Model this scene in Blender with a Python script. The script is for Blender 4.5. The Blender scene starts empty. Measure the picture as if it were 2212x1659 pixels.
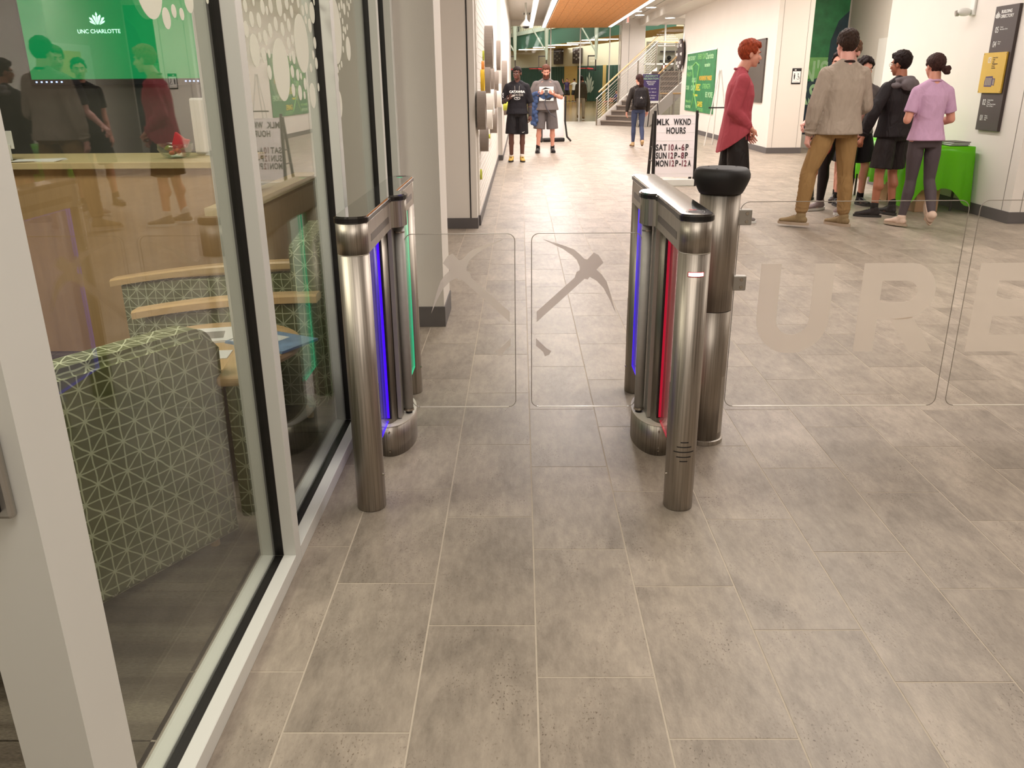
import bpy, bmesh, math, random
from mathutils import Vector, Matrix, Euler
random.seed(7)
PI = math.pi
scn = bpy.context.scene
COL = scn.collection

# ---------------------------------------------------------------- camera, world, exposure, large lights
cam_d = bpy.data.cameras.new('camera')
cam_d.sensor_width = 36.0
cam_d.lens = 36.0 * 1786.9 / 2212.0
cam_d.clip_start = 0.05
cam_d.clip_end = 300
cam = bpy.data.objects.new('camera', cam_d)
COL.objects.link(cam)
cam.matrix_world = Matrix(((0.999926, 0.004193, 0.011404, 0.0),
                           (0.009290, 0.341135, -0.939968, 0.0),
                           (-0.007832, 0.940005, 0.341071, 1.4463),
                           (0, 0, 0, 1)))
scn.camera = cam
world = bpy.data.worlds.new('world')
scn.world = world
world.use_nodes = True
world.node_tree.nodes['Background'].inputs[0].default_value = (1.0, 0.93, 0.85, 1)
world.node_tree.nodes['Background'].inputs[1].default_value = 0.35
scn.view_settings.view_transform = 'Standard'
scn.view_settings.look = 'None'
scn.view_settings.gamma = 1.0
scn.view_settings.use_curve_mapping = False
scn.view_settings.exposure = 0.46
scn.cycles.max_bounces = 8
scn.cycles.diffuse_bounces = 4
scn.cycles.glossy_bounces = 4
scn.cycles.transparent_max_bounces = 24
scn.cycles.caustics_reflective = False
scn.cycles.caustics_refractive = False
scn.cycles.sample_clamp_indirect = 6.0


def area(name, loc, sx, sy, power, color=(1, 0.93, 0.85), rot=(0, 0, 0)):
    l = bpy.data.lights.new(name, 'AREA')
    l.shape = 'RECTANGLE'
    l.size = sx
    l.size_y = sy
    l.energy = power
    l.color = color
    o = bpy.data.objects.new(name, l)
    o.location = loc
    o.rotation_euler = rot
    COL.objects.link(o)
    return o


WARM = (1.0, 0.91, 0.82)
PINK = (1.0, 0.93, 0.90)
area('corridor_strip_light', (0.9, 19.0, 3.42), 0.25, 20.0, 255, PINK)
area('corridor_strip_light', (3.42, 21.0, 3.42), 0.25, 24.0, 320, PINK)
area('corridor_strip_light', (0.35, 21.0, 3.42), 0.12, 18.0, 110, PINK)
area('lobby_panel_light', (2.6, 5.4, 3.66), 1.2, 3.0, 92, (1.0, 0.92, 0.86))
area('lobby_panel_light', (0.3, 0.3, 3.66), 1.6, 3.0, 52, (1.0, 0.94, 0.86))
area('lobby_panel_light', (6.2, 5.5, 3.66), 1.2, 3.0, 85, WARM)
area('recess_light', (6.4, 16.0, 3.6), 0.6, 2.5, 75, WARM)
area('office_light', (-2.3, 2.2, 2.85), 1.2, 1.2, 52, (1.0, 0.93, 0.80))
area('office_light', (-2.2, 5.2, 2.85), 1.2, 0.8, 12, (1.0, 0.93, 0.80))
area('gym_light', (2.0, 48.0, 8.5), 14, 14, 2300, (1.0, 0.95, 0.86))
area('gym_light', (4.0, 70.0, 8.5), 16, 14, 3000, (1.0, 0.95, 0.86))
area('stair_light', (6.5, 33.0, 3.42), 1.5, 2.0, 90, PINK)


# ---------------------------------------------------------------- colours and materials
def lin(c):
    c = c / 255.0
    return c / 12.92 if c <= 0.04045 else ((c + 0.055) / 1.055) ** 2.4


def rgb(r, g, b):
    return (lin(r), lin(g), lin(b), 1.0)


def nmat(name):
    m = bpy.data.materials.new(name)
    m.use_nodes = True
    nt = m.node_tree
    return m, nt, nt.nodes['Principled BSDF']


def N(nt, t, **kw):
    n = nt.nodes.new(t)
    for k, v in kw.items():
        setattr(n, k, v)
    return n


def coords(nt, scale=(1, 1, 1), src='Object'):
    if src == 'Position':
        g = N(nt, 'ShaderNodeNewGeometry')
        s = g.outputs['Position']
    else:
        g = N(nt, 'ShaderNodeTexCoord')
        s = g.outputs[src]
    mp = N(nt, 'ShaderNodeMapping')
    mp.inputs['Scale'].default_value = scale
    nt.links.new(s, mp.inputs['Vector'])
    return mp.outputs[0]


def mat(name, col, rough=0.5, metal=0.0, var=0.06, nscale=8.0, bump=0.0, bscale=60.0, spec=0.5, emit=None, estr=0.0,
        stretch=(1, 1, 1), alpha=1.0, coat=0.0, sheen=0.0):
    m, nt, p = nmat(name)
    p.inputs['Roughness'].default_value = rough
    p.inputs['Metallic'].default_value = metal
    p.inputs['Specular IOR Level'].default_value = spec
    p.inputs['Coat Weight'].default_value = coat
    if sheen:
        p.inputs['Sheen Weight'].default_value = sheen
    vec = coords(nt, stretch)
    n = N(nt, 'ShaderNodeTexNoise')
    n.inputs['Scale'].default_value = nscale
    n.inputs['Detail'].default_value = 5
    nt.links.new(vec, n.inputs['Vector'])
    r = N(nt, 'ShaderNodeValToRGB')
    r.color_ramp.elements[0].position = 0.3
    r.color_ramp.elements[1].position = 0.7
    a = [max(0, min(1, c * (1 - var))) for c in col[:3]]
    b = [max(0, min(1, c * (1 + var))) for c in col[:3]]
    r.color_ramp.elements[0].color = (*a, 1)
    r.color_ramp.elements[1].color = (*b, 1)
    nt.links.new(n.outputs['Fac'], r.inputs[0])
    nt.links.new(r.outputs[0], p.inputs['Base Color'])
    if bump:
        n2 = N(nt, 'ShaderNodeTexNoise')
        n2.inputs['Scale'].default_value = bscale
        n2.inputs['Detail'].default_value = 3
        nt.links.new(vec, n2.inputs['Vector'])
        bm_ = N(nt, 'ShaderNodeBump')
        bm_.inputs['Strength'].default_value = bump
        bm_.inputs['Distance'].default_value = 0.01
        nt.links.new(n2.outputs['Fac'], bm_.inputs['Height'])
        nt.links.new(bm_.outputs[0], p.inputs['Normal'])
    if emit:
        p.inputs['Emission Color'].default_value = emit
        p.inputs['Emission Strength'].default_value = estr
    if alpha < 1:
        p.inputs['Alpha'].default_value = alpha
    return m


M = {}
M['white_wall'] = mat('white_wall', rgb(226, 220, 212), 0.75, var=0.015, nscale=2, bump=0.05, bscale=180)
M['office_wall'] = mat('office_wall', rgb(198, 194, 184), 0.8, var=0.02, nscale=2)
M['office_dark'] = mat('office_dark', rgb(88, 88, 82), 0.7, var=0.05)
M['ceiling'] = mat('ceiling', rgb(224, 218, 210), 0.85, var=0.02)
M['frame_white'] = mat('frame_white', rgb(222, 222, 216), 0.42, var=0.012, nscale=3, spec=0.4)
M['gasket'] = mat('gasket', rgb(22, 18, 16), 0.45, var=0.3, nscale=30, stretch=(1, 1, 1))
M['baseboard'] = mat('baseboard', rgb(92, 88, 88), 0.55, var=0.04)
M['grout'] = mat('grout', rgb(190, 178, 162), 0.85, var=0.06, nscale=40)
M['black_plastic'] = mat('black_plastic', rgb(24, 20, 20), 0.32, var=0.1)
M['black_soft'] = mat('black_soft', rgb(30, 27, 27), 0.6, var=0.12)
M['dark_grey'] = mat('dark_grey', rgb(70, 64, 60), 0.5, var=0.08)
M['rail_steel'] = mat('rail_steel', rgb(190, 184, 172), 0.32, metal=0.9, var=0.08)
M['rod_grey'] = mat('rod_grey', rgb(186, 182, 175), 0.5, metal=0.15, var=0.04, nscale=40)
M['clamp'] = mat('clamp', rgb(176, 172, 165), 0.45, metal=0.8, var=0.04)
M['bolt'] = mat('bolt', rgb(180, 172, 160), 0.25, metal=1.0)
M['maple'] = mat('maple', rgb(214, 178, 128), 0.38, var=0.10, nscale=4, stretch=(2, 2, 14), coat=0.2)
M['maple_top'] = mat('maple_top', rgb(216, 194, 148), 0.4, var=0.07, nscale=4, stretch=(2, 14, 2))
M['maple_panel'] = mat('maple_panel', rgb(190, 154, 108), 0.5, var=0.09, nscale=3, stretch=(8, 8, 1))
M['paper'] = mat('paper', rgb(235, 234, 232), 0.6, var=0.03)
M['paper_blue'] = mat('paper_blue', rgb(120, 150, 185), 0.4, var=0.35, nscale=14)
M['ink'] = mat('ink', rgb(32, 28, 30), 0.6)
M['ink_red'] = mat('ink_red', rgb(118, 52, 68), 0.6)
M['ink_white'] = mat('ink_white', rgb(232, 232, 230), 0.6)
M['ink_grey'] = mat('ink_grey', rgb(150, 146, 140), 0.6)
M['sign_white'] = mat('sign_white', rgb(240, 232, 234), 0.45, var=0.01)
M['sign_dark'] = mat('sign_dark', rgb(66, 56, 54), 0.55, var=0.05)
M['sign_yellow'] = mat('sign_yellow', rgb(205, 168, 60), 0.5, var=0.04)
M['tv_dark'] = mat('tv_dark', rgb(78, 70, 64), 0.35, var=0.05)
M['wood_orange'] = mat('wood_orange', rgb(222, 152, 84), 0.55, var=0.12, nscale=3, stretch=(6, 1, 6))
M['gym_green'] = mat('gym_green', rgb(52, 96, 78), 0.7, var=0.06)
M['pad_green'] = mat('pad_green', rgb(44, 76, 66), 0.6, var=0.1)
M['gym_tan'] = mat('gym_tan', rgb(200, 174, 110), 0.7)
M['gym_wall'] = mat('gym_wall', rgb(206, 202, 182), 0.8, var=0.03)
M['gym_floor'] = mat('gym_floor', rgb(128, 104, 66), 0.14, var=0.2, nscale=3, stretch=(0.4, 3, 1))
M['steel_white'] = mat('steel_white', rgb(182, 194, 182), 0.5)
M['stair_tread'] = mat('stair_tread', rgb(150, 138, 126), 0.7, var=0.05)
M['stair_riser'] = mat('stair_riser', rgb(108, 98, 90), 0.7, var=0.05)
M['ring_grey'] = mat('ring_grey', rgb(142, 130, 120), 0.6, var=0.05)
M['ring_white'] = mat('ring_white', rgb(232, 226, 218), 0.6, var=0.02)
M['ring_yellow'] = mat('ring_yellow', rgb(226, 186, 40), 0.55)
M['ring_orange'] = mat('ring_orange', rgb(232, 150, 70), 0.55)
M['ring_green'] = mat('ring_green', rgb(190, 196, 70), 0.55)
M['cardboard'] = mat('cardboard', rgb(176, 136, 104), 0.8, var=0.06)
M['purple'] = mat('purple', rgb(62, 48, 100), 0.5, var=0.08)
M['poster_green'] = mat('poster_green', rgb(48, 128, 78), 0.45, var=0.25, nscale=5)
M['poster_light'] = mat('poster_light', rgb(124, 190, 110), 0.45, var=0.1)
M['poster_pale'] = mat('poster_pale', rgb(170, 215, 165), 0.45, var=0.1)
M['poster_yellow'] = mat('poster_yellow', rgb(228, 210, 60), 0.45, var=0.1)
M['poster_orange'] = mat('poster_orange', rgb(226, 178, 60), 0.45, var=0.1)
M['red'] = mat('red', rgb(196, 44, 50), 0.35, var=0.25, nscale=20)
M['candy_green'] = mat('candy_green', rgb(110, 150, 60), 0.4, var=0.3, nscale=30)
M['candy_orange'] = mat('candy_orange', rgb(220, 120, 80), 0.4, var=0.3, nscale=30)
M['light_emit'] = mat('light_emit', rgb(255, 250, 240), 0.5, emit=(1.0, 0.96, 0.9, 1), estr=5.0)
M['gym_emit'] = mat('gym_emit', rgb(255, 250, 240), 0.5, emit=(1.0, 0.97, 0.9, 1), estr=5.0)
M['led_blue'] = mat('led_blue', rgb(40, 10, 220), 0.4, emit=(0.045, 0.0, 0.80, 1), estr=1.0)
M['led_green'] = mat('led_green', rgb(0, 190, 120), 0.4, emit=(0.0, 0.62, 0.30, 1), estr=0.75)
M['led_red'] = mat('led_red', rgb(200, 10, 40), 0.4, emit=(0.62, 0.008, 0.05, 1), estr=0.28)
M['led_bar'] = mat('led_bar', rgb(255, 240, 225), 0.4, emit=(1.0, 0.82, 0.7, 1), estr=5.0)
M['led_cyan'] = mat('led_cyan', rgb(120, 160, 240), 0.4, emit=(0.4, 0.5, 1.0, 1), estr=2.0)
M['screen_green'] = mat('screen_green', rgb(10, 120, 60), 0.3, var=0.25, nscale=1.5, emit=(0.0, 0.28, 0.085, 1), estr=0.55)
M['screen_logo'] = mat('screen_logo', rgb(220, 255, 235), 0.3, emit=(0.55, 0.95, 0.8, 1), estr=1.1)
M['lanyard'] = mat('lanyard', rgb(60, 62, 74), 0.6)
M['boots_sole'] = mat('boots_sole', rgb(180, 160, 140), 0.7)


def steel(name, col, rough=0.40):
    m, nt, p = nmat(name)
    p.inputs['Metallic'].default_value = 1.0
    vec = coords(nt, (1, 1, 0.015))
    n = N(nt, 'ShaderNodeTexNoise')
    n.inputs['Scale'].default_value = 210
    n.inputs['Detail'].default_value = 4
    nt.links.new(vec, n.inputs['Vector'])
    r = N(nt, 'ShaderNodeValToRGB')
    r.color_ramp.elements[0].color = tuple(c * 0.66 for c in col[:3]) + (1,)
    r.color_ramp.elements[1].color = col
    r.color_ramp.elements[0].position = 0.36
    r.color_ramp.elements[1].position = 0.62
    nt.links.new(n.outputs['Fac'], r.inputs[0])
    nt.links.new(r.outputs[0], p.inputs['Base Color'])
    mr = N(nt, 'ShaderNodeMapRange')
    mr.inputs[3].default_value = rough - 0.06
    mr.inputs[4].default_value = rough + 0.10
    nt.links.new(n.outputs['Fac'], mr.inputs[0])
    nt.links.new(mr.outputs[0], p.inputs['Roughness'])
    vec2 = coords(nt, (1, 1, 14))
    n2 = N(nt, 'ShaderNodeTexNoise')
    n2.inputs['Scale'].default_value = 50
    n2.inputs['Detail'].default_value = 3
    nt.links.new(vec2, n2.inputs['Vector'])
    b = N(nt, 'ShaderNodeBump')
    b.inputs['Strength'].default_value = 0.04
    b.inputs['Distance'].default_value = 0.002
    nt.links.new(n2.outputs['Fac'], b.inputs['Height'])
    nt.links.new(b.outputs[0], p.inputs['Normal'])
    return m


M['steel'] = steel('brushed_steel', (0.42, 0.375, 0.325, 1))
M['steel_flat'] = steel('brushed_steel_flat', (0.52, 0.48, 0.43, 1), 0.40)
M['lid_glass'] = mat('lid_glass', rgb(34, 33, 32), 0.04, var=0.02, spec=0.9, coat=1.0)


def pane_mat(name, tint=(0.96, 0.98, 0.96, 1), f0=0.04):
    """clear glass sheet: transparent with an angle-dependent mirror reflection (same for every ray)"""
    m = bpy.data.materials.new(name)
    m.use_nodes = True
    nt = m.node_tree
    nt.nodes.clear()
    g = N(nt, 'ShaderNodeNewGeometry')
    d = N(nt, 'ShaderNodeVectorMath', operation='DOT_PRODUCT')
    nt.links.new(g.outputs['Normal'], d.inputs[0])
    nt.links.new(g.outputs['Incoming'], d.inputs[1])
    a = N(nt, 'ShaderNodeMath', operation='ABSOLUTE')
    nt.links.new(d.outputs['Value'], a.inputs[0])
    s = N(nt, 'ShaderNodeMath', operation='SUBTRACT')
    s.inputs[0].default_value = 1.0
    nt.links.new(a.outputs[0], s.inputs[1])
    pw = N(nt, 'ShaderNodeMath', operation='POWER')
    nt.links.new(s.outputs[0], pw.inputs[0])
    pw.inputs[1].default_value = 5.0
    ma = N(nt, 'ShaderNodeMath', operation='MULTIPLY_ADD')
    nt.links.new(pw.outputs[0], ma.inputs[0])
    ma.inputs[1].default_value = 1.0 - f0
    ma.inputs[2].default_value = f0
    tr = N(nt, 'ShaderNodeBsdfTransparent')
    tr.inputs[0].default_value = tint
    gl = N(nt, 'ShaderNodeBsdfGlossy')
    gl.inputs['Roughness'].default_value = 0.0
    mx = N(nt, 'ShaderNodeMixShader')
    nt.links.new(ma.outputs[0], mx.inputs[0])
    nt.links.new(tr.outputs[0], mx.inputs[1])
    nt.links.new(gl.outputs[0], mx.inputs[2])
    o = N(nt, 'ShaderNodeOutputMaterial')
    nt.links.new(mx.outputs[0], o.inputs[0])
    return m


def glow_pane(name, c):
    """edge-lit light guide: clear sheet that gives off a little of the strip's colour"""
    m = pane_mat(name, (0.93, 0.93, 0.94, 1), 0.05)
    nt = m.node_tree
    out = [n for n in nt.nodes if n.type == 'OUTPUT_MATERIAL'][0]
    src = out.inputs[0].links[0].from_socket
    em = N(nt, 'ShaderNodeEmission')
    em.inputs[0].default_value = (*c, 1)
    em.inputs[1].default_value = 0.075
    ad = N(nt, 'ShaderNodeAddShader')
    nt.links.new(src, ad.inputs[0])
    nt.links.new(em.outputs[0], ad.inputs[1])
    nt.links.new(ad.outputs[0], out.inputs[0])
    return m


M['glass'] = pane_mat('window_glass', (0.93, 0.95, 0.92, 1), 0.055)
M['far_glass'] = pane_mat('far_glass', (0.97, 0.98, 0.97, 1), 0.006)
M['gate_glass'] = pane_mat('gate_glass', (0.985, 0.985, 0.98, 1), 0.02)
M['glass_edge'] = mat('glass_edge', rgb(176, 168, 156), 0.15, var=0.25, nscale=3, spec=0.8)
M['edge_bright'] = mat('edge_bright', rgb(236, 228, 214), 0.3, var=0.04)
for nm_, c_ in (('led_blue', (0.10, 0.03, 0.9)), ('led_green', (0.0, 0.6, 0.3)), ('led_red', (0.6, 0.02, 0.06))):
    M[nm_ + '_panel'] = glow_pane(nm_ + '_panel', c_)
M['bowl_glass'] = pane_mat('bowl_glass', (0.93, 0.96, 0.94, 1), 0.10)


def film_mat(name, col, a):
    m = bpy.data.materials.new(name)
    m.use_nodes = True
    nt = m.node_tree
    nt.nodes.clear()
    d = N(nt, 'ShaderNodeBsdfDiffuse')
    d.inputs[0].default_value = col
    t2 = N(nt, 'ShaderNodeBsdfTranslucent')
    t2.inputs[0].default_value = col
    m1 = N(nt, 'ShaderNodeMixShader')
    m1.inputs[0].default_value = 0.35
    nt.links.new(d.outputs[0], m1.inputs[1])
    nt.links.new(t2.outputs[0], m1.inputs[2])
    tr = N(nt, 'ShaderNodeBsdfTransparent')
    mx = N(nt, 'ShaderNodeMixShader')
    mx.inputs[0].default_value = a
    nt.links.new(tr.outputs[0], mx.inputs[1])
    nt.links.new(m1.outputs[0], mx.inputs[2])
    o = N(nt, 'ShaderNodeOutputMaterial')
    nt.links.new(mx.outputs[0], o.inputs[0])
    return m


M['frost'] = film_mat('frosted_film', rgb(252, 244, 234), 0.6)
M['frost_grey'] = film_mat('frosted_film_grey', rgb(238, 228, 222), 0.6)
M['dot_film'] = film_mat('dot_film', rgb(250, 249, 240), 0.96)


def tile_mat():
    m, nt, p = nmat('porcelain_tile')
    oi = N(nt, 'ShaderNodeObjectInfo')
    g = N(nt, 'ShaderNodeNewGeometry')
    add = N(nt, 'ShaderNodeMath', operation='ADD')
    nt.links.new(oi.outputs['Random'], add.inputs[0])
    nt.links.new(g.outputs['Random Per Island'], add.inputs[1])
    sc = N(nt, 'ShaderNodeMath', operation='MULTIPLY')
    nt.links.new(add.outputs[0], sc.inputs[0])
    sc.inputs[1].default_value = 37.0
    mp = N(nt, 'ShaderNodeMapping')
    mp.inputs['Scale'].default_value = (1.5, 0.8, 1)
    nt.links.new(g.outputs['Position'], mp.inputs['Vector'])
    n1 = N(nt, 'ShaderNodeTexNoise', noise_dimensions='4D')
    n1.inputs['Scale'].default_value = 3.2
    n1.inputs['Detail'].default_value = 8
    n1.inputs['Roughness'].default_value = 0.62
    n1.inputs['Distortion'].default_value = 0.5
    nt.links.new(mp.outputs[0], n1.inputs['Vector'])
    nt.links.new(sc.outputs[0], n1.inputs['W'])
    r = N(nt, 'ShaderNodeValToRGB')
    r.color_ramp.elements[0].position = 0.34
    r.color_ramp.elements[0].color = rgb(122, 112, 101)
    r.color_ramp.elements[1].position = 0.66
    r.color_ramp.elements[1].color = rgb(182, 169, 154)
    mp2 = N(nt, 'ShaderNodeMapping')
    mp2.inputs['Scale'].default_value = (34, 11, 1)
    nt.links.new(g.outputs['Position'], mp2.inputs['Vector'])
    n4 = N(nt, 'ShaderNodeTexNoise')
    n4.inputs['Scale'].default_value = 1.0
    n4.inputs['Detail'].default_value = 9
    n4.inputs['Roughness'].default_value = 0.75
    nt.links.new(mp2.outputs[0], n4.inputs['Vector'])
    mixf = N(nt, 'ShaderNodeMix', data_type='FLOAT')
    mixf.inputs[0].default_value = 0.45
    nt.links.new(n1.outputs['Fac'], mixf.inputs[2])
    nt.links.new(n4.outputs['Fac'], mixf.inputs[3])
    nt.links.new(mixf.outputs[0], r.inputs[0])
    # small pits and pale flecks, clustered
    n2 = N(nt, 'ShaderNodeTexNoise')
    n2.inputs['Scale'].default_value = 120
    n2.inputs['Detail'].default_value = 2
    nt.links.new(mp.outputs[0], n2.inputs['Vector'])
    n3 = N(nt, 'ShaderNodeTexNoise', noise_dimensions='4D')
    n3.inputs['Scale'].default_value = 7
    n3.inputs['Detail'].default_value = 4
    nt.links.new(mp.outputs[0], n3.inputs['Vector'])
    nt.links.new(sc.outputs[0], n3.inputs['W'])
    c2 = N(nt, 'ShaderNodeMapRange')
    c2.inputs[1].default_value = 0.60
    c2.inputs[2].default_value = 0.68
    nt.links.new(n2.outputs['Fac'], c2.inputs[0])
    c3 = N(nt, 'ShaderNodeMapRange')
    c3.inputs[1].default_value = 0.46
    c3.inputs[2].default_value = 0.66
    nt.links.new(n3.outputs['Fac'], c3.inputs[0])
    mu = N(nt, 'ShaderNodeMath', operation='MULTIPLY')
    nt.links.new(c2.outputs[0], mu.inputs[0])
    nt.links.new(c3.outputs[0], mu.inputs[1])
    mx = N(nt, 'ShaderNodeMix', data_type='RGBA')
    nt.links.new(mu.outputs[0], mx.inputs['Factor'])
    nt.links.new(r.outputs[0], mx.inputs['A'])
    mx.inputs['B'].default_value = rgb(96, 82, 68)
    # per-tile tone
    fr = N(nt, 'ShaderNodeMath', operation='FRACT')
    nt.links.new(add.outputs[0], fr.inputs[0])
    mr = N(nt, 'ShaderNodeMapRange')
    mr.inputs[3].default_value = 0.90
    mr.inputs[4].default_value = 1.08
    nt.links.new(fr.outputs[0], mr.inputs[0])
    hs = N(nt, 'ShaderNodeHueSaturation')
    nt.links.new(mr.outputs[0], hs.inputs['Value'])
    nt.links.new(mx.outputs['Result'], hs.inputs['Color'])
    nt.links.new(hs.outputs[0], p.inputs['Base Color'])
    p.inputs['Roughness'].default_value = 0.42
    p.inputs['Specular IOR Level'].default_value = 0.45
    b = N(nt, 'ShaderNodeBump')
    b.inputs['Strength'].default_value = 0.12
    b.inputs['Distance'].default_value = 0.003
    nt.links.new(n2.outputs['Fac'], b.inputs['Height'])
    nt.links.new(b.outputs[0], p.inputs['Normal'])
    return m


M['tile'] = tile_mat()


def carpet_mat():
    m, nt, p = nmat('striped_carpet')
    vec = coords(nt, (0.12, 3.2, 1), 'Position')
    n1 = N(nt, 'ShaderNodeTexNoise')
    n1.inputs['Scale'].default_value = 3.0
    n1.inputs['Detail'].default_value = 5
    nt.links.new(vec, n1.inputs['Vector'])
    r = N(nt, 'ShaderNodeValToRGB')
    r.color_ramp.elements[0].position = 0.35
    r.color_ramp.elements[0].color = rgb(74, 66, 56)
    r.color_ramp.elements[1].position = 0.66
    r.color_ramp.elements[1].color = rgb(122, 114, 100)
    nt.links.new(n1.outputs['Fac'], r.inputs[0])
    vec2 = coords(nt, (30, 160, 1), 'Position')
    n2 = N(nt, 'ShaderNodeTexNoise')
    n2.inputs['Scale'].default_value = 2.5
    nt.links.new(vec2, n2.inputs['Vector'])
    mx = N(nt, 'ShaderNodeMix', data_type='RGBA', blend_type='OVERLAY')
    mx.inputs['Factor'].default_value = 0.7
    nt.links.new(r.outputs[0], mx.inputs['A'])
    nt.links.new(n2.outputs['Fac'], mx.inputs['B'])
    nt.links.new(mx.outputs['Result'], p.inputs['Base Color'])
    b = N(nt, 'ShaderNodeBump')
    b.inputs['Strength'].default_value = 0.6
    b.inputs['Distance'].default_value = 0.004
    nt.links.new(n2.outputs['Fac'], b.inputs['Height'])
    nt.links.new(b.outputs[0], p.inputs['Normal'])
    p.inputs['Roughness'].default_value = 0.95
    p.inputs['Specular IOR Level'].default_value = 0.1
    return m


M['carpet'] = carpet_mat()


def fabric_mat():
    """olive upholstery with pale crossing lines, laid out on the UV map in metres"""
    m, nt, p = nmat('star_lattice_fabric')
    tc = N(nt, 'ShaderNodeUVMap')
    nz = N(nt, 'ShaderNodeTexNoise')
    nz.inputs['Scale'].default_value = 14
    nt.links.new(tc.outputs[0], nz.inputs['Vector'])
    sb = N(nt, 'ShaderNodeVectorMath', operation='SUBTRACT')
    nt.links.new(nz.outputs['Color'], sb.inputs[0])
    sb.inputs[1].default_value = (0.5, 0.5, 0.5)
    scv = N(nt, 'ShaderNodeVectorMath', operation='SCALE')
    nt.links.new(sb.outputs[0], scv.inputs[0])
    scv.inputs['Scale'].default_value = 0.014
    ad = N(nt, 'ShaderNodeVectorMath', operation='ADD')
    nt.links.new(tc.outputs[0], ad.inputs[0])
    nt.links.new(scv.outputs[0], ad.inputs[1])
    sx = N(nt, 'ShaderNodeSeparateXYZ')
    nt.links.new(ad.outputs[0], sx.inputs[0])
    cell = 0.047

    def mth(op, a, b=None, c=None):
        n = N(nt, 'ShaderNodeMath', operation=op)
        for i, v in enumerate((a, b, c)):
            if v is None:
                continue
            if isinstance(v, (int, float)):
                n.inputs[i].default_value = v
            else:
                nt.links.new(v, n.inputs[i])
        return n.outputs[0]

    u = mth('DIVIDE', sx.outputs[0], cell)
    v = mth('DIVIDE', sx.outputs[1], cell)
    lines = None
    for s in (u, v, mth('MULTIPLY', mth('ADD', u, v), 0.5), mth('MULTIPLY', mth('SUBTRACT', u, v), 0.5)):
        f = mth('FRACT', s)
        d = mth('ABSOLUTE', mth('SUBTRACT', f, 0.5))
        l = mth('GREATER_THAN', d, 0.455 if s in (u, v) else 0.468)
        lines = l if lines is None else mth('MAXIMUM', lines, l)
    mx = N(nt, 'ShaderNodeMix', data_type='RGBA')
    nt.links.new(lines, mx.inputs['Factor'])
    mx.inputs['A'].default_value = rgb(98, 102, 66)
    mx.inputs['B'].default_value = rgb(188, 192, 160)
    nt.links.new(mx.outputs['Result'], p.inputs['Base Color'])
    p.inputs['Roughness'].default_value = 0.85
    p.inputs['Specular IOR Level'].default_value = 0.2
    return m


M['fabric'] = fabric_mat()


def cloth(name, col, rough=0.85, fold=0.5, var=0.08, stretch=(1, 1, 0.45), fscale=9):
    m, nt, p = nmat(name)
    p.inputs['Roughness'].default_value = rough
    p.inputs['Specular IOR Level'].default_value = 0.25
    vec = coords(nt, stretch, 'Position')
    n = N(nt, 'ShaderNodeTexNoise')
    n.inputs['Scale'].default_value = 30
    n.inputs['Detail'].default_value = 6
    nt.links.new(vec, n.inputs['Vector'])
    mx = N(nt, 'ShaderNodeMix', data_type='RGBA')
    mx.inputs['A'].default_value = tuple(c * (1 - var) for c in col[:3]) + (1,)
    mx.inputs['B'].default_value = tuple(min(1, c * (1 + var)) for c in col[:3]) + (1,)
    nt.links.new(n.outputs['Fac'], mx.inputs['Factor'])
    nt.links.new(mx.outputs['Result'], p.inputs['Base Color'])
    n2 = N(nt, 'ShaderNodeTexNoise')
    n2.inputs['Scale'].default_value = fscale
    n2.inputs['Detail'].default_value = 2
    n2.inputs['Distortion'].default_value = 1.2
    nt.links.new(vec, n2.inputs['Vector'])
    b = N(nt, 'ShaderNodeBump')
    b.inputs['Strength'].default_value = fold
    b.inputs['Distance'].default_value = 0.03
    nt.links.new(n2.outputs['Fac'], b.inputs['Height'])
    nt.links.new(b.outputs[0], p.inputs['Normal'])
    return m


def skin(name, col):
    m, nt, p = nmat(name)
    vec = coords(nt, (1, 1, 1), 'Position')
    n = N(nt, 'ShaderNodeTexNoise')
    n.inputs['Scale'].default_value = 18
    n.inputs['Detail'].default_value = 4
    nt.links.new(vec, n.inputs['Vector'])
    mx = N(nt, 'ShaderNodeMix', data_type='RGBA')
    mx.inputs['A'].default_value = tuple(c * 0.88 for c in col[:3]) + (1,)
    mx.inputs['B'].default_value = tuple(min(1, c * 1.08) for c in col[:3]) + (1,)
    nt.links.new(n.outputs['Fac'], mx.inputs['Factor'])
    nt.links.new(mx.outputs['Result'], p.inputs['Base Color'])
    p.inputs['Roughness'].default_value = 0.5
    p.inputs['Subsurface Weight'].default_value = 0.0
    return m


def hairm(name, col):
    return mat(name, col, 0.6, var=0.4, nscale=60, bump=0.9, bscale=90, stretch=(1, 1, 0.5), spec=0.15)


# ---------------------------------------------------------------- mesh helpers
def link(name, bm, m, parent=None, smooth=False, **props):
    me = bpy.data.meshes.new(name)
    bm.normal_update()
    bm.to_mesh(me)
    bm.free()
    if smooth:
        for p in me.polygons:
            p.use_smooth = True
    if m is not None:
        me.materials.append(M[m] if isinstance(m, str) else m)
    o = bpy.data.objects.new(name, me)
    COL.objects.link(o)
    if parent is not None:
        o.parent = parent
    for k, v in props.items():
        o[k] = v
    return o


def thing(name, label, cat, loc=(0, 0, 0), rz=0.0, group=None):
    o = bpy.data.objects.new(name, None)
    o.empty_display_size = 0.1
    o.location = loc
    o.rotation_euler = (0, 0, rz)
    COL.objects.link(o)
    o['label'] = label
    o['category'] = cat
    if group:
        o['group'] = group
    return o


def tag(o, label, cat, group=None):
    o['label'] = label
    o['category'] = cat
    if group:
        o['group'] = group
    return o


def struct(name, bm, m, parent=None):
    o = link(name, bm, m, parent)
    if parent is None:
        o['kind'] = 'structure'
    return o


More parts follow.
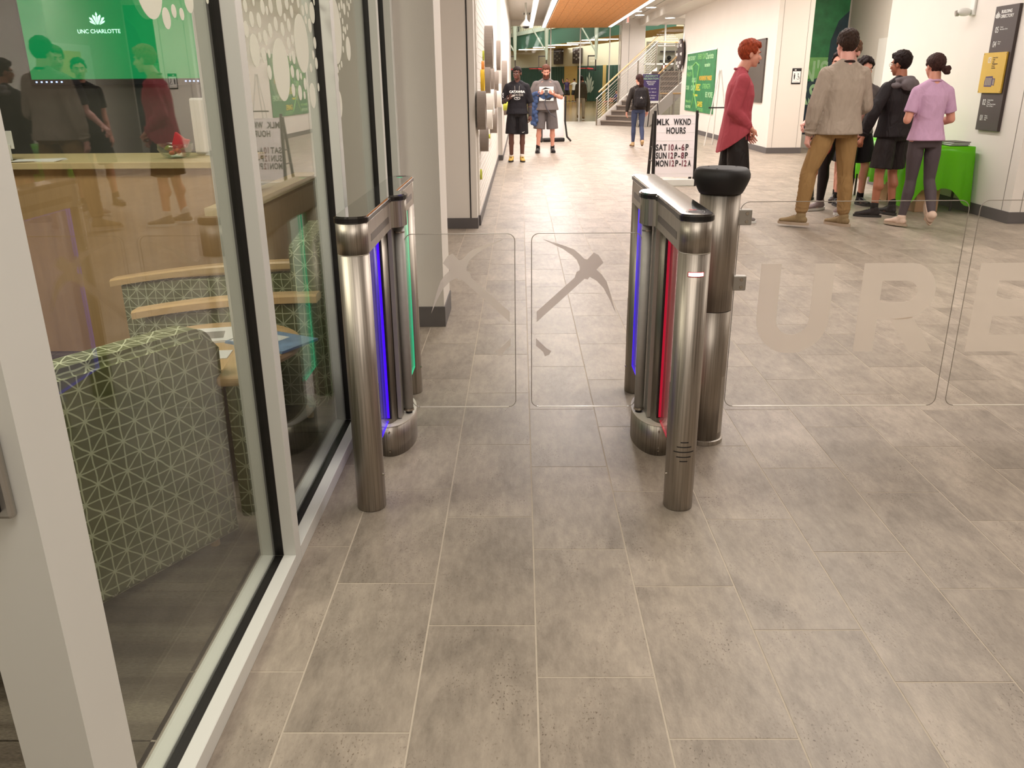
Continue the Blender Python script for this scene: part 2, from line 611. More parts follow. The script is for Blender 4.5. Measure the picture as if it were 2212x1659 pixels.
def copy_tree(o, parent=None):
    c = o.copy()
    COL.objects.link(c)
    c.parent = parent
    for ch in list(o.children):
        copy_tree(ch, c)
    return c


def box(bm, x0, x1, y0, y1, z0, z1, bev=0.0, seg=2):
    r = bmesh.ops.create_cube(bm, size=1.0)
    vs = r['verts']
    for v in vs:
        v.co = Vector(((x0 + x1) / 2 + v.co.x * (x1 - x0), (y0 + y1) / 2 + v.co.y * (y1 - y0), (z0 + z1) / 2 + v.co.z * (z1 - z0)))
    if bev:
        es = list({e for v in vs for e in v.link_edges})
        bmesh.ops.bevel(bm, geom=es, offset=bev, segments=seg, affect='EDGES', profile=0.5)
    return vs


def B(*a, **k):
    bm = bmesh.new()
    box(bm, *a, **k)
    return bm


def tube(bm, p0, p1, r0, r1=None, n=16, cap=True):
    p0 = Vector(p0)
    p1 = Vector(p1)
    r1 = r0 if r1 is None else r1
    d = (p1 - p0)
    q = d.to_track_quat('Z', 'Y').to_matrix()
    a, b = [], []
    for i in range(n):
        t = 2 * PI * i / n
        v = q @ Vector((math.cos(t), math.sin(t), 0))
        a.append(bm.verts.new(p0 + v * r0))
        b.append(bm.verts.new(p1 + v * r1))
    for i in range(n):
        j = (i + 1) % n
        bm.faces.new((a[i], a[j], b[j], b[i]))
    if cap:
        bm.faces.new(a[::-1])
        bm.faces.new(b)


def ring_tube(bm, pts, r, n=8):
    """closed loop of tube through pts, one connected surface"""
    N_ = len(pts)
    c = sum((Vector(p) for p in pts), Vector()) / N_
    rings = []
    for i, p in enumerate(pts):
        tan = (Vector(pts[(i + 1) % N_]) - Vector(pts[i - 1])).normalized()
        out = (Vector(p) - c)
        out = (out - tan * out.dot(tan)).normalized()
        up = tan.cross(out)
        rings.append([bm.verts.new(Vector(p) + (out * math.cos(2 * PI * k / n) + up * math.sin(2 * PI * k / n)) * r) for k in range(n)])
    for i in range(N_):
        a, b = rings[i], rings[(i + 1) % N_]
        for k in range(n):
            j = (k + 1) % n
            bm.faces.new((a[k], a[j], b[j], b[k]))
    bmesh.ops.recalc_face_normals(bm, faces=bm.faces)


def path_tube(bm, pts, r, n=8):
    for a, b in zip(pts[:-1], pts[1:]):
        tube(bm, a, b, r, r, n)


def lathe(bm, prof, n=32, cx=0, cy=0):
    rings = []
    for r, z in prof:
        rings.append([bm.verts.new((cx + r * math.cos(2 * PI * i / n), cy + r * math.sin(2 * PI * i / n), z)) for i in range(n)])
    for a, b in zip(rings[:-1], rings[1:]):
        for i in range(n):
            j = (i + 1) % n
            bm.faces.new((a[i], a[j], b[j], b[i]))
    bm.faces.new(rings[0][::-1])
    bm.faces.new(rings[-1])


def prism(bm, pts, z0, z1):
    """closed outline (x,y) extruded z0..z1"""
    a = [bm.verts.new((x, y, z0)) for x, y in pts]
    b = [bm.verts.new((x, y, z1)) for x, y in pts]
    n = len(pts)
    for i in range(n):
        j = (i + 1) % n
        bm.faces.new((a[i], a[j], b[j], b[i]))
    bm.faces.new(a[::-1])
    bm.faces.new(b)
    bmesh.ops.recalc_face_normals(bm, faces=bm.faces)


def plate_xz(bm, pts, y0, y1):
    """outline (x,z) extruded along y"""
    a = [bm.verts.new((x, y0, z)) for x, z in pts]
    b = [bm.verts.new((x, y1, z)) for x, z in pts]
    n = len(pts)
    for i in range(n):
        j = (i + 1) % n
        bm.faces.new((a[i], a[j], b[j], b[i]))
    bm.faces.new(a[::-1])
    bm.faces.new(b)
    bmesh.ops.recalc_face_normals(bm, faces=bm.faces)


def rrect(x0, x1, z0, z1, r, n=8):
    out = []
    for cx, cz, a0 in ((x1 - r, z1 - r, 0), (x0 + r, z1 - r, PI / 2), (x0 + r, z0 + r, PI), (x1 - r, z0 + r, 1.5 * PI)):
        for i in range(n + 1):
            t = a0 + PI / 2 * i / n
            out.append((cx + r * math.cos(t), cz + r * math.sin(t)))
    return out


def disc(bm, c, nrm, r, n=28, th=0.0006):
    tube(bm, Vector(c) - Vector(nrm) * th / 2, Vector(c) + Vector(nrm) * th / 2, r, r, n)


def ellipsoid(bm, c, r, rot=None, u=14, v=9):
    mt = Matrix.Translation(Vector(c)) @ (rot.to_4x4() if rot else Matrix.Identity(4)) @ Matrix.Diagonal((r[0], r[1], r[2], 1))
    bmesh.ops.create_uvsphere(bm, u_segments=u, v_segments=v, radius=1.0, matrix=mt)


def text(name, body, size, m, mw, parent=None, depth=0.0008, bold=0.0, align='LEFT', sx=1.0, space=1.0):
    c = bpy.data.curves.new(name, 'FONT')
    c.body = body
    c.size = size
    c.extrude = depth / 2
    c.offset = bold
    c.align_x = align
    c.space_character = space
    c.resolution_u = 4
    tmp = bpy.data.objects.new(name, c)
    COL.objects.link(tmp)
    dg = bpy.context.evaluated_depsgraph_get()
    me = bpy.data.meshes.new_from_object(tmp.evaluated_get(dg))
    bpy.data.objects.remove(tmp)
    bpy.data.curves.remove(c)
    me.materials.clear()
    me.materials.append(M[m] if isinstance(m, str) else m)
    me.transform(mw @ Matrix.Diagonal((sx, 1, 1, 1)))
    o = bpy.data.objects.new(name, me)
    COL.objects.link(o)
    if parent is not None:
        o.parent = parent
    return o


def frame_m(origin, xdir, updir):
    """text basis: x along xdir, y along updir"""
    x = Vector(xdir).normalized()
    y = Vector(updir).normalized()
    z = x.cross(y)
    return Matrix(((x.x, y.x, z.x, origin[0]), (x.y, y.y, z.y, origin[1]), (x.z, y.z, z.z, origin[2]), (0, 0, 0, 1)))


def uv_box(o):
    me = o.data
    uv = me.uv_layers.new(name='UVMap')
    for p in me.polygons:
        n = p.normal
        ax, ay, az = abs(n.x), abs(n.y), abs(n.z)
        for li in p.loop_indices:
            co = me.vertices[me.loops[li].vertex_index].co
            if az > max(ax, ay):
                uv.data[li].uv = (co.x, co.y)
            elif ax > ay:
                uv.data[li].uv = (co.y, co.z)
            else:
                uv.data[li].uv = (co.x, co.z)


def crown_logo(bm, mw, s, th=0.001):
    """leaf-like crown emblem drawn as radiating petals on the plane of mw (x right, y up), s = height"""
    def poly(pts):
        a = [bm.verts.new(mw @ Vector((x * s, y * s, th / 2))) for x, y in pts]
        b = [bm.verts.new(mw @ Vector((x * s, y * s, -th / 2))) for x, y in pts]
        n = len(pts)
        bm.faces.new(a)
        bm.faces.new(b[::-1])
        for i in range(n):
            j = (i + 1) % n
            bm.faces.new((b[i], b[j], a[j], a[i]))
    poly([(0, 1.0), (-0.09, 0.82), (0, 0.62), (0.09, 0.82)])
    poly([(0, 0.05), (-0.05, 0.12), (-0.06, 0.6), (0, 0.72), (0.06, 0.6), (0.05, 0.12)][::1])
    for sgn in (-1, 1):
        poly([(sgn * x, y) for x, y in ((0.08, 0.08), (0.34, 0.68), (0.30, 0.80), (0.10, 0.66))])
        poly([(sgn * x, y) for x, y in ((0.12, 0.06), (0.58, 0.48), (0.60, 0.62), (0.40, 0.56))])
        poly([(sgn * x, y) for x, y in ((0.16, 0.04), (0.56, 0.22), (0.62, 0.36), (0.40, 0.30))])


# ================================================================ STRUCTURE
TW, TL = 0.305, 0.62607
X0 = -0.26782
base = B(-0.86, 8.6, 0.2, 35.0, -0.06, -0.0009)
floor = struct('floor', base, 'grout')
PH = {-2: 5.8317, -1: 5.1193, 0: 6.4768, 1: 5.7608, 2: 5.0564, 3: 6.4027, 4: 5.6979, 5: 7.0604}
J = 0.0028


def tile_bm(x0, x1, y0, y1, bm=None):
    bm = bm or bmesh.new()
    z0, z1 = -0.006, 0.0
    b = 0.0012
    v = [bm.verts.new(c) for c in ((x0, y0, z0), (x1, y0, z0), (x1, y1, z0), (x0, y1, z0),
                                   (x0 + b, y0 + b, z1), (x1 - b, y0 + b, z1), (x1 - b, y1 - b, z1), (x0 + b, y1 - b, z1))]
    for f in ((4, 5, 6, 7), (0, 1, 5, 4), (1, 2, 6, 5), (2, 3, 7, 6), (3, 0, 4, 7)):
        bm.faces.new([v[i] for i in f])
    return bm


tiles = []
for c in range(-2, 29):
    ph = PH.get(c, (1.725 - 0.704 * (c + 2))) * TW
    ph = ph % TL
    y = ph - TL
    while y < 35.0:
        y0, y1 = max(y, 0.3), min(y + TL, 34.9)
        xa, xb = X0 + c * TW, X0 + (c + 1) * TW
        if y1 - y0 > 0.03:
            cx, cy = (xa + xb) / 2, (y0 + y1) / 2
            dep = cy * 0.94 + 0.49
            px = 1106 + 1787 * cx / dep
            vis = -150 < px < 2362 and cy > 1.0
            tiles.append((0 if vis else 1, cx * cx + cy * cy, xa + J / 2, xb - J / 2, y0 + J / 2, y1 - J / 2))
        y += TL
tiles.sort()
hw, hl = (TW - J) / 2, (TL - J) / 2
full = bpy.data.meshes.new('tile')
bmt = tile_bm(-hw, hw, -hl, hl)
bmt.normal_update()
bmt.to_mesh(full)
bmt.free()
full.materials.append(M['tile'])
rest = bmesh.new()
for i, (vz, d, xa, xb, ya, yb) in enumerate(tiles):
    if i < 298:
        if abs((yb - ya) - 2 * hl) < 1e-4:
            o = bpy.data.objects.new('tile', full)
            COL.objects.link(o)
        else:
            cx, cy = (xa + xb) / 2, (ya + yb) / 2
            o = link('tile', tile_bm(xa - cx, xb - cx, ya - cy, yb - cy), 'tile')
        o.location = ((xa + xb) / 2, (ya + yb) / 2, 0)
        o.parent = floor
    else:
        tile_bm(xa, xb, ya, yb, rest)
o = link('tile_field', rest, 'tile', floor)
o['kind'] = 'stuff'

# office carpet in tiles laid flush (joints run every 0.61 m)
carpet = struct('floor_office', B(-6.0, -0.86, 0.2, 6.3, -0.06, -0.006), 'black_soft')
cp = bpy.data.meshes.new('carpet_tile')
bmc = tile_bm(-0.3035, 0.3035, -0.3035, 0.3035)
bmc.to_mesh(cp)
bmc.free()
cp.materials.append(M['carpet'])
for ix in range(5):
    for iy in range(9):
        o = bpy.data.objects.new('carpet_tile', cp)
        COL.objects.link(o)
        o.location = (-1.165 - ix * 0.61, 0.62 + iy * 0.61, 0)
        o.parent = carpet
o = link('carpet_edge', B(-6.0, -3.912, 0.2, 6.3, -0.006, 0.0), 'carpet', carpet)

# ceilings
ceil = struct('ceiling', B(-0.86, 9.0, -2.5, 34.9, 3.75, 3.85), 'ceiling')
for k, xs in enumerate((3.95, 4.3)):
    link('ceiling_joint', B(xs, xs + 0.02, 9, 34.6, 3.742, 3.7505), 'ink_grey', ceil)
struct('ceiling_office', B(-6.0, -0.86, 0.0, 6.3, 2.9, 3.0), 'ceiling')
# dropped timber ceiling panel over the corridor: planks
wp = thing('wood_ceiling_panel', 'orange-toned timber ceiling panel hung between the linear lights', 'ceiling panel', (0, 0, 0))
for k in range(9):
    xa = 1.0 + 0.26 * k
    link('plank', B(xa + 0.003, xa + 0.257, 12.0, 34.4, 3.44, 3.47, bev=0.002, seg=1), 'wood_orange', wp)
link('backing', B(1.0, 3.34, 12.0, 34.4, 3.47, 3.5), 'dark_grey', wp)
for x in (1.2, 3.1):
    for y in (13.0, 20.0, 27.0, 34.0):
        link('hanger', B(x - 0.01, x + 0.01, y - 0.01, y + 0.01, 3.5, 3.75), 'dark_grey', wp)
sof = struct('ceiling_soffit', B(4.6, 5.3, 19.0, 34.6, 3.5, 3.75), 'ceiling')
for i, (xs, lab) in enumerate(((0.42, 'leftmost linear ceiling light beside the white wall'),
                               (0.90, 'linear ceiling light along the left edge of the timber panel'),
                               (3.42, 'linear ceiling light along the right edge of the timber panel'))):
    t = thing('linear_light', lab, 'ceiling light', (xs, 0, 0), 0, None)
    link('housing', B(-0.08, 0.08, 9.0, 34.2, 3.46, 3.5), 'frame_white', t)
    link('diffuser', B(-0.055, 0.055, 9.05, 34.15, 3.445, 3.46), 'light_emit', t)
    for y in (10, 18, 26, 34):
        link('hanger', B(-0.006, 0.006, y - 0.006, y + 0.006, 3.5, 3.75), 'frame_white', t)
for i, (x, y, lab) in enumerate(((4.00, 30.9, 'round downlight nearest the pink exit sign'), (4.32, 32.6, 'round downlight right of the one beside the exit sign'),
                                 (4.25, 29.4, 'round downlight furthest up the image on the white ceiling'), (5.05, 30.4, 'round downlight in the lowered soffit over the stair'),)):
    t = thing('downlight', lab, 'ceiling light', (x, y, 3.5 if i == 3 else 3.75))
    bm = bmesh.new()
    lathe(bm, [(0.17, -0.012), (0.19, -0.012), (0.19, 0.0)], 24)
    link('trim_ring', bm, 'frame_white', t)
    bm = bmesh.new()
    tube(bm, (0, 0, -0.018), (0, 0, -0.012), 0.16, 0.16, 24)
    link('lens', bm, 'light_emit', t)

# storefront ---------------------------------------------------------------
GX = -0.771
win = bpy.data.objects.new('window_1', None)
COL.objects.link(win)
win['kind'] = 'structure'
MULL = [(1.073, 1.193), (2.270, 2.325), (3.401, 3.462), (4.500, 4.555), (4.985, 5.065)]


def profile_post(y0, y1, z0, z1, name='mullion'):
    bm = bmesh.new()
    box(bm, -0.755, -0.715, y0, y1, z0, z1, bev=0.0015, seg=1)
    box(bm, -0.828, -0.787, y0, y1, z0, z1, bev=0.0015, seg=1)
    box(bm, -0.790, -0.752, y0 + 0.006, y1 - 0.006, z0, z1)
    o = link(name, bm, 'frame_white', win)
    return o


for i, (y0, y1) in enumerate(MULL):
    o = profile_post(y0, y1, 0.0, 2.75)
    for yy in ((y1 - 0.003,) if i == 0 else (y0 + 0.003, y1 - 0.003)):
        link('gasket', B(-0.7875, -0.7545, yy - 0.0038, yy + 0.0038, 0.05, 2.68), 'gasket', win)
    if i == 0:
        link('stile_face', B(-0.829, -0.7148, y0 - 0.002, y0 + 0.01, 0.0, 2.75), 'frame_white', win)
        continue
    link('cover_seam', B(-0.7545, -0.7535, y0 - 0.0006, y0, 0.05, 2.68), 'ink_grey', win)
for (a, b) in zip(MULL[:-1], MULL[1:]):
    y0, y1 = a[1], b[0]
    bm = bmesh.new()
    box(bm, -0.755, -0.715, y0, y1, 0.0, 0.05, bev=0.0015, seg=1)
    box(bm, -0.828, -0.787, y0, y1, 0.0, 0.05, bev=0.0015, seg=1)
    link('sill', bm, 'frame_white', win)
    bm = B(-0.787, -0.755, y0, y1, 0.0, 0.0465)
    link('sill_gasket', bm, 'gasket', win)
    bm = bmesh.new()
    box(bm, -0.755, -0.715, y0, y1, 2.68, 2.75)
    box(bm, -0.828, -0.787, y0, y1, 2.68, 2.75)
    link('header', bm, 'frame_white', win)
    link('glass_pane', B(GX - 0.003, GX + 0.003, y0 - 0.004, y1 + 0.004, 0.042, 2.69), 'glass', win)
# end jamb also has the entrance door stile with its lock
struct('wall_left_header', B(-0.83, -0.715, 0.2, 5.06, 2.75, 3.75), 'white_wall')

D1 = [(1.88, 1.646, 0.067), (1.953, 1.586, 0.022), (2.0, 1.604, 0.014), (2.045, 1.601, 0.013), (2.099, 1.635, 0.028), (2.224, 1.646, 0.009), (2.15, 1.75, 0.03), (1.98, 1.72, 0.03), (1.75, 1.8, 0.04)]
D2 = [(2.527, 1.657, 0.017), (2.574, 1.626, 0.021), (2.645, 1.628, 0.021), (2.696, 1.667, 0.021), (2.739, 1.661, 0.013), (2.785, 1.678, 0.021), (2.886, 1.686, 0.031), (2.942, 1.656, 0.013), (2.824, 1.629, 0.021), (2.899, 1.618, 0.021), (2.755, 1.606, 0.021), (2.696, 1.583, 0.022), (2.637, 1.581, 0.014), (2.574, 1.543, 0.045), (2.657, 1.533, 0.021), (2.717, 1.539, 0.013), (2.702, 1.485, 0.021), (2.841, 1.494, 0.095), (2.981, 1.635, 0.021), (3.035, 1.68, 0.02), (2.959, 1.578, 0.02), (3.013, 1.592, 0.015), (3.008, 1.536, 0.021), (2.962, 1.535, 0.012), (2.973, 1.491, 0.02), (3.041, 1.481, 0.019), (3.135, 1.585, 0.096), (2.964, 1.432, 0.021), (3.085, 1.477, 0.011), (3.135, 1.452, 0.02), (3.112, 1.414, 0.013), (3.053, 1.423, 0.025), (3.235, 1.411, 0.044), (3.337, 1.596, 0.021), (3.335, 1.525, 0.021), (3.337, 1.44, 0.015), (2.512, 1.596, 0.022), (2.609, 1.673, 0.01), (2.978, 1.704, 0.022), (3.134, 1.714, 0.015), (3.194, 1.696, 0.018), (3.249, 1.708, 0.02), (3.281, 1.652, 0.024), (3.225, 1.667, 0.014), (3.335, 1.699, 0.037), (3.298, 1.553, 0.016), (3.244, 1.507, 0.016)]
D3 = [(3.72, 1.66, 0.13), (3.98, 1.60, 0.05), (3.70, 1.37, 0.055), (3.62, 1.30, 0.03)]


def pack(dots, y0, y1, zlo, zhi, n, rmin, rmax, seed):
    rd = random.Random(seed)
    for _ in range(n * 30):
        if n <= 0:
            break
        y = rd.uniform(y0, y1)
        z = rd.uniform(zlo(y), zhi)
        r = rmin + (rmax - rmin) * rd.random() ** 2
        if all((y - a) ** 2 + (z - b) ** 2 > (r + c + 0.005) ** 2 for a, b, c in dots):
            dots.append((y, z, r))
            n -= 1


pack(D1, 1.3, 2.24, lambda y: 1.78, 2.6, 40, 0.012, 0.1, 3)
pack(D2, 2.36, 3.38, lambda y: 1.73, 2.6, 90, 0.012, 0.09, 4)
pack(D3, 3.50, 4.35, lambda y: 1.35 + max(0, (y - 3.62)) * 0.9, 2.3, 150, 0.012, 0.035, 5)
for nm, dd in (('frosted_dots', D1), ('frosted_dots', D2), ('frosted_dots', D3)):
    bm = bmesh.new()
    for y, z, r in dd:
        if r > 0 and z + r < 2.67:
            tube(bm, (GX + 0.0032, y, z), (GX + 0.0038, y, z), r, r, 20 if r < 0.04 else 40)
    o = link(nm, bm, 'dot_film', win)
    o['kind'] = 'stuff'

# lock housing on the near stile
lk = thing('door_lock', 'dark door lock with a metal rim on the near white stile', 'lock', (-0.78, 1.073, 0.93))
link('rim', B(-0.10, 0.040, -0.016, 0.0, -0.075, 0.06, bev=0.006), 'clamp', lk)
link('housing', B(-0.10, 0.026, -0.040, -0.012, -0.062, 0.05, bev=0.003), 'black_plastic', lk)

# white pier after the storefront, recess and textured corridor wall
bm = bmesh.new()
box(bm, -0.86, -0.485, 5.065, 5.50, 0.13, 3.75)
pier = struct('wall_left_pier', bm, 'white_wall')
link('baseboard', B(-0.87, -0.478, 5.058, 5.507, 0, 0.13, bev=0.002, seg=1), 'baseboard', pier)
struct('wall_recess', B(-1.3, -1.2, 5.5, 8.86, 0, 3.75), 'white_wall')
struct('wall_recess_end', B(-1.3, -0.86, 5.40, 5.50, 0, 3.75), 'white_wall')
bm = B(-1.3, -0.46, 8.86, 9.05, 0.11, 3.75)
pier2 = struct('wall_left_corner', bm, 'white_wall')
link('corner_joint', B(-0.535, -0.522, 8.855, 8.861, 0.11, 3.5), 'ink', pier2)
link('baseboard', B(-1.3, -0.452, 8.85, 9.06, 0, 0.11), 'baseboard', pier2)
# corridor wall of painted brick courses
wl = struct('wall_left', B(-0.6, -0.4425, 9.05, 17.3, 0.11, 3.75), 'white_wall')
hb = bpy.data.meshes.new('brick')
bmb = B(-0.006, 0.006, -0.196, 0.196, -0.0305, 0.0305, bev=0.0025, seg=1)
bmb.to_mesh(hb)
bmb.free()
hb.materials.append(M['white_wall'])
nb = 0
for cidx in range(22):
    yy = 9.27 + (0.2 if cidx % 2 else 0)
    while yy < 13.0 and nb < 200:
        o = bpy.data.objects.new('brick', hb)
        COL.objects.link(o)
        o.parent = wl
        o.location = (-0.446, yy, 0.145 + 0.0675 * cidx)
        yy += 0.40
        nb += 1
bm = bmesh.new()
for cidx in range(50):
    yy = 9.27 + (0.2 if cidx % 2 else 0)
    while yy < 20.0:
        if yy >= 13.0 or cidx >= 22:
            box(bm, -0.452, -0.440, yy - 0.196, yy + 0.196, 0.1145 + 0.0675 * cidx, 0.1755 + 0.0675 * cidx)
        yy += 0.40
o = link('brick_field', bm, 'white_wall', wl)
o['kind'] = 'stuff'
link('baseboard', B(-0.6, -0.432, 9.05, 17.2, 0, 0.11), 'baseboard', wl)
pl = struct('wall_left_far', B(-0.6, -0.36, 17.2, 35.0, 0.10, 3.75), 'white_wall')
link('baseboard', B(-0.6, -0.35, 17.19, 35.0, 0, 0.10), 'baseboard', pl)

# right-hand walls
wr = struct('wall_right', B(5.2, 5.9, 8.95, 12.72, 0.12, 3.75), 'white_wall')
link('baseboard', B(5.19, 5.91, 8.94, 12.73, 0, 0.12), 'baseboard', wr)
for xs in (5.31, 5.40):
    link('panel_joint', B(xs, xs + 0.006, 8.946, 8.951, 0.12, 3.5), 'ink_grey', wr)
link('panel_joint', B(5.196, 5.201, 9.10, 9.106, 0.12, 3.5), 'ink_grey', wr)
wn = struct('wall_right_near', B(5.9, 9.0, 8.95, 9.1, 0.12, 3.75), 'white_wall')
link('baseboard', B(5.91, 9.0, 8.94, 9.11, 0, 0.12), 'baseboard', wn)
w3 = struct('wall_right_far', B(5.26, 5.98, 18.4, 28.75, 0.12, 3.75), 'white_wall')
link('baseboard', B(5.25, 5.99, 18.39, 28.76, 0, 0.12), 'baseboard', w3)
link('panel_joint', B(5.88, 5.886, 18.396, 18.401, 0.12, 3.5), 'ink_grey', w3)
link('panel_joint', B(5.36, 5.366, 18.396, 18.401, 0.12, 3.5), 'ink_grey', w3)
w4 = struct('wall_mural', B(5.98, 7.3, 20.0, 20.2, 0.0, 3.75), 'office_wall')
w5 = struct('wall_side', B(7.3, 7.5, 12.6, 20.0, 0.0, 3.75), 'office_wall')
struct('wall_side_return', B(5.9, 7.5, 12.6, 12.72, 0.0, 3.75), 'office_wall')
struct('wall_back', B(-1.0, 9.0, -2.6, -2.5, 0, 3.75), 'white_wall')
struct('wall_lobby_right', B(8.9, 9.0, -2.5, 8.95, 0, 3.75), 'white_wall')
struct('floor_lobby_back', B(-0.86, 9.0, -2.5, 0.2, -0.06, 0.0), 'tile')

# office walls
struct('wall_office_back', B(-6.0, -0.83, 6.2, 6.3, 0, 2.9), 'office_wall')
struct('wall_office_left', B(-6.1, -6.0, 0.0, 6.3, 0, 2.9), 'office_wall')
struct('wall_office_front', B(-6.0, -0.95, -0.1, 0.0, 0, 2.9), 'office_wall')
struct('wall_office_accent', B(-4.1, -2.2, 6.14, 6.2, 0, 2.9), 'office_dark')
d3 = struct('door_1', B(7.27, 7.30, 16.7, 18.2, 0.0, 2.25), 'frame_white')
link('door_leaf', B(7.262, 7.28, 16.82, 17.75, 0.0, 2.12), 'maple', d3)
link('door_vision_panel', B(7.255, 7.268, 17.5, 17.62, 1.0, 2.0), 'office_dark', d3)

# ================================================================ TURNSTILES
def turnstile(side, label, leds):
    """side=-1 left unit (passage on +X side), +1 right unit (passage on -X side). local u = toward passage"""
    cx = -0.548 if side < 0 else 0.566
    t = thing('turnstile', label, 'turnstile', (cx, 3.30, 0))
    k = -side
    zt = 1.052
    # posts
    for nm, yc, hz in (('near_post', -0.612, 0.93), ('far_post', 0.585, 0.93)):
        bm = bmesh.new()
        lathe(bm, [(0.050, 0.0), (0.052, 0.004), (0.052, hz - 0.0035)], 40, 0, yc)
        post = link(nm, bm, 'steel', t, smooth=False)
        for p in post.data.polygons:
            p.use_smooth = abs(p.normal.z) < 0.5
        bm = bmesh.new()
        lathe(bm, [(0.0505, hz - 0.003), (0.0505, hz)], 40, 0, yc)
        link('seam_ring', bm, 'edge_bright', post)
        # slot cover on the passage-facing flank
        bm = B(k * 0.047 - 0.004, k * 0.047 + 0.004, yc + 0.012, yc + 0.018, 0.25, 0.47)
        link('cover_edge', bm, 'ink', post)
        bm = bmesh.new()
        tube(bm, (k * 0.045, yc - 0.015, 0.135), (k * 0.056, yc - 0.017, 0.135), 0.005, 0.004, 10)
        link('screw', bm, 'bolt', post)
    # top housing outline with a bulge over the pivot rod
    def outline(w, bul, e):
        pts = []
        ya, yb = -0.612, 0.585
        n = 12
        for i in range(n + 1):       # near round end (clipped circle)
            a = PI + PI * i / n
            pts.append((w * math.cos(a), ya + w * 0.75 * math.sin(a)))
        # passage side (x=+w) going far, with bulge
        pts += [(w, -0.16), (w + 0.004, -0.145)]
        for i in range(11):
            a = -PI / 2 + PI * i / 10
            pts.append((w - 0.012 + (bul + 0.012) * math.cos(a) ** 0.8 if abs(math.cos(a)) > 1e-6 else w, -0.035 + 0.082 * math.sin(a)))
        pts += [(w, 0.062)]
        for i in range(n + 1):
            a = PI * i / n
            pts.append((w * math.cos(a), yb + w * 0.75 * math.sin(a)))
        return [(k * x, y) for x, y in pts]
    bm = bmesh.new()
    prism(bm, outline(0.0515, 0.048, 0), 0.93, zt - 0.022)
    hs = link('top_housing', bm, 'steel_flat', t)
    for p in hs.data.polygons:
        p.use_smooth = False
    # steel wrap of the near end so the cylinder continues
    for yc in (-0.612, 0.585):
        bm = bmesh.new()
        lathe(bm, [(0.0522, 0.931), (0.0522, zt - 0.0225)], 40, 0, yc)
        o = link('end_wrap', bm, 'steel', t)
        for p in o.data.polygons:
            p.use_smooth = abs(p.normal.z) < 0.5
    bm = bmesh.new()
    tube(bm, (k * 0.048, -0.035, 0.9305), (k * 0.048, -0.035, zt - 0.0225), 0.0535, 0.0535, 32)
    o = link('bulge_wrap', bm, 'steel', t)
    for p in o.data.polygons:
        p.use_smooth = abs(p.normal.z) < 0.5
    # lid: black edge plus glossy top
    bm = bmesh.new()
    prism(bm, outline(0.0555, 0.050, 0), zt - 0.022, zt)
    bmesh.ops.bevel(bm, geom=[e for e in bm.edges if abs(e.verts[0].co.z - e.verts[1].co.z) < 1e-6 and e.verts[0].co.z > zt - 0.001], offset=0.004, segments=2, affect='EDGES')
    lid = link('lid', bm, 'lid_glass' if side < 0 else 'lid_glass_reflection_tint', t)
    bm = bmesh.new()
    prism(bm, outline(0.0566, 0.0512, 0), zt - 0.020, zt - 0.0065)
    link('lid_edge', bm, 'black_plastic', t)
    # card reader mark at one end of the lid
    ye = 0.585 if side < 0 else -0.585
    bm = bmesh.new()
    bmesh.ops.create_circle(bm, segments=28, radius=0.024, cap_ends=True, matrix=Matrix.Translation((0, ye, zt + 0.0004)))
    reader_ring = link('reader_plate', bm, 'sign_dark', t)
    bm = bmesh.new()
    n = 32
    for i in range(n):
        a0, a1 = 2 * PI * i / n, 2 * PI * (i + 1) / n
        vs = [bm.verts.new((r * math.cos(a), ye + 1.15 * r * math.sin(a), zt + 0.0009)) for r, a in ((0.0285, a0), (0.0305, a0), (0.0305, a1), (0.0285, a1))]
        bm.faces.new(vs)
    link('reader_ring', bm, 'ink_grey', t)
    bm = B(-0.012, 0.012, ye + 0.045 * (1 if side < 0 else -1) * -1 - 0.003, ye + 0.045 * (1 if side < 0 else -1) * -1 + 0.003, zt, zt + 0.0006)
    link('reader_light', bm, 'led_green' if side < 0 else 'led_red', t)
    # long recessed slots along the passage side of the housing
    for (ya, yb) in ((-0.56, -0.17), (0.10, 0.53)):
        bm = bmesh.new()
        pts = [(ya, 0.958), (yb, 0.958), (yb, 0.976), (yb - 0.012, 0.983), (ya, 0.983)]
        a = [bm.verts.new((k * 0.0500, y, z)) for y, z in pts]
        b = [bm.verts.new((k * 0.0522, y, z)) for y, z in pts]
        for i in range(len(pts)):
            j = (i + 1) % len(pts)
            bm.faces.new((a[i], a[j], b[j], b[i]))
        bm.faces.new(a)
        bm.faces.new(b)
        bmesh.ops.recalc_face_normals(bm, faces=bm.faces)
        link('sensor_slot', bm, 'tv_dark', t)
    # drum on the floor: elliptical
    def ell(ax, by, n=40, ox=0.0):
        return [(ox + ax * math.cos(2 * PI * i / n), by * math.sin(2 * PI * i / n)) for i in range(n)]
    bm = bmesh.new()
    prism(bm, ell(0.093, 0.192), 0.0, 0.132)
    dr = link('base_drum', bm, 'steel', t)
    for p in dr.data.polygons:
        p.use_smooth = abs(p.normal.z) < 0.5
    bm = bmesh.new()
    prism(bm, ell(0.0945, 0.1935), 0.1315, 0.135)
    link('drum_rim', bm, 'edge_bright', dr)
    for zz in (0.025, 0.11):
        bm = bmesh.new()
        tube(bm, (k * 0.006, -0.189, zz), (k * 0.006, -0.198, zz), 0.0045, 0.0035, 10)
        link('rivet', bm, 'bolt', dr)
    # drive column: two curved shells leaving an LED slot near and far
    for (ya, yb) in ((-0.165, -0.02), (0.03, 0.165)):
        pass
    shell = ell(0.048, 0.165, 48, -0.004 * k)
    bm = bmesh.new()
    prism(bm, shell, 0.135, 0.93)
    col = link('drive_column', bm, 'steel', t)
    for p in col.data.polygons:
        p.use_smooth = abs(p.normal.z) < 0.5
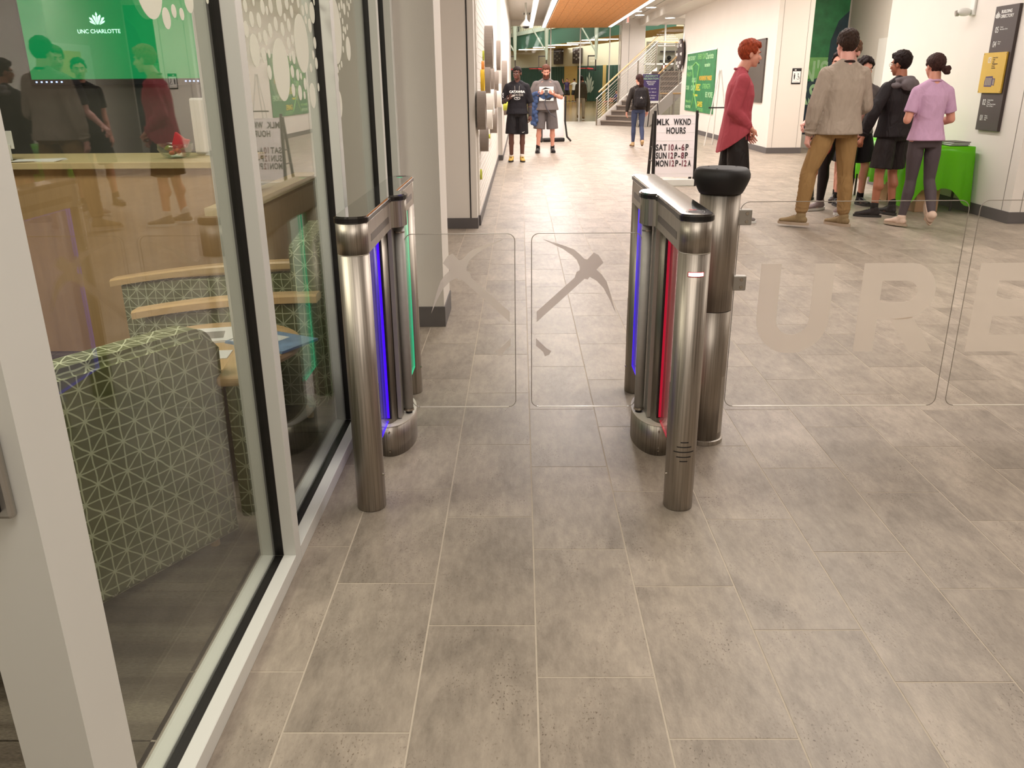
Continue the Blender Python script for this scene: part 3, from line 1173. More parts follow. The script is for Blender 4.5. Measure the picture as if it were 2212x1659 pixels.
    bm = B(k * 0.040 - 0.006, k * 0.040 + 0.010, -0.110, 0.03, 0.14, 0.93)
    link('column_inner_plate', bm, 'clamp', t)
    # LED slots: dark channel and bright strip
    for sgn, ledm in ((-1, leds[0]), (1, leds[1])):
        ys = sgn * 0.160
        bm = B(-0.004 + k * 0.003, 0.013 + k * 0.003 if k > 0 else 0.004, ys - 0.010, ys + 0.010, 0.16, 0.925) if k > 0 else B(-0.016, 0.001, ys - 0.010, ys + 0.010, 0.16, 0.925)
        ch = link('light_channel', bm, 'black_plastic', t)
        bm = B(-0.0045 + k * 0.004, 0.0045 + k * 0.004, ys + sgn * 0.0085, ys + sgn * 0.0125, 0.165, 0.92)
        link('light_strip', bm, ledm, ch)
    for sgn, ledm in ((-1, leds[0]), (1, leds[1])):
        ya, yb = (-0.560, -0.168) if sgn < 0 else (0.168, 0.535)
        xo = 0.0 if sgn < 0 else k * 0.024
        ip = link('infill_panel', B(xo - 0.003, xo + 0.003, ya, yb, 0.150, 0.925), ledm + '_panel', t)
        if sgn > 0:
            link('lit_edge', B(xo - 0.0032, xo + 0.0032, yb - 0.006, yb, 0.15, 0.925), ledm, ip)
        link('lit_edge', B(xo - 0.0032, xo + 0.0032, ya, yb, 0.147, 0.1515), ledm, ip)
        link('lit_edge', B(xo - 0.0032, xo + 0.0032, ya, yb, 0.922, 0.9265), ledm, ip)
    # pivot rod, collar and glass wing
    rx = k * 0.070
    bm = bmesh.new()
    tube(bm, (rx, -0.035, 0.158), (rx, -0.035, 0.93), 0.0195, 0.0195, 28)
    rod = link('pivot_rod', bm, 'rod_grey', t)
    for p in rod.data.polygons:
        p.use_smooth = abs(p.normal.z) < 0.5
    bm = bmesh.new()
    tube(bm, (rx, -0.035, 0.148), (rx, -0.035, 0.158), 0.0215, 0.0215, 28)
    tube(bm, (rx, -0.035, 0.9), (rx, -0.035, 0.905), 0.0205, 0.0205, 28)
    link('collar', bm, 'bolt', rod)
    bm = bmesh.new()
    tube(bm, (rx, -0.035, 0.128), (rx, -0.035, 0.149), 0.014, 0.014, 20)
    link('spindle', bm, 'ink', rod)
    return t


M['lid_glass_reflection_tint'] = mat('lid_glass_reflection_tint', rgb(50, 46, 44), 0.07, var=0.05, spec=0.9, coat=1.0)  # same black lid glass, with the pale ceiling's reflection put into its colour
tl = turnstile(-1, 'left steel turnstile beside the glass storefront with blue and green light strips', ('led_blue', 'led_green'))
tr = turnstile(1, 'right steel turnstile with speaker slots on its near post and a red light strip', ('led_red', 'led_blue'))


def glass_sheet(parent, x0, x1, z0, z1, y, r, name='glass_wing', th=0.010):
    """clear sheet in the XZ plane with polished edge"""
    pts = rrect(x0, x1, z0, z1, r)
    bm = bmesh.new()
    plate_xz(bm, pts, y - th / 2, y + th / 2)
    g = link(name, bm, 'gate_glass', parent)
    bm = bmesh.new()
    for i in range(len(pts)):
        (xa, za), (xb, zb) = pts[i], pts[(i + 1) % len(pts)]
        tube(bm, (xa, y, za), (xb, y, zb), 0.0017, 0.0017, 6, cap=False)
    link('polished_edge', bm, 'glass_edge', g)
    bm = B(x0 + r, x1 - r, y - th / 2 - 0.0005, y + th / 2 - 0.001, z0 - 0.0012, z0 + 0.0012)
    link('bottom_edge', bm, 'edge_bright', g)
    return g


# wings (children of their turnstile); coordinates local to the turnstile
gy = -0.035
gl = glass_sheet(tl, 0.088, 0.524, 0.160, 0.892, gy, 0.03)
gr = glass_sheet(tr, -0.524, -0.088, 0.160, 0.892, gy, 0.03)
PICK = [(0.085, 0.871), (0.165, 0.846), (0.21, 0.829), (0.232, 0.811), (0.252, 0.791), (0.263, 0.788), (0.276, 0.802), (0.289, 0.816), (0.308, 0.806), (0.328, 0.776),
        (0.301, 0.748), (0.322, 0.728), (0.343, 0.699), (0.358, 0.655), (0.383, 0.57), (0.356, 0.628), (0.331, 0.673), (0.303, 0.702), (0.275, 0.718), (0.268, 0.708), (0.254, 0.710),
        (0.063, 0.532), (0.063, 0.576), (0.215, 0.716), (0.222, 0.738), (0.234, 0.745), (0.234, 0.759), (0.222, 0.787), (0.202, 0.806), (0.165, 0.832)]
PEND = [(0.061, 0.463), (0.104, 0.420), (0.124, 0.408), (0.115, 0.392), (0.098, 0.385), (0.090, 0.405), (0.061, 0.431)]


def emblem(parent, flip, shift):
    bm = bmesh.new()
    for poly in (PICK, PEND):
        pts = [((-x if flip else x) + shift, z) for x, z in poly]
        plate_xz(bm, pts, gy - 0.0064, gy - 0.0054)
    return link('frosted_pickaxe', bm, 'frost' if flip else 'frost_grey', parent)


emblem(gl, True, 0.548 + 0.017)
emblem(gr, False, -0.566)

# near post extras on the right unit: light bar and speaker slots
yf = -0.612
bm = bmesh.new()


def curved_strip(bm, r, yc, a0, a1, z0, z1, dr=0.001, n=14, bow=0.0):
    ring = []
    for i in range(n + 1):
        f = i / n
        a = a0 + (a1 - a0) * f
        dz = bow * (1 - (2 * f - 1) ** 2)
        ring.append([bm.verts.new(((r + q) * math.cos(a), yc + (r + q) * math.sin(a), z + dz)) for q, z in ((0, z0), (dr, z0), (dr, z1), (0, z1))])
    for a, b in zip(ring[:-1], ring[1:]):
        for i in range(4):
            j = (i + 1) % 4
            bm.faces.new((a[i], b[i], b[j], a[j]))
    bm.faces.new(ring[0])
    bm.faces.new(ring[-1][::-1])
    bmesh.ops.recalc_face_normals(bm, faces=bm.faces)


curved_strip(bm, 0.052, yf, -PI / 2 - 0.46, -PI / 2 + 0.46, 0.857, 0.868, 0.0015)
link('light_bar', bm, 'led_bar', tr)
bm = bmesh.new()
curved_strip(bm, 0.0515, yf, -PI / 2 - 0.52, -PI / 2 + 0.52, 0.8545, 0.8705, 0.0012)
link('light_bar_rim', bm, 'red', tr)
for i, (w, z) in enumerate(((0.30, 0.268), (0.56, 0.250), (0.80, 0.231), (0.56, 0.212), (0.30, 0.196))):
    bm = bmesh.new()
    curved_strip(bm, 0.0515, yf, -PI / 2 - w * 0.9, -PI / 2 + w * 0.9, z, z + 0.0038, 0.0012)
    link('speaker_slot', bm, 'ink', tr)

# sensor post with black cap
sp = thing('barrier_post', 'thick brushed steel barrier post with a black rounded cap', 'post', (0.778, 3.288, 0))
bm = bmesh.new()
lathe(bm, [(0.078, 0.02), (0.078, 0.578)], 48)
o = link('lower_tube', bm, 'steel', sp)
for p in o.data.polygons:
    p.use_smooth = abs(p.normal.z) < 0.5
bm = bmesh.new()
lathe(bm, [(0.0775, 0.578), (0.0775, 0.581)], 48)
link('seam_ring', bm, 'ink', sp)
bm = bmesh.new()
lathe(bm, [(0.078, 0.581), (0.078, 1.045)], 48)
o = link('upper_tube', bm, 'steel', sp)
for p in o.data.polygons:
    p.use_smooth = abs(p.normal.z) < 0.5
bm = bmesh.new()
lathe(bm, [(0.085, 0.0), (0.085, 0.018), (0.0795, 0.021)], 48)
o = link('base_ring', bm, 'steel_flat', sp)
bm = bmesh.new()
lathe(bm, [(0.072, 1.040), (0.082, 1.042), (0.088, 1.052), (0.100, 1.078), (0.108, 1.100), (0.108, 1.114), (0.102, 1.129), (0.092, 1.137), (0.08, 1.138)], 56)
cap = link('cap', bm, 'black_soft', sp, smooth=True)
for a in (0.5, 2.2, 4.2):
    bm = bmesh.new()
    tube(bm, (0.07 * math.cos(a), 0.07 * math.sin(a), 1.137), (0.07 * math.cos(a), 0.07 * math.sin(a), 1.1392), 0.004, 0.004, 10)
    link('cap_screw', bm, 'ink', cap)
bm = bmesh.new()
curved_strip(bm, 0.0778, 0, -0.9, -0.3, 0.05, 0.30, 0.0006)
pl_ = link('access_panel', bm, 'steel_flat', sp)

# fixed glass barrier panels
bp = thing('glass_barrier', 'clear glass barrier panel lettered UR beside the barrier post', 'glass panel', (0, 3.288, 0))
g1 = glass_sheet(bp, 0.862, 1.752, 0.150, 1.006, 0.0, 0.035, 'glass_sheet')
for z0, z1 in ((0.917, 0.978), (0.655, 0.715)):
    cl = link('clamp', B(0.838, 0.905, -0.016, 0.016, z0, z1, bev=0.004), 'clamp', bp)
    link('clamp_tongue', B(0.80, 0.842, -0.006, 0.006, z0, z1), 'steel_flat', cl)
    for zz in (z0 + 0.015, z1 - 0.015):
        bm = bmesh.new()
        tube(bm, (0.885, -0.016, zz), (0.885, -0.019, zz), 0.007, 0.006, 16)
        link('bolt', bm, 'bolt', cl)


def letters_UR():
    out = []
    z0, z1 = 0.392, 0.762
    h = z1 - z0
    # U
    xa, xb, s = 0.962, 1.258, 0.081
    c = (xa + xb) / 2
    ro = (xb - xa) / 2
    ri = ro - s
    zc = z0 + ro - 0.006
    bm = bmesh.new()
    pts = [(xa, z1), (xa, zc)]
    n = 18
    for i in range(n + 1):
        a = PI + PI * i / n
        pts.append((c + ro * math.cos(a), zc + ro * math.sin(a)))
    pts += [(xb, z1), (xb - s, z1)]
    for i in range(n + 1):
        a = 2 * PI - PI * i / n
        pts.append((c + ri * math.cos(a), zc + ri * math.sin(a)))
    pts += [(xa + s, z1)]
    plate_xz(bm, pts, -0.0064, -0.0054)
    # R : stem, bowl, leg
    x0 = 1.373
    w = 0.30
    rb = 0.116
    zb = z1 - rb
    plate_xz(bm, [(x0, z0), (x0 + s, z0), (x0 + s, z1), (x0, z1)], -0.0064, -0.0054)
    pts = [(x0 + s, z1), (x0 + w - rb, z1)]
    for i in range(n + 1):
        a = PI / 2 - PI * i / n
        pts.append((x0 + w - rb + rb * math.cos(a), zb + rb * math.sin(a)))
    pts += [(x0 + s, z1 - 2 * rb), (x0 + s, z1 - 2 * rb + 0.072), (x0 + w - rb - 0.01, z1 - 2 * rb + 0.072)]
    ri = rb - 0.072
    for i in range(n + 1):
        a = -PI / 2 + PI * i / n
        pts.append((x0 + w - rb - 0.01 + ri * 1.2 * math.cos(a), zb + ri * math.sin(a)))
    pts += [(x0 + s, z1 - 0.072)]
    plate_xz(bm, pts, -0.0064, -0.0054)
    plate_xz(bm, [(x0 + 0.135, z1 - 2 * rb), (x0 + 0.225, z1 - 2 * rb + 0.010), (x0 + w + 0.025, z0), (x0 + w - 0.070, z0)], -0.0064, -0.0054)
    return bm


link('frosted_lettering', letters_UR(), 'frost', g1)
bp2 = thing('glass_barrier', 'second clear glass barrier panel lettered E running out of frame', 'glass panel', (0, 3.288, 0))
g2 = glass_sheet(bp2, 1.795, 2.74, 0.150, 1.006, 0.0, 0.035, 'glass_sheet')
bm = bmesh.new()
x0, s = 1.835, 0.085
plate_xz(bm, [(x0, 0.390), (x0 + 0.29, 0.390), (x0 + 0.29, 0.462), (x0 + s, 0.462), (x0 + s, 0.540), (x0 + 0.265, 0.540), (x0 + 0.265, 0.612), (x0 + s, 0.612), (x0 + s, 0.688),
              (x0 + 0.29, 0.688), (x0 + 0.29, 0.760), (x0, 0.760)], -0.0064, -0.0054)
link('frosted_lettering', bm, 'frost', g2)
for z0, z1 in ((0.917, 0.978), (0.655, 0.715)):
    link('clamp', B(2.70, 2.765, -0.016, 0.016, z0, z1, bev=0.004), 'clamp', bp2)
sp2 = copy_tree(sp)
sp2.location = (2.83, 3.288, 0)
sp2['label'] = 'second steel barrier post beyond the right edge holding the E panel'

# ================================================================ OFFICE FURNITURE
rc = thing('reception_counter', 'maple reception counter under the green screen', 'counter')
link('counter_top', B(-3.6, -1.55, 4.52, 5.18, 1.035, 1.07, bev=0.003, seg=1), 'maple_top', rc)
link('front_panel', B(-3.6, -1.62, 4.58, 4.62, 0.0, 1.035), 'maple_panel', rc)
link('end_panel', B(-1.66, -1.62, 4.62, 5.15, 0.0, 1.035), 'maple_panel', rc)
rc2 = thing('side_counter', 'lower maple side counter running back towards the office wall', 'counter')
link('counter_top', B(-1.62, -1.45, 4.27, 6.1, 0.82, 0.86), 'maple_top', rc2)
link('side_panel', B(-1.56, -1.50, 4.29, 6.1, 0.0, 0.82), 'maple_panel', rc2)

tv = thing('display_screen', 'wall-mounted screen showing a white crown emblem on green', 'screen', (0, 6.14, 0))
link('bezel', B(-3.40, -2.18, -0.06, 0.0, 1.46, 2.20, bev=0.004), 'black_plastic', tv)
scr = link('screen_picture', B(-3.385, -2.195, -0.062, -0.058, 1.50, 2.19), 'screen_green', tv)
bm = bmesh.new()
crown_logo(bm, frame_m((-2.862, -0.064, 1.84), (1, 0, 0), (0, 0, 1)), 0.085)
link('emblem', bm, 'screen_logo', scr)
text('wordmark', 'UNC CHARLOTTE', 0.036, 'screen_logo', frame_m((-2.862, -0.063, 1.792), (1, 0, 0), (0, 0, 1)), scr, align='CENTER', bold=0.0004)
for k in range(6):
    link('taskbar_icon', B(-3.36 + 0.035 * k, -3.348 + 0.035 * k, -0.0635, -0.0615, 1.478, 1.488), 'led_cyan', tv)
for k in range(4):
    link('taskbar_icon', B(-2.32 + 0.028 * k, -2.308 + 0.028 * k, -0.0635, -0.0615, 1.478, 1.487), 'led_cyan', tv)

bw = thing('candy_bowl', 'clear glass bowl of wrapped sweets on the reception counter', 'bowl', (-1.93, 4.78, 1.07))
bm = bmesh.new()
lathe(bm, [(0.04, 0.0), (0.07, 0.012), (0.095, 0.05), (0.098, 0.078), (0.094, 0.078), (0.09, 0.05), (0.066, 0.018), (0.035, 0.008)], 28)
link('bowl', bm, 'bowl_glass', bw, smooth=True)
rd = random.Random(5)
for k in range(12):
    a = rd.uniform(0, 2 * PI)
    r_ = rd.uniform(0.0, 0.055)
    bm = bmesh.new()
    ellipsoid(bm, (r_ * math.cos(a), r_ * math.sin(a), 0.03 + rd.uniform(0, 0.035)), (0.022, 0.013, 0.012), Euler((0, rd.uniform(-.5, .5), a)).to_matrix(), 10, 6)
    s_ = link('sweet', bm, ('candy_green', 'candy_orange', 'red')[k % 3])
    s_.location = (-1.93, 4.78, 1.07)
    c3 = ('green', 'orange', 'red')[k % 3]
    tag(s_, 'small %s wrapped sweet lying in the glass bowl' % c3, 'sweet', '%s sweets in the glass bowl' % c3)
bm = bmesh.new()
for (pts) in ([(0.0, 0.07), (0.03, 0.145), (0.075, 0.105), (0.105, 0.10), (0.08, 0.055)],):
    plate_xz(bm, pts, -0.014, 0.014)
bmesh.ops.bevel(bm, geom=bm.edges[:], offset=0.005, segments=1, affect='EDGES')
rp = link('snack_packet', bm, 'red')
rp.location = (-1.945, 4.78, 1.068)
tag(rp, 'red foil packet standing up in the sweet bowl', 'packet')
wb = thing('white_monitor', 'white screen seen from behind on the counter beside the bowl', 'monitor', (-1.79, 4.98, 1.07))
link('shell', B(-0.10, 0.16, -0.02, 0.01, 0.005, 0.315, bev=0.012), 'paper', wb)
link('foot', B(-0.03, 0.09, -0.05, 0.06, 0.0, 0.008, bev=0.002, seg=1), 'paper', wb)
lh = thing('leaflet_holder', 'clear tiered leaflet holder at the left end of the reception counter', 'leaflet holder', (-2.83, 4.72, 1.07))
link('leaflet', B(-0.09, 0.03, -0.005, 0.005, 0.06, 0.155, bev=0.001, seg=1), 'paper', lh)
link('leaflet', B(-0.09, 0.02, -0.025, -0.015, 0.0, 0.085, bev=0.001, seg=1), 'paper', lh)
link('stand', B(-0.10, 0.06, -0.04, 0.03, 0.0, 0.004), 'bowl_glass', lh)
bm = bmesh.new()
crown_logo(bm, frame_m((-0.035, -0.006, 0.12), (1, 0, 0), (0, 0, 1)), 0.02)
link('emblem', bm, 'ink_grey', lh)
pp = thing('paper_stack', 'loose white sheets on the reception counter by the leaflet holder', 'papers', (-2.62, 4.66, 1.07))
for k in range(4):
    o = link('sheet', B(-0.14, 0.10, -0.08, 0.08, 0.0015 * k, 0.0015 * k + 0.0012), 'paper', pp)
    o.rotation_euler = (0, 0, 0.1 * k)


def rounded_panel(w, h, d, r=0.05, bulge=0.0):
    """upright cushion in local x (width) z (height), thickness d in y, with rounded top corners"""
    pts = [(-w / 2, 0), (w / 2, 0), (w / 2, h - r)]
    for i in range(7):
        a = PI / 2 * i / 6
        pts.append((w / 2 - r + r * math.cos(a), h - r + r * math.sin(a)))
    for i in range(7):
        a = PI / 2 + PI / 2 * i / 6
        pts.append((-w / 2 + r + r * math.cos(a), h - r + r * math.sin(a)))
    bm = bmesh.new()
    plate_xz(bm, pts, -d / 2, d / 2)
    bmesh.ops.bevel(bm, geom=[e for e in bm.edges if abs(e.verts[0].co.y - e.verts[1].co.y) < 1e-6], offset=min(0.025, d * 0.3), segments=3, affect='EDGES')
    return bm


def fabric_obj(name, bm, parent, loc=(0, 0, 0), rz=0.0):
    o = link(name, bm, 'fabric', parent)
    uv_box(o)
    o.location = loc
    o.rotation_euler = (0, 0, rz)
    return o


# chair A: back towards us.  back slab runs from (-0.985,2.49) to (-1.42,1.68)
ca = thing('lounge_armchair', 'nearest olive lounge chair with pale star-lattice fabric, its back to the glass', 'armchair', (0, 0, 0))
p0, p1 = Vector((-0.945, 2.46)), Vector((-1.42, 1.665))
mid = (p0 + p1) / 2
ang = math.atan2(p0.y - p1.y, p0.x - p1.x)
w = (p0 - p1).length
nv = Vector((math.sin(ang), -math.cos(ang)))     # toward camera side
cen = mid - nv * 0.07
fabric_obj('backrest', rounded_panel(w, 0.72, 0.14, 0.07), ca, (cen.x, cen.y, 0.03), ang)
fabric_obj('seat', B(-0.34, 0.34, -0.28, 0.28, 0.0, 0.30, bev=0.04, seg=3), ca, (cen.x - nv.x * 0.34, cen.y - nv.y * 0.34, 0.12), ang)
for s_, (ax, ay) in ((1, (-0.915, 2.56)), (-1, (-1.70, 2.18))):
    pn = fabric_obj('arm_panel', B(-0.035, 0.035, -0.12, 0.16, 0.0, 0.47, bev=0.012, seg=2), ca, (ax, ay, 0.09), 0.12)
    bm = B(-0.055, 0.045, -0.14, 0.20, 0.0, 0.035, bev=0.014, seg=3)
    o = link('armrest', bm, 'maple', ca)
    o.location = (ax, ay, 0.56)
    o.rotation_euler = (0, 0, 0.12)
for (lx, ly) in ((-1.03, 2.42), (-1.40, 1.75), (-0.95, 2.66), (-1.72, 2.3)):
    bm = bmesh.new()
    tube(bm, (lx, ly, 0), (lx, ly, 0.13), 0.016, 0.02, 12)
    link('leg', bm, 'maple', ca)

# chair D: faces left, tall back at right
cd = thing('lounge_armchair', 'far olive lounge chair with curved maple arm rails facing the side table', 'armchair', (0, 0, 0))
fabric_obj('backrest', rounded_panel(0.66, 0.76, 0.13, 0.07), cd, (-0.975, 3.85, 0.06), math.radians(97))
fabric_obj('seat', B(-0.30, 0.30, -0.27, 0.27, 0.0, 0.32, bev=0.05, seg=3), cd, (-1.34, 3.84, 0.10))


def arc_rail(parent, x0, x1, yc, z0, bow, wid, name):
    bm = bmesh.new()
    n = 16
    prev = None
    for i in range(n + 1):
        f = i / n
        x = x0 + (x1 - x0) * f
        z = z0 + bow * (1 - (1 - f) ** 2)
        sec = [bm.verts.new((x, yc + a, z + b)) for a, b in ((-wid, -0.018), (-wid, 0.010), (-wid * 0.7, 0.018), (wid * 0.7, 0.018), (wid, 0.010), (wid, -0.018))]
        if prev:
            for q in range(6):
                r_ = (q + 1) % 6
                bm.faces.new((prev[q], sec[q], sec[r_], prev[r_]))
        else:
            bm.faces.new(sec)
        prev = sec
    bm.faces.new(prev[::-1])
    bmesh.ops.recalc_face_normals(bm, faces=bm.faces)
    return link(name, bm, 'maple', parent)


arc_rail(cd, -1.69, -0.88, 3.50, 0.515, 0.07, 0.045, 'armrest')
arc_rail(cd, -2.10, -1.00, 4.17, 0.505, 0.09, 0.045, 'armrest')
for yc, xa in ((3.50, -1.64), (4.17, -2.05)):
    bm = bmesh.new()
    plate_xz(bm, [(xa, 0.09), (-0.92, 0.09), (-0.92, 0.56), (-1.2, 0.55), (xa, 0.50)], yc - 0.03, yc + 0.03)
    fabric_obj('arm_panel', bm, cd)
for (lx, ly) in ((-1.6, 3.52), (-0.98, 3.55), (-1.95, 4.15), (-1.0, 4.13)):
    bm = bmesh.new()
    tube(bm, (lx, ly, 0), (lx, ly, 0.12), 0.016, 0.02, 12)
    link('leg', bm, 'maple', cd)

tb = thing('side_table', 'round maple side table with magazines between the two lounge chairs', 'table', (-1.20, 3.07, 0))
bm = bmesh.new()
lathe(bm, [(0.30, 0.47), (0.33, 0.472), (0.335, 0.485), (0.33, 0.50), (0.3, 0.502)], 48)
link('tabletop', bm, 'maple', tb)
bm = bmesh.new()
lathe(bm, [(0.035, 0.02), (0.03, 0.47)], 20)
link('pedestal', bm, 'black_soft', tb)
bm = bmesh.new()
lathe(bm, [(0.2, 0.0), (0.2, 0.012), (0.04, 0.025)], 32)
link('foot', bm, 'black_soft', tb)
for i, (x, y, rz, m_, lab) in enumerate(((-1.30, 3.16, 0.25, 'paper', 'open white magazine lying on the side table'),
                                         (-0.98, 3.10, -0.5, 'paper_blue', 'blue-covered magazine on the edge of the side table'),
                                         (-1.17, 2.93, 0.1, 'paper', 'folded white leaflet near the front of the side table'))):
    bm = bmesh.new()
    box(bm, -0.15, 0.15, -0.10, 0.10, 0, 0.004)
    box(bm, -0.148, 0.15, -0.098, 0.10, 0.004, 0.009)
    if i == 2:
        bm.free()
        bm = B(-0.08, 0.08, -0.05, 0.05, 0, 0.003)
    t = link('magazine', bm, m_)
    t.location = (x, y, 0.502)
    t.rotation_euler = (0, 0, rz)
    tag(t, lab, 'magazine')
    if i == 0:
        link('printed_picture', B(-0.02, 0.11, -0.06, 0.04, 0.009, 0.0094), 'ink_grey', t)
    elif i == 1:
        link('printed_page', B(-0.14, 0.04, -0.085, 0.06, 0.009, 0.0094), 'ink_white', t)

# ================================================================ CORRIDOR OBJECTS
# wall discs (drums fixed to the painted brick wall)
DISCS = [('ring_grey', 11.2, 1.88, 0.25, 0.10, 'large grey drum mounted highest on the brick wall'),
         ('ring_grey', 10.8, 1.49, 0.15, 0.075, 'grey drum directly below the highest large drum'),
         ('ring_grey', 9.0, 1.19, 0.19, 0.085, 'large grey drum nearest the wall corner'),
         ('ring_grey', 9.42, 0.88, 0.13, 0.09, 'lowest grey drum close to the wall corner'),
         ('ring_yellow', 9.88, 1.48, 0.12, 0.04, 'thin yellow disc on the brick wall'),
         ('ring_green', 10.43, 1.76, 0.055, 0.02, 'small lime green disc above the orange one'),
         ('ring_orange', 10.13, 1.64, 0.055, 0.03, 'small orange disc above the yellow disc'),
         ('ring_grey', 12.66, 0.94, 0.17, 0.10, 'grey drum low on the wall in the middle of the cluster'),
         ('ring_grey', 17.55, 1.56, 0.32, 0.10, 'large grey drum far along the corridor wall'),
         ('ring_grey', 19.12, 1.01, 0.21, 0.17, 'grey drum low beyond the corridor corner'),
         ('ring_grey', 12.38, 1.48, 0.18, 0.075, 'grey drum right of the yellow disc at mid height'),
         ('ring_grey', 14.68, 1.49, 0.15, 0.08, 'grey drum beside the walking hooded man'),
         ('ring_grey', 13.62, 1.16, 0.20, 0.07, 'grey drum under the mid-height drums'),
         ('ring_white', 10.3, 1.05, 0.11, 0.11, 'white drum between the two lowest near drums'),
         ('ring_white', 11.7, 1.22, 0.16, 0.09, 'white drum left of the mid-height grey drums'),
         ('ring_white', 15.8, 1.25, 0.20, 0.10, 'white drum before the corridor corner'),
         ('ring_grey', 16.71, 1.95, 0.26, 0.07, 'grey drum high before the corridor corner'),
         ('ring_green', 12.02, 0.76, 0.03, 0.02, 'tiny lime disc under the low middle drum'),
         ('ring_green', 18.4, 1.02, 0.10, 0.19, 'lime disc behind the far low drum'),
         ('ring_green', 9.27, 0.52, 0.055, 0.02, 'single olive-yellow disc low above the skirting')]
for m_, y, z, r, d, lab in DISCS:
    t = thing('wall_drum', lab, 'wall art', (-0.44 if y < 17.2 else -0.36, y, z))
    if y > 17.2:
        d -= 0.0
    bm = bmesh.new()
    n = 40
    prof = [(0.0, r), (d, r), (d, r - 0.02), (d - 0.012, r - 0.022)]
    rings = [[bm.verts.new((x, q * math.cos(2 * PI * i / n), q * math.sin(2 * PI * i / n))) for i in range(n)] for x, q in prof]
    for a, b in zip(rings[:-1], rings[1:]):
        for i in range(n):
            j = (i + 1) % n
            bm.faces.new((a[i], a[j], b[j], b[i]))
    bmesh.ops.recalc_face_normals(bm, faces=bm.faces)
    link('drum_wall', bm, m_, t)
    bm = bmesh.new()
    tube(bm, (d - 0.02, 0, 0), (d - 0.012, 0, 0), r - 0.02, r - 0.02, 40)
    link('drum_face', bm, 'ring_white', t)

# A-frame sign
af = thing('sandwich_board', 'black-framed letter board standing on the floor with holiday opening hours', 'sign', (2.27, 12.6, 0))
for s_ in (-1, 1):
    bm = bmesh.new()
    tube(bm, (s_ * 0.305, 0.0, 0.02), (s_ * 0.305, 0.09, 1.06), 0.027, 0.022, 12)
    tube(bm, (s_ * 0.305, 0.0, 0.02), (s_ * 0.305, -0.03, 0.02), 0.03, 0.03, 12)
    link('side_rail', bm, 'black_plastic', af)
    bm = bmesh.new()
    tube(bm, (s_ * 0.32, 0.42, 0.02), (s_ * 0.32, 0.11, 1.02), 0.025, 0.02, 12)
    link('rear_leg', bm, 'black_plastic', af)
    for zz in (0.55, 0.35):
        bm = bmesh.new()
        tube(bm, (s_ * 0.305, 0.03, zz), (s_ * 0.32, 0.30, zz), 0.01, 0.01, 8)
        link('spreader', bm, 'dark_grey', af)
tilt = math.atan2(0.09, 1.04)
upv = Vector((0, math.sin(tilt), math.cos(tilt)))
nrm = Vector((0, -math.cos(tilt), math.sin(tilt)))


def board_pt(x, s, off=0.0):
    return Vector((x, 0.0, 0.02)) + upv * s + nrm * off


bm = bmesh.new()
vs = [board_pt(x, s, o_) for o_ in (0.0, 0.02) for x, s in ((-0.282, 0.11), (0.282, 0.11), (0.282, 0.985), (-0.282, 0.985))]
V = [bm.verts.new(v) for v in vs]
for f in ((3, 2, 1, 0), (4, 5, 6, 7), (0, 1, 5, 4), (1, 2, 6, 5), (2, 3, 7, 6), (3, 0, 4, 7)):
    bm.faces.new([V[i] for i in f])
pn = link('letter_panel', bm, 'sign_white', af)
bm = bmesh.new()
for k in range(8):
    s0 = 0.16 + k * 0.1165
    a = [bm.verts.new(board_pt(x, s0 + d_, o_)) for x in (-0.28, 0.28) for d_, o_ in ((0, 0.02), (0, 0.023), (0.003, 0.023), (0.003, 0.02))]
    for f in ((0, 1, 5, 4), (1, 2, 6, 5), (2, 3, 7, 6)):
        bm.faces.new([a[i] for i in f])
link('letter_track', bm, 'paper', pn)
SCL = 0.000888
for L_, s0, parts in ((535, 0.846, (('MLK', 537, 748), ('WKND', 812, 1095))), (532, 0.725, (('HOURS', 697, 1012),)),
                      (525, 0.489, (('SAT', 525, 706), ('r10', 738, 820), ('A', 834, 888), ('-', 900, 935), ('r6', 948, 998), ('P', 1015, 1065))),
                      (521, 0.374, (('SUN', 525, 703), ('r12', 735, 812), ('P', 831, 880), ('-', 893, 928), ('r8', 943, 993), ('P', 1005, 1055))),
                      (518, 0.263, (('MON', 523, 730), ('r12', 755, 832), ('P', 850, 900), ('-', 912, 945), ('r12', 960, 1038), ('A', 1058, 1108)))):
    for body, xa, xb in parts:
        m_ = 'ink_red' if body[0] == 'r' else 'ink'
        body = body.lstrip('r')
        o = text('lettering', body, 0.122, m_, Matrix.Identity(4), pn, 0.001, bold=0.0035, space=1.1)
        xs_ = [v.co.x for v in o.data.vertices]
        w0, w1 = min(xs_), max(xs_)
        tx0, tx1 = -0.282 + (xa - L_) * SCL, -0.282 + (xb - L_) * SCL
        k_ = (tx1 - tx0) / (w1 - w0)
        o.data.transform(frame_m(board_pt(0, s0, 0.0245), (1, 0, 0), upv) @ Matrix.Translation((tx0 - w0 * k_, 0, 0)) @ Matrix.Diagonal((k_, 1, 1, 1)))
bm = bmesh.new()
box(bm, -0.30, 0.30, -0.045, 0.02, 0.0, 0.10, bev=0.01)
link('base', bm, 'frame_white', af)

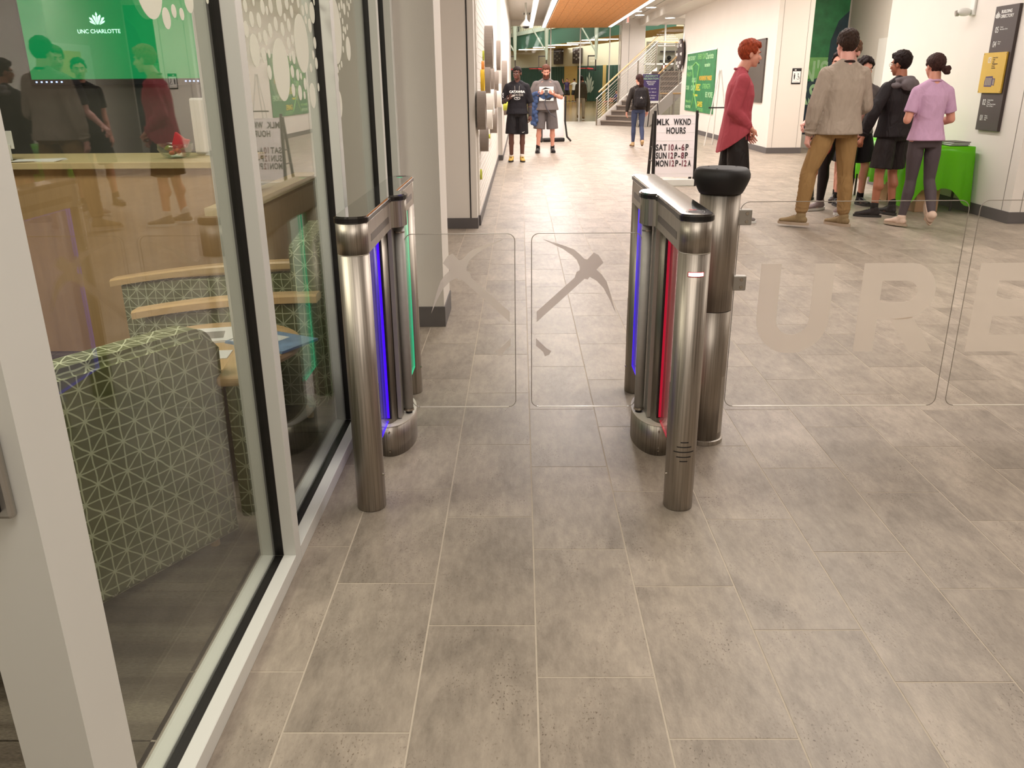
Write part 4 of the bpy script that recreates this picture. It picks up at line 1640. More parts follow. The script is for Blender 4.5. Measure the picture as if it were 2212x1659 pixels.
# green poster, wall screen, round sign and notices on the far right wall (plane x=5.26)
WX = 5.255
ps = thing('recycling_poster', 'large green wall poster covered with white and yellow words', 'poster', (WX, 0, 0))
link('panel', B(-0.02, 0.0, 23.8, 27.85, 0.62, 2.27), 'poster_green', ps)
fm = lambda y, z: frame_m((WX * 0 - 0.0215, y, z), (0, -1, 0), (0, 0, 1))
rows = [('FREE TO PLAY', 27.75, 2.08, 0.16, 'poster_pale'), ('EVERY DAY', 26.2, 2.08, 0.2, 'poster_light'), ('Charlotte', 25.1, 2.06, 0.22, 'poster_pale'),
        ('WELLNESS', 27.75, 1.82, 0.15, 'poster_pale'), ('recreation', 25.2, 1.86, 0.15, 'poster_pale'), ('HEALTH', 27.75, 1.62, 0.17, 'poster_light'),
        ('SKILLS', 26.9, 1.45, 0.18, 'poster_pale'), ('MOVEMENT MAKES', 25.85, 1.5, 0.17, 'poster_orange'), ('CLUB', 27.75, 1.24, 0.16, 'poster_pale'),
        ('CAMP', 27.0, 1.22, 0.2, 'poster_pale'), ('UREC', 26.35, 1.22, 0.26, 'poster_yellow'), ('STRENGTH', 25.3, 1.28, 0.18, 'poster_light'),
        ('BE MORE', 24.85, 1.05, 0.2, 'poster_pale'), ('There is more', 26.6, 1.06, 0.1, 'poster_yellow'), ('fitness and fun', 27.7, 0.86, 0.12, 'poster_light'),
        ('GAMES', 25.9, 0.78, 0.2, 'poster_yellow'), ('49 ACTIVITIES', 27.7, 0.7, 0.11, 'poster_pale'), ('OUTDOORS', 25.9, 0.65, 0.13, 'poster_light')]
for body, y, z, s_, m_ in rows:
    text('lettering', body, s_, m_, fm(y, z), ps, 0.002, bold=0.004, sx=1.15)
bm = bmesh.new()
for pts in ([(26.9, 1.9), (26.5, 1.2), (25.9, 0.72)], [(25.9, 1.9), (26.3, 1.2), (26.8, 0.72)], [(26.9, 1.9), (26.4, 2.0), (25.9, 1.9)]):
    path_tube(bm, [(-0.022, y, z) for y, z in pts], 0.022, 5)
link('loop_drawing', bm, 'poster_light', ps)
link('panel_rim', B(-0.024, 0.0, 23.77, 27.88, 2.27, 2.30), 'paper', ps)
ts = thing('wall_display', 'dark switched-off display recessed in the wall behind the red-haired man', 'screen', (WX, 0, 0))
link('screen_face', B(-0.03, 0.0, 19.05, 20.65, 1.02, 2.31), 'tv_dark', ts)
link('bezel', B(-0.034, 0.0, 19.05, 20.65, 2.29, 2.32), 'sign_dark', ts)
rs = thing('round_sign', 'dark round projecting sign at the edge of the white wall by the stairs', 'sign', (WX - 0.02, 28.72, 2.3))
bm = bmesh.new()
tube(bm, (-0.10, 0, 0), (-0.04, 0, 0), 0.46, 0.46, 40)
link('disc', bm, 'sign_dark', rs)
bm = bmesh.new()
tube(bm, (-0.05, -0.1, 0), (0.035, -0.1, 0), 0.05, 0.05, 16)
link('bracket', bm, 'sign_dark', rs)
bm = bmesh.new()
for k in range(8):
    a = 2 * PI * k / 8
    tube(bm, (-0.104, 0.36 * math.cos(a) - 0.05, 0.36 * math.sin(a)), (-0.100, 0.36 * math.cos(a) + 0.05, 0.36 * math.sin(a)), 0.05, 0.05, 8)
link('white_marks', bm, 'ink_white', rs)
wsn = thing('restroom_sign', 'small black and white restroom sign with wheelchair symbol', 'sign', (5.74, 18.4, 1.55))
link('plate', B(-0.095, 0.095, -0.012, 0.0, -0.155, 0.155, bev=0.004), 'ink', wsn)
link('pictogram_field', B(-0.082, 0.082, -0.014, -0.011, -0.125, 0.095), 'paper', wsn)
bm = bmesh.new()
disc(bm, (-0.043, -0.0148, 0.045), (0, 1, 0), 0.011)
plate_xz(bm, [(-0.057, 0.03), (-0.029, 0.03), (-0.031, -0.03), (-0.037, -0.065), (-0.049, -0.065), (-0.055, -0.03)], -0.0155, -0.0145)
disc(bm, (0.030, -0.0148, 0.045), (0, 1, 0), 0.010)
for i in range(18):
    a0, a1 = -2.9 + 0.24 * i, -2.9 + 0.24 * (i + 1)
    tube(bm, (0.034 + 0.027 * math.cos(a0), -0.0148, -0.035 + 0.027 * math.sin(a0)), (0.034 + 0.027 * math.cos(a1), -0.0148, -0.035 + 0.027 * math.sin(a1)), 0.0035, 0.0035, 5)
tube(bm, (0.030, -0.0148, 0.035), (0.034, -0.0148, -0.02), 0.005, 0.005, 5)
tube(bm, (0.034, -0.0148, -0.02), (0.056, -0.0148, -0.02), 0.004, 0.004, 5)
tube(bm, (0.056, -0.0148, -0.02), (0.066, -0.0148, -0.055), 0.004, 0.004, 5)
link('pictograms', bm, 'ink', wsn)
bm = bmesh.new()
crown_logo(bm, frame_m((-0.03, -0.0125, 0.105), (1, 0, 0), (0, 0, 1)), 0.035)
link('emblem', bm, 'ink_white', wsn)
text('lettering', 'RESTROOM', 0.022, 'ink_grey', frame_m((-0.06, -0.0145, -0.112), (1, 0, 0), (0, 0, 1)), wsn)

# building directory (plane x=5.2, facing -X)
bd = thing('building_directory', 'tall dark building directory board with a raised yellow floor panel', 'sign', (5.2, 9.62, 0))
dm = lambda y, z, off=0.0: frame_m((-0.035 - off, y, z), (0, -1, 0), (0, 0, 1))
link('dark_board', B(-0.035, 0.0, -0.205, 0.25, 0.918, 2.19, bev=0.003, seg=1), 'sign_dark', bd)
yp = link('yellow_panel', B(-0.055, -0.036, -0.165, 0.30, 1.31, 1.725, bev=0.002, seg=1), 'sign_yellow', bd)
bm = bmesh.new()
crown_logo(bm, dm(0.185, 2.065, 0.001), 0.075, 0.002)
link('emblem', bm, 'ink_white', bd)
text('lettering', 'BUILDING\nDIRECTORY', 0.046, 'ink_white', dm(0.125, 2.115, 0.001), bd, 0.002, bold=0.0008)
for num, z, txt, parent, off, m_ in (('05', 1.945, 'Fitness\nRecreation Suites', bd, 0.001, 'ink_white'), ('04', 1.80, 'Fitness\nTrack', bd, 0.001, 'ink_white'),
                                     ('03', 1.64, 'Front Desk\nCourt\nGym\nMultipurpose\nRooms\nActivities', yp, 0.021, 'ink_white'),
                                     ('02', 1.205, 'Cycling Studio\nFitness\nGroup Fitness Studio\nMats 1 & Mats 2', bd, 0.001, 'ink_white'), ('01', 1.04, 'Fitness\nLockers\nPool', bd, 0.001, 'ink_white')):
    text('floor_number', num, 0.088, m_, dm(0.19, z - 0.02, off), parent, 0.002, bold=-0.0004, sx=0.8)
    text('lettering', txt, 0.021, m_ if parent is bd else 'sign_dark', dm(0.095, z + 0.026, off), parent, 0.001)
bm = bmesh.new()
plate = [(-0.10, -0.055), (0.05, -0.055), (0.06, -0.035), (0.10, -0.045), (0.105, 0.03), (0.06, 0.03), (0.05, 0.055), (-0.09, 0.05), (-0.105, 0.0)]
mm = dm(0.085, 1.43, 0.0215)
a = [bm.verts.new(mm @ Vector((x, z, 0.0))) for x, z in plate]
bm.faces.new(a)
link('plan_outline', bm, 'purple', yp)
bm = bmesh.new()
for k in range(4):
    a = [bm.verts.new(mm @ Vector((x, z, 0.001))) for x, z in ((-0.088 + 0.034 * k, -0.042), (-0.058 + 0.034 * k, -0.042), (-0.058 + 0.034 * k, 0.038), (-0.088 + 0.034 * k, 0.038))]
    bm.faces.new(a)
a = [bm.verts.new(mm @ Vector((x, z, 0.001))) for x, z in ((0.062, -0.03), (0.098, -0.035), (0.098, 0.022), (0.062, 0.02))]
bm.faces.new(a)
link('plan_rooms', bm, 'ring_grey', yp)
for y, z in ((-0.150, 1.325), (0.285, 1.325), (-0.150, 1.71), (0.285, 1.71)):
    bm = bmesh.new()
    tube(bm, (-0.0585, y, z), (-0.055, y, z), 0.006, 0.006, 12)
    link('standoff', bm, 'bolt', yp)
sc = thing('wall_camera', 'small white security camera on the wall left of the directory', 'camera', (5.2, 10.41, 2.26))
link('bracket', B(-0.03, 0.0, -0.05, 0.05, -0.12, 0.12, bev=0.01), 'frame_white', sc)
bm = bmesh.new()
ellipsoid(bm, (-0.10, 0.02, -0.08), (0.085, 0.045, 0.045))
link('housing', bm, 'frame_white', sc, smooth=True)
bm = bmesh.new()
tube(bm, (-0.16, 0.035, -0.09), (-0.19, 0.04, -0.095), 0.035, 0.03, 16)
link('lens', bm, 'clamp', sc)

# mural in the side passage
mu_ = thing('wall_mural', 'green and blue wall mural with large white capital letters and a dark silhouette', 'mural', (0, 20.0, 0))
bm = B(6.0, 7.26, -0.012, 0.0, 1.45, 3.15)
link('green_field', bm, 'poster_green', mu_)
link('blue_field', B(6.0, 7.26, -0.012, 0.0, 0.30, 1.45), mat('mural_blue', rgb(28, 46, 62), 0.5, var=0.3, nscale=3), mu_)
link('light_band', B(6.0, 6.95, -0.014, -0.01, 1.5, 1.95), 'poster_light', mu_)
bm = bmesh.new()
plate_xz(bm, [(7.26, 2.9), (7.05, 2.7), (6.92, 2.3), (6.9, 1.8), (6.75, 1.55), (6.35, 1.3), (6.2, 0.9), (7.26, 0.9)], -0.018, -0.013)
link('silhouette', bm, mat('mural_shape', rgb(36, 62, 72), 0.5, var=0.35, nscale=3), mu_)
fmu = lambda x, z: frame_m((x, -0.020, z), (1, 0, 0), (0, 0, 1))
text('lettering', "N'S", 0.60, 'poster_pale', fmu(6.93, 1.455), mu_, 0.003, bold=0.012, sx=0.7, align='RIGHT')
text('lettering', "RS", 0.60, 'poster_pale', fmu(6.74, 0.96), mu_, 0.003, bold=0.012, sx=0.7, align='RIGHT')
cvn = thing('ceiling_vent', 'small slotted air vent in the white ceiling left of the timber panel', 'vent', (0.30, 31.5, 3.75))
link('grille_frame', B(-0.22, 0.22, -0.5, 0.5, -0.012, 0.0, bev=0.004, seg=1), 'frame_white', cvn)
for q in range(4):
    link('slot', B(-0.17 + 0.09 * q, -0.13 + 0.09 * q, -0.4, 0.4, -0.014, -0.011), 'ink', cvn)

# cloth-covered table with things on and under it
tbm = thing('folding_table', 'folding table under a bright green plastic cloth against the wall', 'table', (0, 0, 0))
link('tabletop', B(4.42, 5.12, 9.75, 11.55, 0.70, 0.735, bev=0.003, seg=1), 'frame_white', tbm)
for (x, y) in ((4.5, 9.9), (5.05, 9.9), (4.5, 11.4), (5.05, 11.4)):
    bm = bmesh.new()
    tube(bm, (x, y, 0), (x, y, 0.70), 0.014, 0.014, 10)
    link('leg', bm, 'dark_grey', tbm)
gcm, gnt, gp = nmat('green_plastic_cloth')
gp.inputs['Base Color'].default_value = rgb(120, 220, 30)
gp.inputs['Roughness'].default_value = 0.3
gt = N(gnt, 'ShaderNodeBsdfTranslucent')
gt.inputs[0].default_value = rgb(130, 225, 40)
gm = N(gnt, 'ShaderNodeMixShader')
gm.inputs[0].default_value = 0.45
gnt.links.new(gp.outputs[0], gm.inputs[1])
gnt.links.new(gt.outputs[0], gm.inputs[2])
gnt.links.new(gm.outputs[0], gnt.nodes['Material Output'].inputs[0])
bm = bmesh.new()
X0c, X1c, Y0c, Y1c, ZT = 4.40, 5.14, 9.73, 11.57, 0.738
per = []
NP = 120
tot = 2 * ((X1c - X0c) + (Y1c - Y0c))
for i in range(NP):
    s = tot * i / NP
    wx, wy = X1c - X0c, Y1c - Y0c
    if s < wx:
        per.append((X0c + s, Y0c, 0, -1))
    elif s < wx + wy:
        per.append((X1c, Y0c + s - wx, 1, 0))
    elif s < 2 * wx + wy:
        per.append((X1c - (s - wx - wy), Y1c, 0, 1))
    else:
        per.append((X0c, Y1c - (s - 2 * wx - wy), -1, 0))
rows_ = []
for k in range(9):
    f = k / 8
    row = []
    for i, (x, y, nx, ny) in enumerate(per):
        corner = max(0, 1 - min(abs(x - X0c) + abs(y - Y0c), abs(x - X0c) + abs(y - Y1c), abs(x - X1c) + abs(y - Y0c), abs(x - X1c) + abs(y - Y1c)) / 0.30)
        hang = (0.45 + 0.20 * corner + 0.03 * math.sin(i * 0.9)) * f
        fold = (0.022 * math.sin(i * 1.1) + 0.015 * math.sin(i * 2.3)) * f + 0.01 + 0.09 * corner * f
        if nx == 1:
            fold = min(fold, 0.035)
        row.append(bm.verts.new((x + nx * fold + (0.5 * corner * f * 0.1 * (-1 if x < 4.8 else 0)), y + ny * fold, ZT - hang)))
    rows_.append(row)
for a, b in zip(rows_[:-1], rows_[1:]):
    for i in range(NP):
        j = (i + 1) % NP
        bm.faces.new((a[i], b[i], b[j], a[j]))
bm.faces.new(rows_[0])
bmesh.ops.recalc_face_normals(bm, faces=bm.faces)
o = link('tablecloth', bm, gcm, None, smooth=True)
tag(o, 'thin lime-green plastic tablecloth hanging from the table', 'tablecloth')
for (x, y, w_, d_, h, rz, m_, lab) in ((4.72, 10.0, 0.28, 0.34, 0.34, 0.1, 'cardboard', 'open brown cardboard box left under the green table'),
                                       (4.80, 10.9, 0.30, 0.40, 0.30, -0.05, 'cardboard', 'low brown cardboard box right under the green table')):
    t = thing('cardboard_box', lab, 'box', (x, y, 0), rz)
    link('carton', B(-w_ / 2, w_ / 2, -d_ / 2, d_ / 2, 0, h, bev=0.003, seg=1), m_, t)
    fl_ = link('flap', B(-w_ / 2 - 0.10, -w_ / 2, -d_ / 2, d_ / 2, h - 0.02, h - 0.014), m_, t)
    link('printed_stripe', B(-0.03, 0.03, -d_ / 2 - 0.001, -d_ / 2, 0.02, h - 0.02), 'paper_blue', t)
bk = thing('paper_pile', 'pile of dark and white papers at the near end of the green table', 'papers', (5.0, 9.95, 0.742))
for k in range(5):
    o = link('booklet', B(-0.10, 0.10, -0.15, 0.15, 0.009 * k, 0.009 * k + 0.008), 'paper' if k % 2 else 'sign_dark', bk)
    o.rotation_euler = (0, 0, 0.06 * (k - 2))

# easel seen at the wall, banner sign on its stand
ez = thing('display_easel', 'white display easel standing against the wall left of the red-haired man', 'easel', (4.72, 20.8, 0))
bm = bmesh.new()
tube(bm, (-0.28, 0, 0), (-0.02, 0.1, 1.72), 0.014, 0.014, 8)
link('leg', bm, 'frame_white', ez)
bm = bmesh.new()
tube(bm, (0.28, 0, 0), (0.02, 0.1, 1.72), 0.014, 0.014, 8)
link('leg', bm, 'frame_white', ez)
bm = bmesh.new()
tube(bm, (0.0, 0.4, 0), (0.0, 0.1, 1.7), 0.014, 0.014, 8)
link('leg', bm, 'frame_white', ez)
link('crossbar', B(-0.24, 0.24, -0.03, 0.0, 0.86, 0.89), 'black_plastic', ez)
pb = thing('banner_stand', 'purple university recreation notice on a black stand by the stairs', 'sign', (4.46, 30.0, 0))
link('purple_board', B(-0.29, 0.27, -0.01, 0.01, 0.86, 1.72), 'purple', pb)
link('tray', B(-0.28, 0.28, -0.04, 0.02, 0.79, 0.86), 'frame_white', pb)
bm = bmesh.new()
tube(bm, (0.24, 0, 0.8), (0.36, 0.05, 0.0), 0.015, 0.015, 8)
tube(bm, (-0.24, 0, 0.8), (-0.36, 0.05, 0.0), 0.015, 0.015, 8)
tube(bm, (0.0, 0.02, 0.8), (0.0, 0.4, 0.0), 0.015, 0.015, 8)
link('legs', bm, 'black_plastic', pb)
fp = lambda x, z: frame_m((x, -0.012, z), (1, 0, 0), (0, 0, 1))
text('lettering', 'UNIVERSITY\nRECREATION', 0.085, 'poster_pale', fp(-0.01, 1.63), pb, align='CENTER')
for k, z in enumerate((1.47, 1.42, 1.37, 1.24, 1.13, 1.02, 0.94)):
    text('lettering', ('WEEKEND HOURS', 'MLK HOLIDAY', 'OPEN REC', 'SAT 10-6   SUN 12-8', 'MON 12-12   TUE 6-12', 'CLIMB 4-8   POOL 6-9', 'SEE FRONT DESK')[k], 0.04, 'ink_white', fp(-0.01, z), pb, align='CENTER', bold=0.0008)
# second letter board further off, partly hidden by the bearded man
a2 = thing('sandwich_board', 'distant white letter board behind the bearded man', 'sign', (0.86, 22.8, 0), 0.35)
link('letter_panel', B(-0.30, 0.30, -0.02, 0.02, 0.12, 1.12), 'sign_white', a2)
for s_ in (-1, 1):
    bm = bmesh.new()
    path_tube(bm, [(s_ * 0.33, -0.05, 1.14), (s_ * 0.33, -0.03, 0.5), (s_ * 0.36, -0.1, 0.12), (s_ * 0.42, -0.22, 0.02)], 0.025, 8)
    link('side_rail', bm, 'black_plastic', a2)
link('foot', B(-0.30, 0.30, -0.12, 0.12, 0.0, 0.10, bev=0.03), 'black_plastic', a2)
text('lettering', 'MLK\nHOURS', 0.12, 'ink', frame_m((-0.25, -0.022, 0.9), (1, 0, 0), (0, 0, 1)), a2, bold=0.003, sx=0.8)
dc = thing('dome_camera', 'white pendant dome camera hanging below the corridor ceiling', 'camera', (0.18, 27.5, 3.75))
bm = bmesh.new()
lathe(bm, [(0.03, -0.0), (0.03, -0.45), (0.06, -0.50), (0.14, -0.58), (0.17, -0.62), (0.17, -0.65), (0.12, -0.66)][::-1], 24)
link('housing', bm, 'frame_white', dc, smooth=True)
bm = bmesh.new()
ellipsoid(bm, (0, 0, -0.66), (0.11, 0.11, 0.06))
link('dome', bm, 'black_plastic', dc, smooth=True)
xs_ = thing('exit_sign', 'thin hanging exit sign seen edge-on with a pink glow', 'sign', (3.74, 31.4, 3.75))
link('sign_body', B(-0.03, 0.03, -0.16, 0.16, -0.34, 0.0), 'paper', xs_)
link('glow_face', B(-0.028, 0.028, -0.165, -0.16, -0.33, -0.08), mat('exit_glow', rgb(240, 150, 130), 0.5, emit=(0.9, 0.25, 0.2, 1), estr=0.7), xs_)

# ================================================================ STAIRS AND FAR END
st = thing('staircase', 'open staircase with grey treads, white stringers and steel cable railings', 'staircase', (2.95, 31.8, 0), math.radians(41))
NS, TR, RI, SWD = 11, 0.273, 0.168, 1.9
sl = RI / TR
for k in range(NS):
    xa = TR * k
    link('tread', B(xa - 0.03, xa + TR + 0.02, -SWD, 0.0, RI * (k + 1) - 0.04, RI * (k + 1)), 'stair_tread', st)
    link('riser', B(xa, xa + 0.02, -SWD, 0.0, RI * k, RI * (k + 1) - 0.04), 'stair_riser', st)
for ya, yb in ((0.0, 0.06), (-SWD - 0.06, -SWD)):
    bm = bmesh.new()
    plate_xz(bm, [(-0.18, 0.0), (0.40, 0.0), (TR * NS, RI * NS - 0.32), (TR * NS, RI * NS + 0.14), (0.0, 0.25), (-0.18, 0.20)], ya, yb)
    link('stringer', bm, 'white_wall', st)


def rail(yp, xa, xb, zoff, r_, m_, name):
    bm = bmesh.new()
    tube(bm, (xa, yp, xa * sl + zoff), (xb, yp, xb * sl + zoff), r_, r_, 10)
    link(name, bm, m_, st)


for yp in (0.03, -SWD - 0.03):
    rail(yp, -0.12, TR * NS, 1.22, 0.03, 'maple', 'handrail')
    rail(yp, -0.25, TR * NS, 1.06, 0.022, 'rail_steel', 'top_rail')
    for k in range(8):
        rail(yp, -0.2, TR * NS, 0.26 + 0.095 * k, 0.007, 'rail_steel', 'rail_cable')
    for x in (-0.2, 0.9, 1.95, 2.95):
        link('baluster', B(x - 0.02, x + 0.02, yp - 0.02, yp + 0.02, 0.0 if x < 0 else x * sl + 0.15, x * sl + 1.06), 'rail_steel', st)
ld = thing('stair_landing', 'upper stair landing with timber handrail behind the first flight', 'landing', (2.95, 31.8, 0), math.radians(41))
XL = TR * NS
link('slab', B(XL, XL + 1.1, -SWD - 0.6, 0.06, RI * NS - 0.15, RI * NS), 'frame_white', ld)
for a_, b_ in (((XL, 0.03), (XL + 1.05, 0.03)), ((XL + 1.05, 0.03), (XL + 1.05, -SWD - 0.5))):
    bm = bmesh.new()
    tube(bm, (a_[0], a_[1], RI * NS + 1.05), (b_[0], b_[1], RI * NS + 1.05), 0.03, 0.03, 10)
    link('handrail', bm, 'maple', ld)
    bm = bmesh.new()
    tube(bm, (a_[0], a_[1], RI * NS + 0.9), (b_[0], b_[1], RI * NS + 0.9), 0.02, 0.02, 10)
    link('top_rail', bm, 'rail_steel', ld)
for yy in (0.0, -0.8, -1.6, -2.4):
    link('baluster', B(XL + 1.03, XL + 1.07, yy - 0.02, yy + 0.02, 0.0 if yy in (0.0, -2.4) else RI * NS, RI * NS + 1.05), 'rail_steel', ld)
# grille railing in front of the stair recess
gr_ = thing('low_railing', 'low steel railing with timber cap beside the staircase foot', 'railing', (0, 0, 0))
bm = bmesh.new()
tube(bm, (5.0, 31.4, 1.08), (5.9, 31.4, 1.08), 0.03, 0.03, 10)
link('handrail', bm, 'maple', gr_)
for x in (5.02, 5.35, 5.5, 5.85):
    link('baluster', B(x, x + 0.04, 31.39, 31.41, 0, 1.06), 'rail_steel', gr_)
for k in range(9):
    link('rail_cable', B(5.02, 5.88, 31.398, 31.402, 0.10 + 0.1 * k, 0.106 + 0.1 * k), 'rail_steel', gr_)

struct('trim_header', B(-0.36, 9.0, 34.6, 34.9, 3.55, 3.75), 'white_wall')
cw = struct('wall_column', B(3.93, 4.80, 34.5, 35.0, 0.0, 3.75), 'white_wall')
link('column_seam', B(4.20, 4.215, 34.495, 34.501, 0, 3.55), 'ink_grey', cw)
win2 = bpy.data.objects.new('window_2', None)
COL.objects.link(win2)
win2['kind'] = 'structure'
for x in (1.2, 2.35, 3.5, 3.88):
    link('mullion', B(x - 0.02, x + 0.02, 34.85, 34.9, 0, 3.55), 'frame_white', win2)
link('glass_pane', B(-0.3, 3.9, 34.87, 34.878, 0.02, 3.55), 'far_glass', win2)
win3 = bpy.data.objects.new('window_3', None)
COL.objects.link(win3)
win3['kind'] = 'structure'
for x in (4.82, 5.62, 6.35):
    link('mullion', B(x - 0.03, x + 0.03, 34.7, 34.78, 1.35, 3.55), 'frame_white', win3)
link('transom', B(4.8, 6.4, 34.7, 34.78, 2.10, 2.16), 'frame_white', win3)
link('glass_pane', B(4.82, 6.4, 34.735, 34.743, 1.35, 3.55), 'far_glass', win3)
bm = bmesh.new()
for i in range(26):
    for j in range(24):
        x = 4.86 + i * 0.06 + (0.03 if j % 2 else 0)
        z = 1.4 + j * 0.078
        if (z > 2.75 and (x - 5.6) ** 2 + ((z - 2.7) * 1.2) ** 2 < 0.45) or (x < 5.15 and z < 2.7):
            tube(bm, (x, 34.725, z), (x, 34.73, z), 0.02, 0.02, 6)
o = link('dot_pattern', bm, 'ink_white', win3)
o['kind'] = 'stuff'
# dark grid of merchandise behind the upper stair
bx = thing('equipment_rack', 'dark shelving with bright balls behind the upper stair glass', 'rack', (6.0, 36.0, 0))
link('shelf_back', B(-0.9, 1.2, 0.0, 0.1, 0.0, 3.0), 'gym_wall', bx)
for z in (1.9, 2.25, 2.6):
    link('shelf', B(-0.35, 0.9, -0.35, 0.0, z, z + 0.04), 'sign_dark', bx)
for k in range(6):
    bm = bmesh.new()
    ellipsoid(bm, (6.0 - 0.2 + 0.19 * k, 35.8, 2.03 + 0.35 * (k % 2)), (0.085, 0.085, 0.085))
    b_ = link('ball', bm, ('red', 'black_soft', 'ring_grey')[k % 3], None, smooth=True)
    tag(b_, ('red', 'black', 'grey')[k % 3] + ' ball on the shelving behind the upper stair glass', 'ball', ('red', 'black', 'grey')[k % 3] + ' balls on the far shelving')

# gym beyond
gf = struct('floor_gym', B(-14, 22, 35.0, 98, -0.06, 0.0), 'gym_floor')
bm = bmesh.new()
pts = [(-14.0, 98.0), (-14, 97.0), (12.0, 66.0), (12.4, 66.4)]
# slanting far wall
gw = bmesh.new()
wv = [(-8.0, 92.0), (14.0, 62.0), (14.2, 62.2), (-7.8, 92.2)]
prism(gw, wv, 0.0, 9.0)
gwall = struct('wall_gym', gw, 'gym_wall')
struct('ceiling_gym', B(-14, 22, 35.0, 98, 9.0, 9.1), 'ceiling')
struct('wall_gym_left', B(-14.1, -14, 35.0, 98, 0, 9.0), 'gym_wall')
struct('wall_gym_right', B(14.2, 14.3, 35.0, 64, 0, 9.0), 'gym_wall')
wd = (Vector((14.0, 62.0)) - Vector((-8.0, 92.0))).normalized()


def wpt(s, off=0.0):
    p = Vector((-8.0, 92.0)) + wd * s
    n_ = Vector((-wd.y, wd.x)) * -1
    return p - Vector((-wd.y, wd.x)) * off


wang = math.atan2(wd.y, wd.x)


def on_wall(bm_, s, z, name, m_, parent, off=0.03):
    p = wpt(s, off)
    o = link(name, bm_, m_, parent)
    o.location = (p.x, p.y, z)
    o.rotation_euler = (0, 0, wang)
    return o


def s_at(px):
    """distance along the far wall for a sight line of the given x slope"""
    k = px
    # x = k*y on the wall: (-8 + wd.x s) = k (92 + wd.y s)
    return (92 * k + 8.0) / (wd.x - k * wd.y)


for (ka, kb, m_, lab) in ((0.0335, 0.0505, 'pad_green', 'green wall pad left of the playing group'), (0.0655, 0.094, 'pad_green', 'green wall pad behind the playing group'),
                          (0.098, 0.122, 'pad_green', 'green wall pad at the right end'), (-0.02, 0.029, 'pad_green', 'green wall pad at the left end')):
    sa, sb = s_at(ka), s_at(kb)
    t = thing('wall_pad', lab, 'wall pad', (0, 0, 0))
    n_ = 6
    for q in range(n_):
        w_ = (sb - sa) / n_
        on_wall(B(-w_ / 2 + 0.02, w_ / 2 - 0.02, -0.05, 0.05, 0.0, 2.75, bev=0.02, seg=1), sa + w_ * (q + 0.5), 0.05, 'pad', m_, t, 0.06)
    if ka == 0.0655:
        bm = bmesh.new()
        crown_logo(bm, frame_m((0, -0.06, 0), (1, 0, 0), (0, 0, 1)) @ Matrix.Diagonal((0.55, 1, 1, 1)), 1.7, 0.02)
        on_wall(bm, (sa + sb) / 2, 0.6, 'emblem', 'steel_white', t, 0.06)
for ka, kb in ((0.029, 0.0335), (0.0505, 0.0655), (0.094, 0.098)):
    sa, sb = s_at(ka), s_at(kb)
    p = thing('wall_panel', 'tan wall section between green pads in the gym at slope %d' % int(ka * 1000), 'wall panel', (0, 0, 0))
    p['label'] = {0.029: 'tan strip between the left green pads of the gym wall', 0.0505: 'tan wall section left of the emblem pad', 0.094: 'tan wall section right of the emblem pad'}[ka]
    on_wall(B(-(sb - sa) / 2, (sb - sa) / 2, -0.02, 0.02, 0, 2.8), (sa + sb) / 2, 0.02, 'panel', 'gym_tan', p, 0.04)
for ka, lab in ((0.0445, 'left dark scoreboard on the gym wall'), (0.066, 'right dark scoreboard on the gym wall')):
    sa = s_at(ka)
    t = thing('scoreboard', lab, 'scoreboard', (0, 0, 0))
    on_wall(B(-0.55, 0.55, -0.15, 0.05, -0.55, 0.65, bev=0.02, seg=1), sa, 3.55 if ka < 0.06 else 3.55, 'cabinet', 'sign_dark', t, 0.1)
    for dx, dz in ((-0.3, 0.3), (0.3, 0.35), (0.0, 0.1), (-0.3, -0.1), (0.0, -0.2), (0.3, -0.1)):
        on_wall(B(dx - 0.07, dx + 0.07, -0.18, -0.15, dz - 0.06, dz + 0.06), sa, 3.55, 'digit_window', 'ink_grey', t, 0.1)
gd = thing('gym_door', 'tall dark green door frame at the right of the gym wall', 'door panel', (0, 0, 0))
on_wall(B(-0.5, 0.5, -0.1, 0.05, 0, 3.4), s_at(0.128), 0.0, 'panel', 'pad_green', gd, 0.12)

# curved upper track fascia, railing and a person on it
trk = thing('running_track', 'raised running track with green fascia and white railing curving across the gym', 'balcony', (0, 0, 0))
NSEG = 14


def tp(f):
    # from far left to near right, rising in view because it comes closer
    return Vector((-1.6 + 9.9 * f, 84.0 - 36.2 * f))


fb, ft = [], []
bmf, bmu, bmr = bmesh.new(), bmesh.new(), bmesh.new()
zb0, zb1 = 4.25, 5.4
for k in range(NSEG):
    a, b = tp(k / NSEG), tp((k + 1) / NSEG)
    d_ = (b - a).normalized()
    nn = Vector((-d_.y, d_.x))
    if nn.y < 0:
        nn = -nn
    vs = [bmf.verts.new((p.x, p.y, z)) for p, z in ((a, zb0), (b, zb0), (b, zb1), (a, zb1))]
    bmf.faces.new(vs)
    c_, e_ = a + nn * 3.2, b + nn * 3.2
    vs = [bmf.verts.new((p.x, p.y, z)) for p, z in ((a, zb0), (c_, zb0), (e_, zb0), (b, zb0))]
    bmu.faces.new([bmu.verts.new(v.co) for v in vs])
    for v in vs:
        bmf.verts.remove(v)
    vs = [bmr.verts.new((p.x - nn.x * 0.1, p.y - nn.y * 0.1, z)) for p, z in ((a, zb1), (b, zb1), (b, zb1 + 0.28), (a, zb1 + 0.28))]
    bmr.faces.new(vs)
    for zz in (zb1 + 0.75, zb1 + 1.15):
        tube(bmr, (a.x, a.y, zz), (b.x, b.y, zz), 0.03, 0.03, 6)
    for q in range(5):
        p = a.lerp(b, q / 5)
        tube(bmr, (p.x, p.y, zb1 + 0.2), (p.x, p.y, zb1 + 1.15), 0.018, 0.018, 5)
link('fascia', bmf, 'gym_green', trk)
link('soffit', bmu, 'gym_tan', trk)
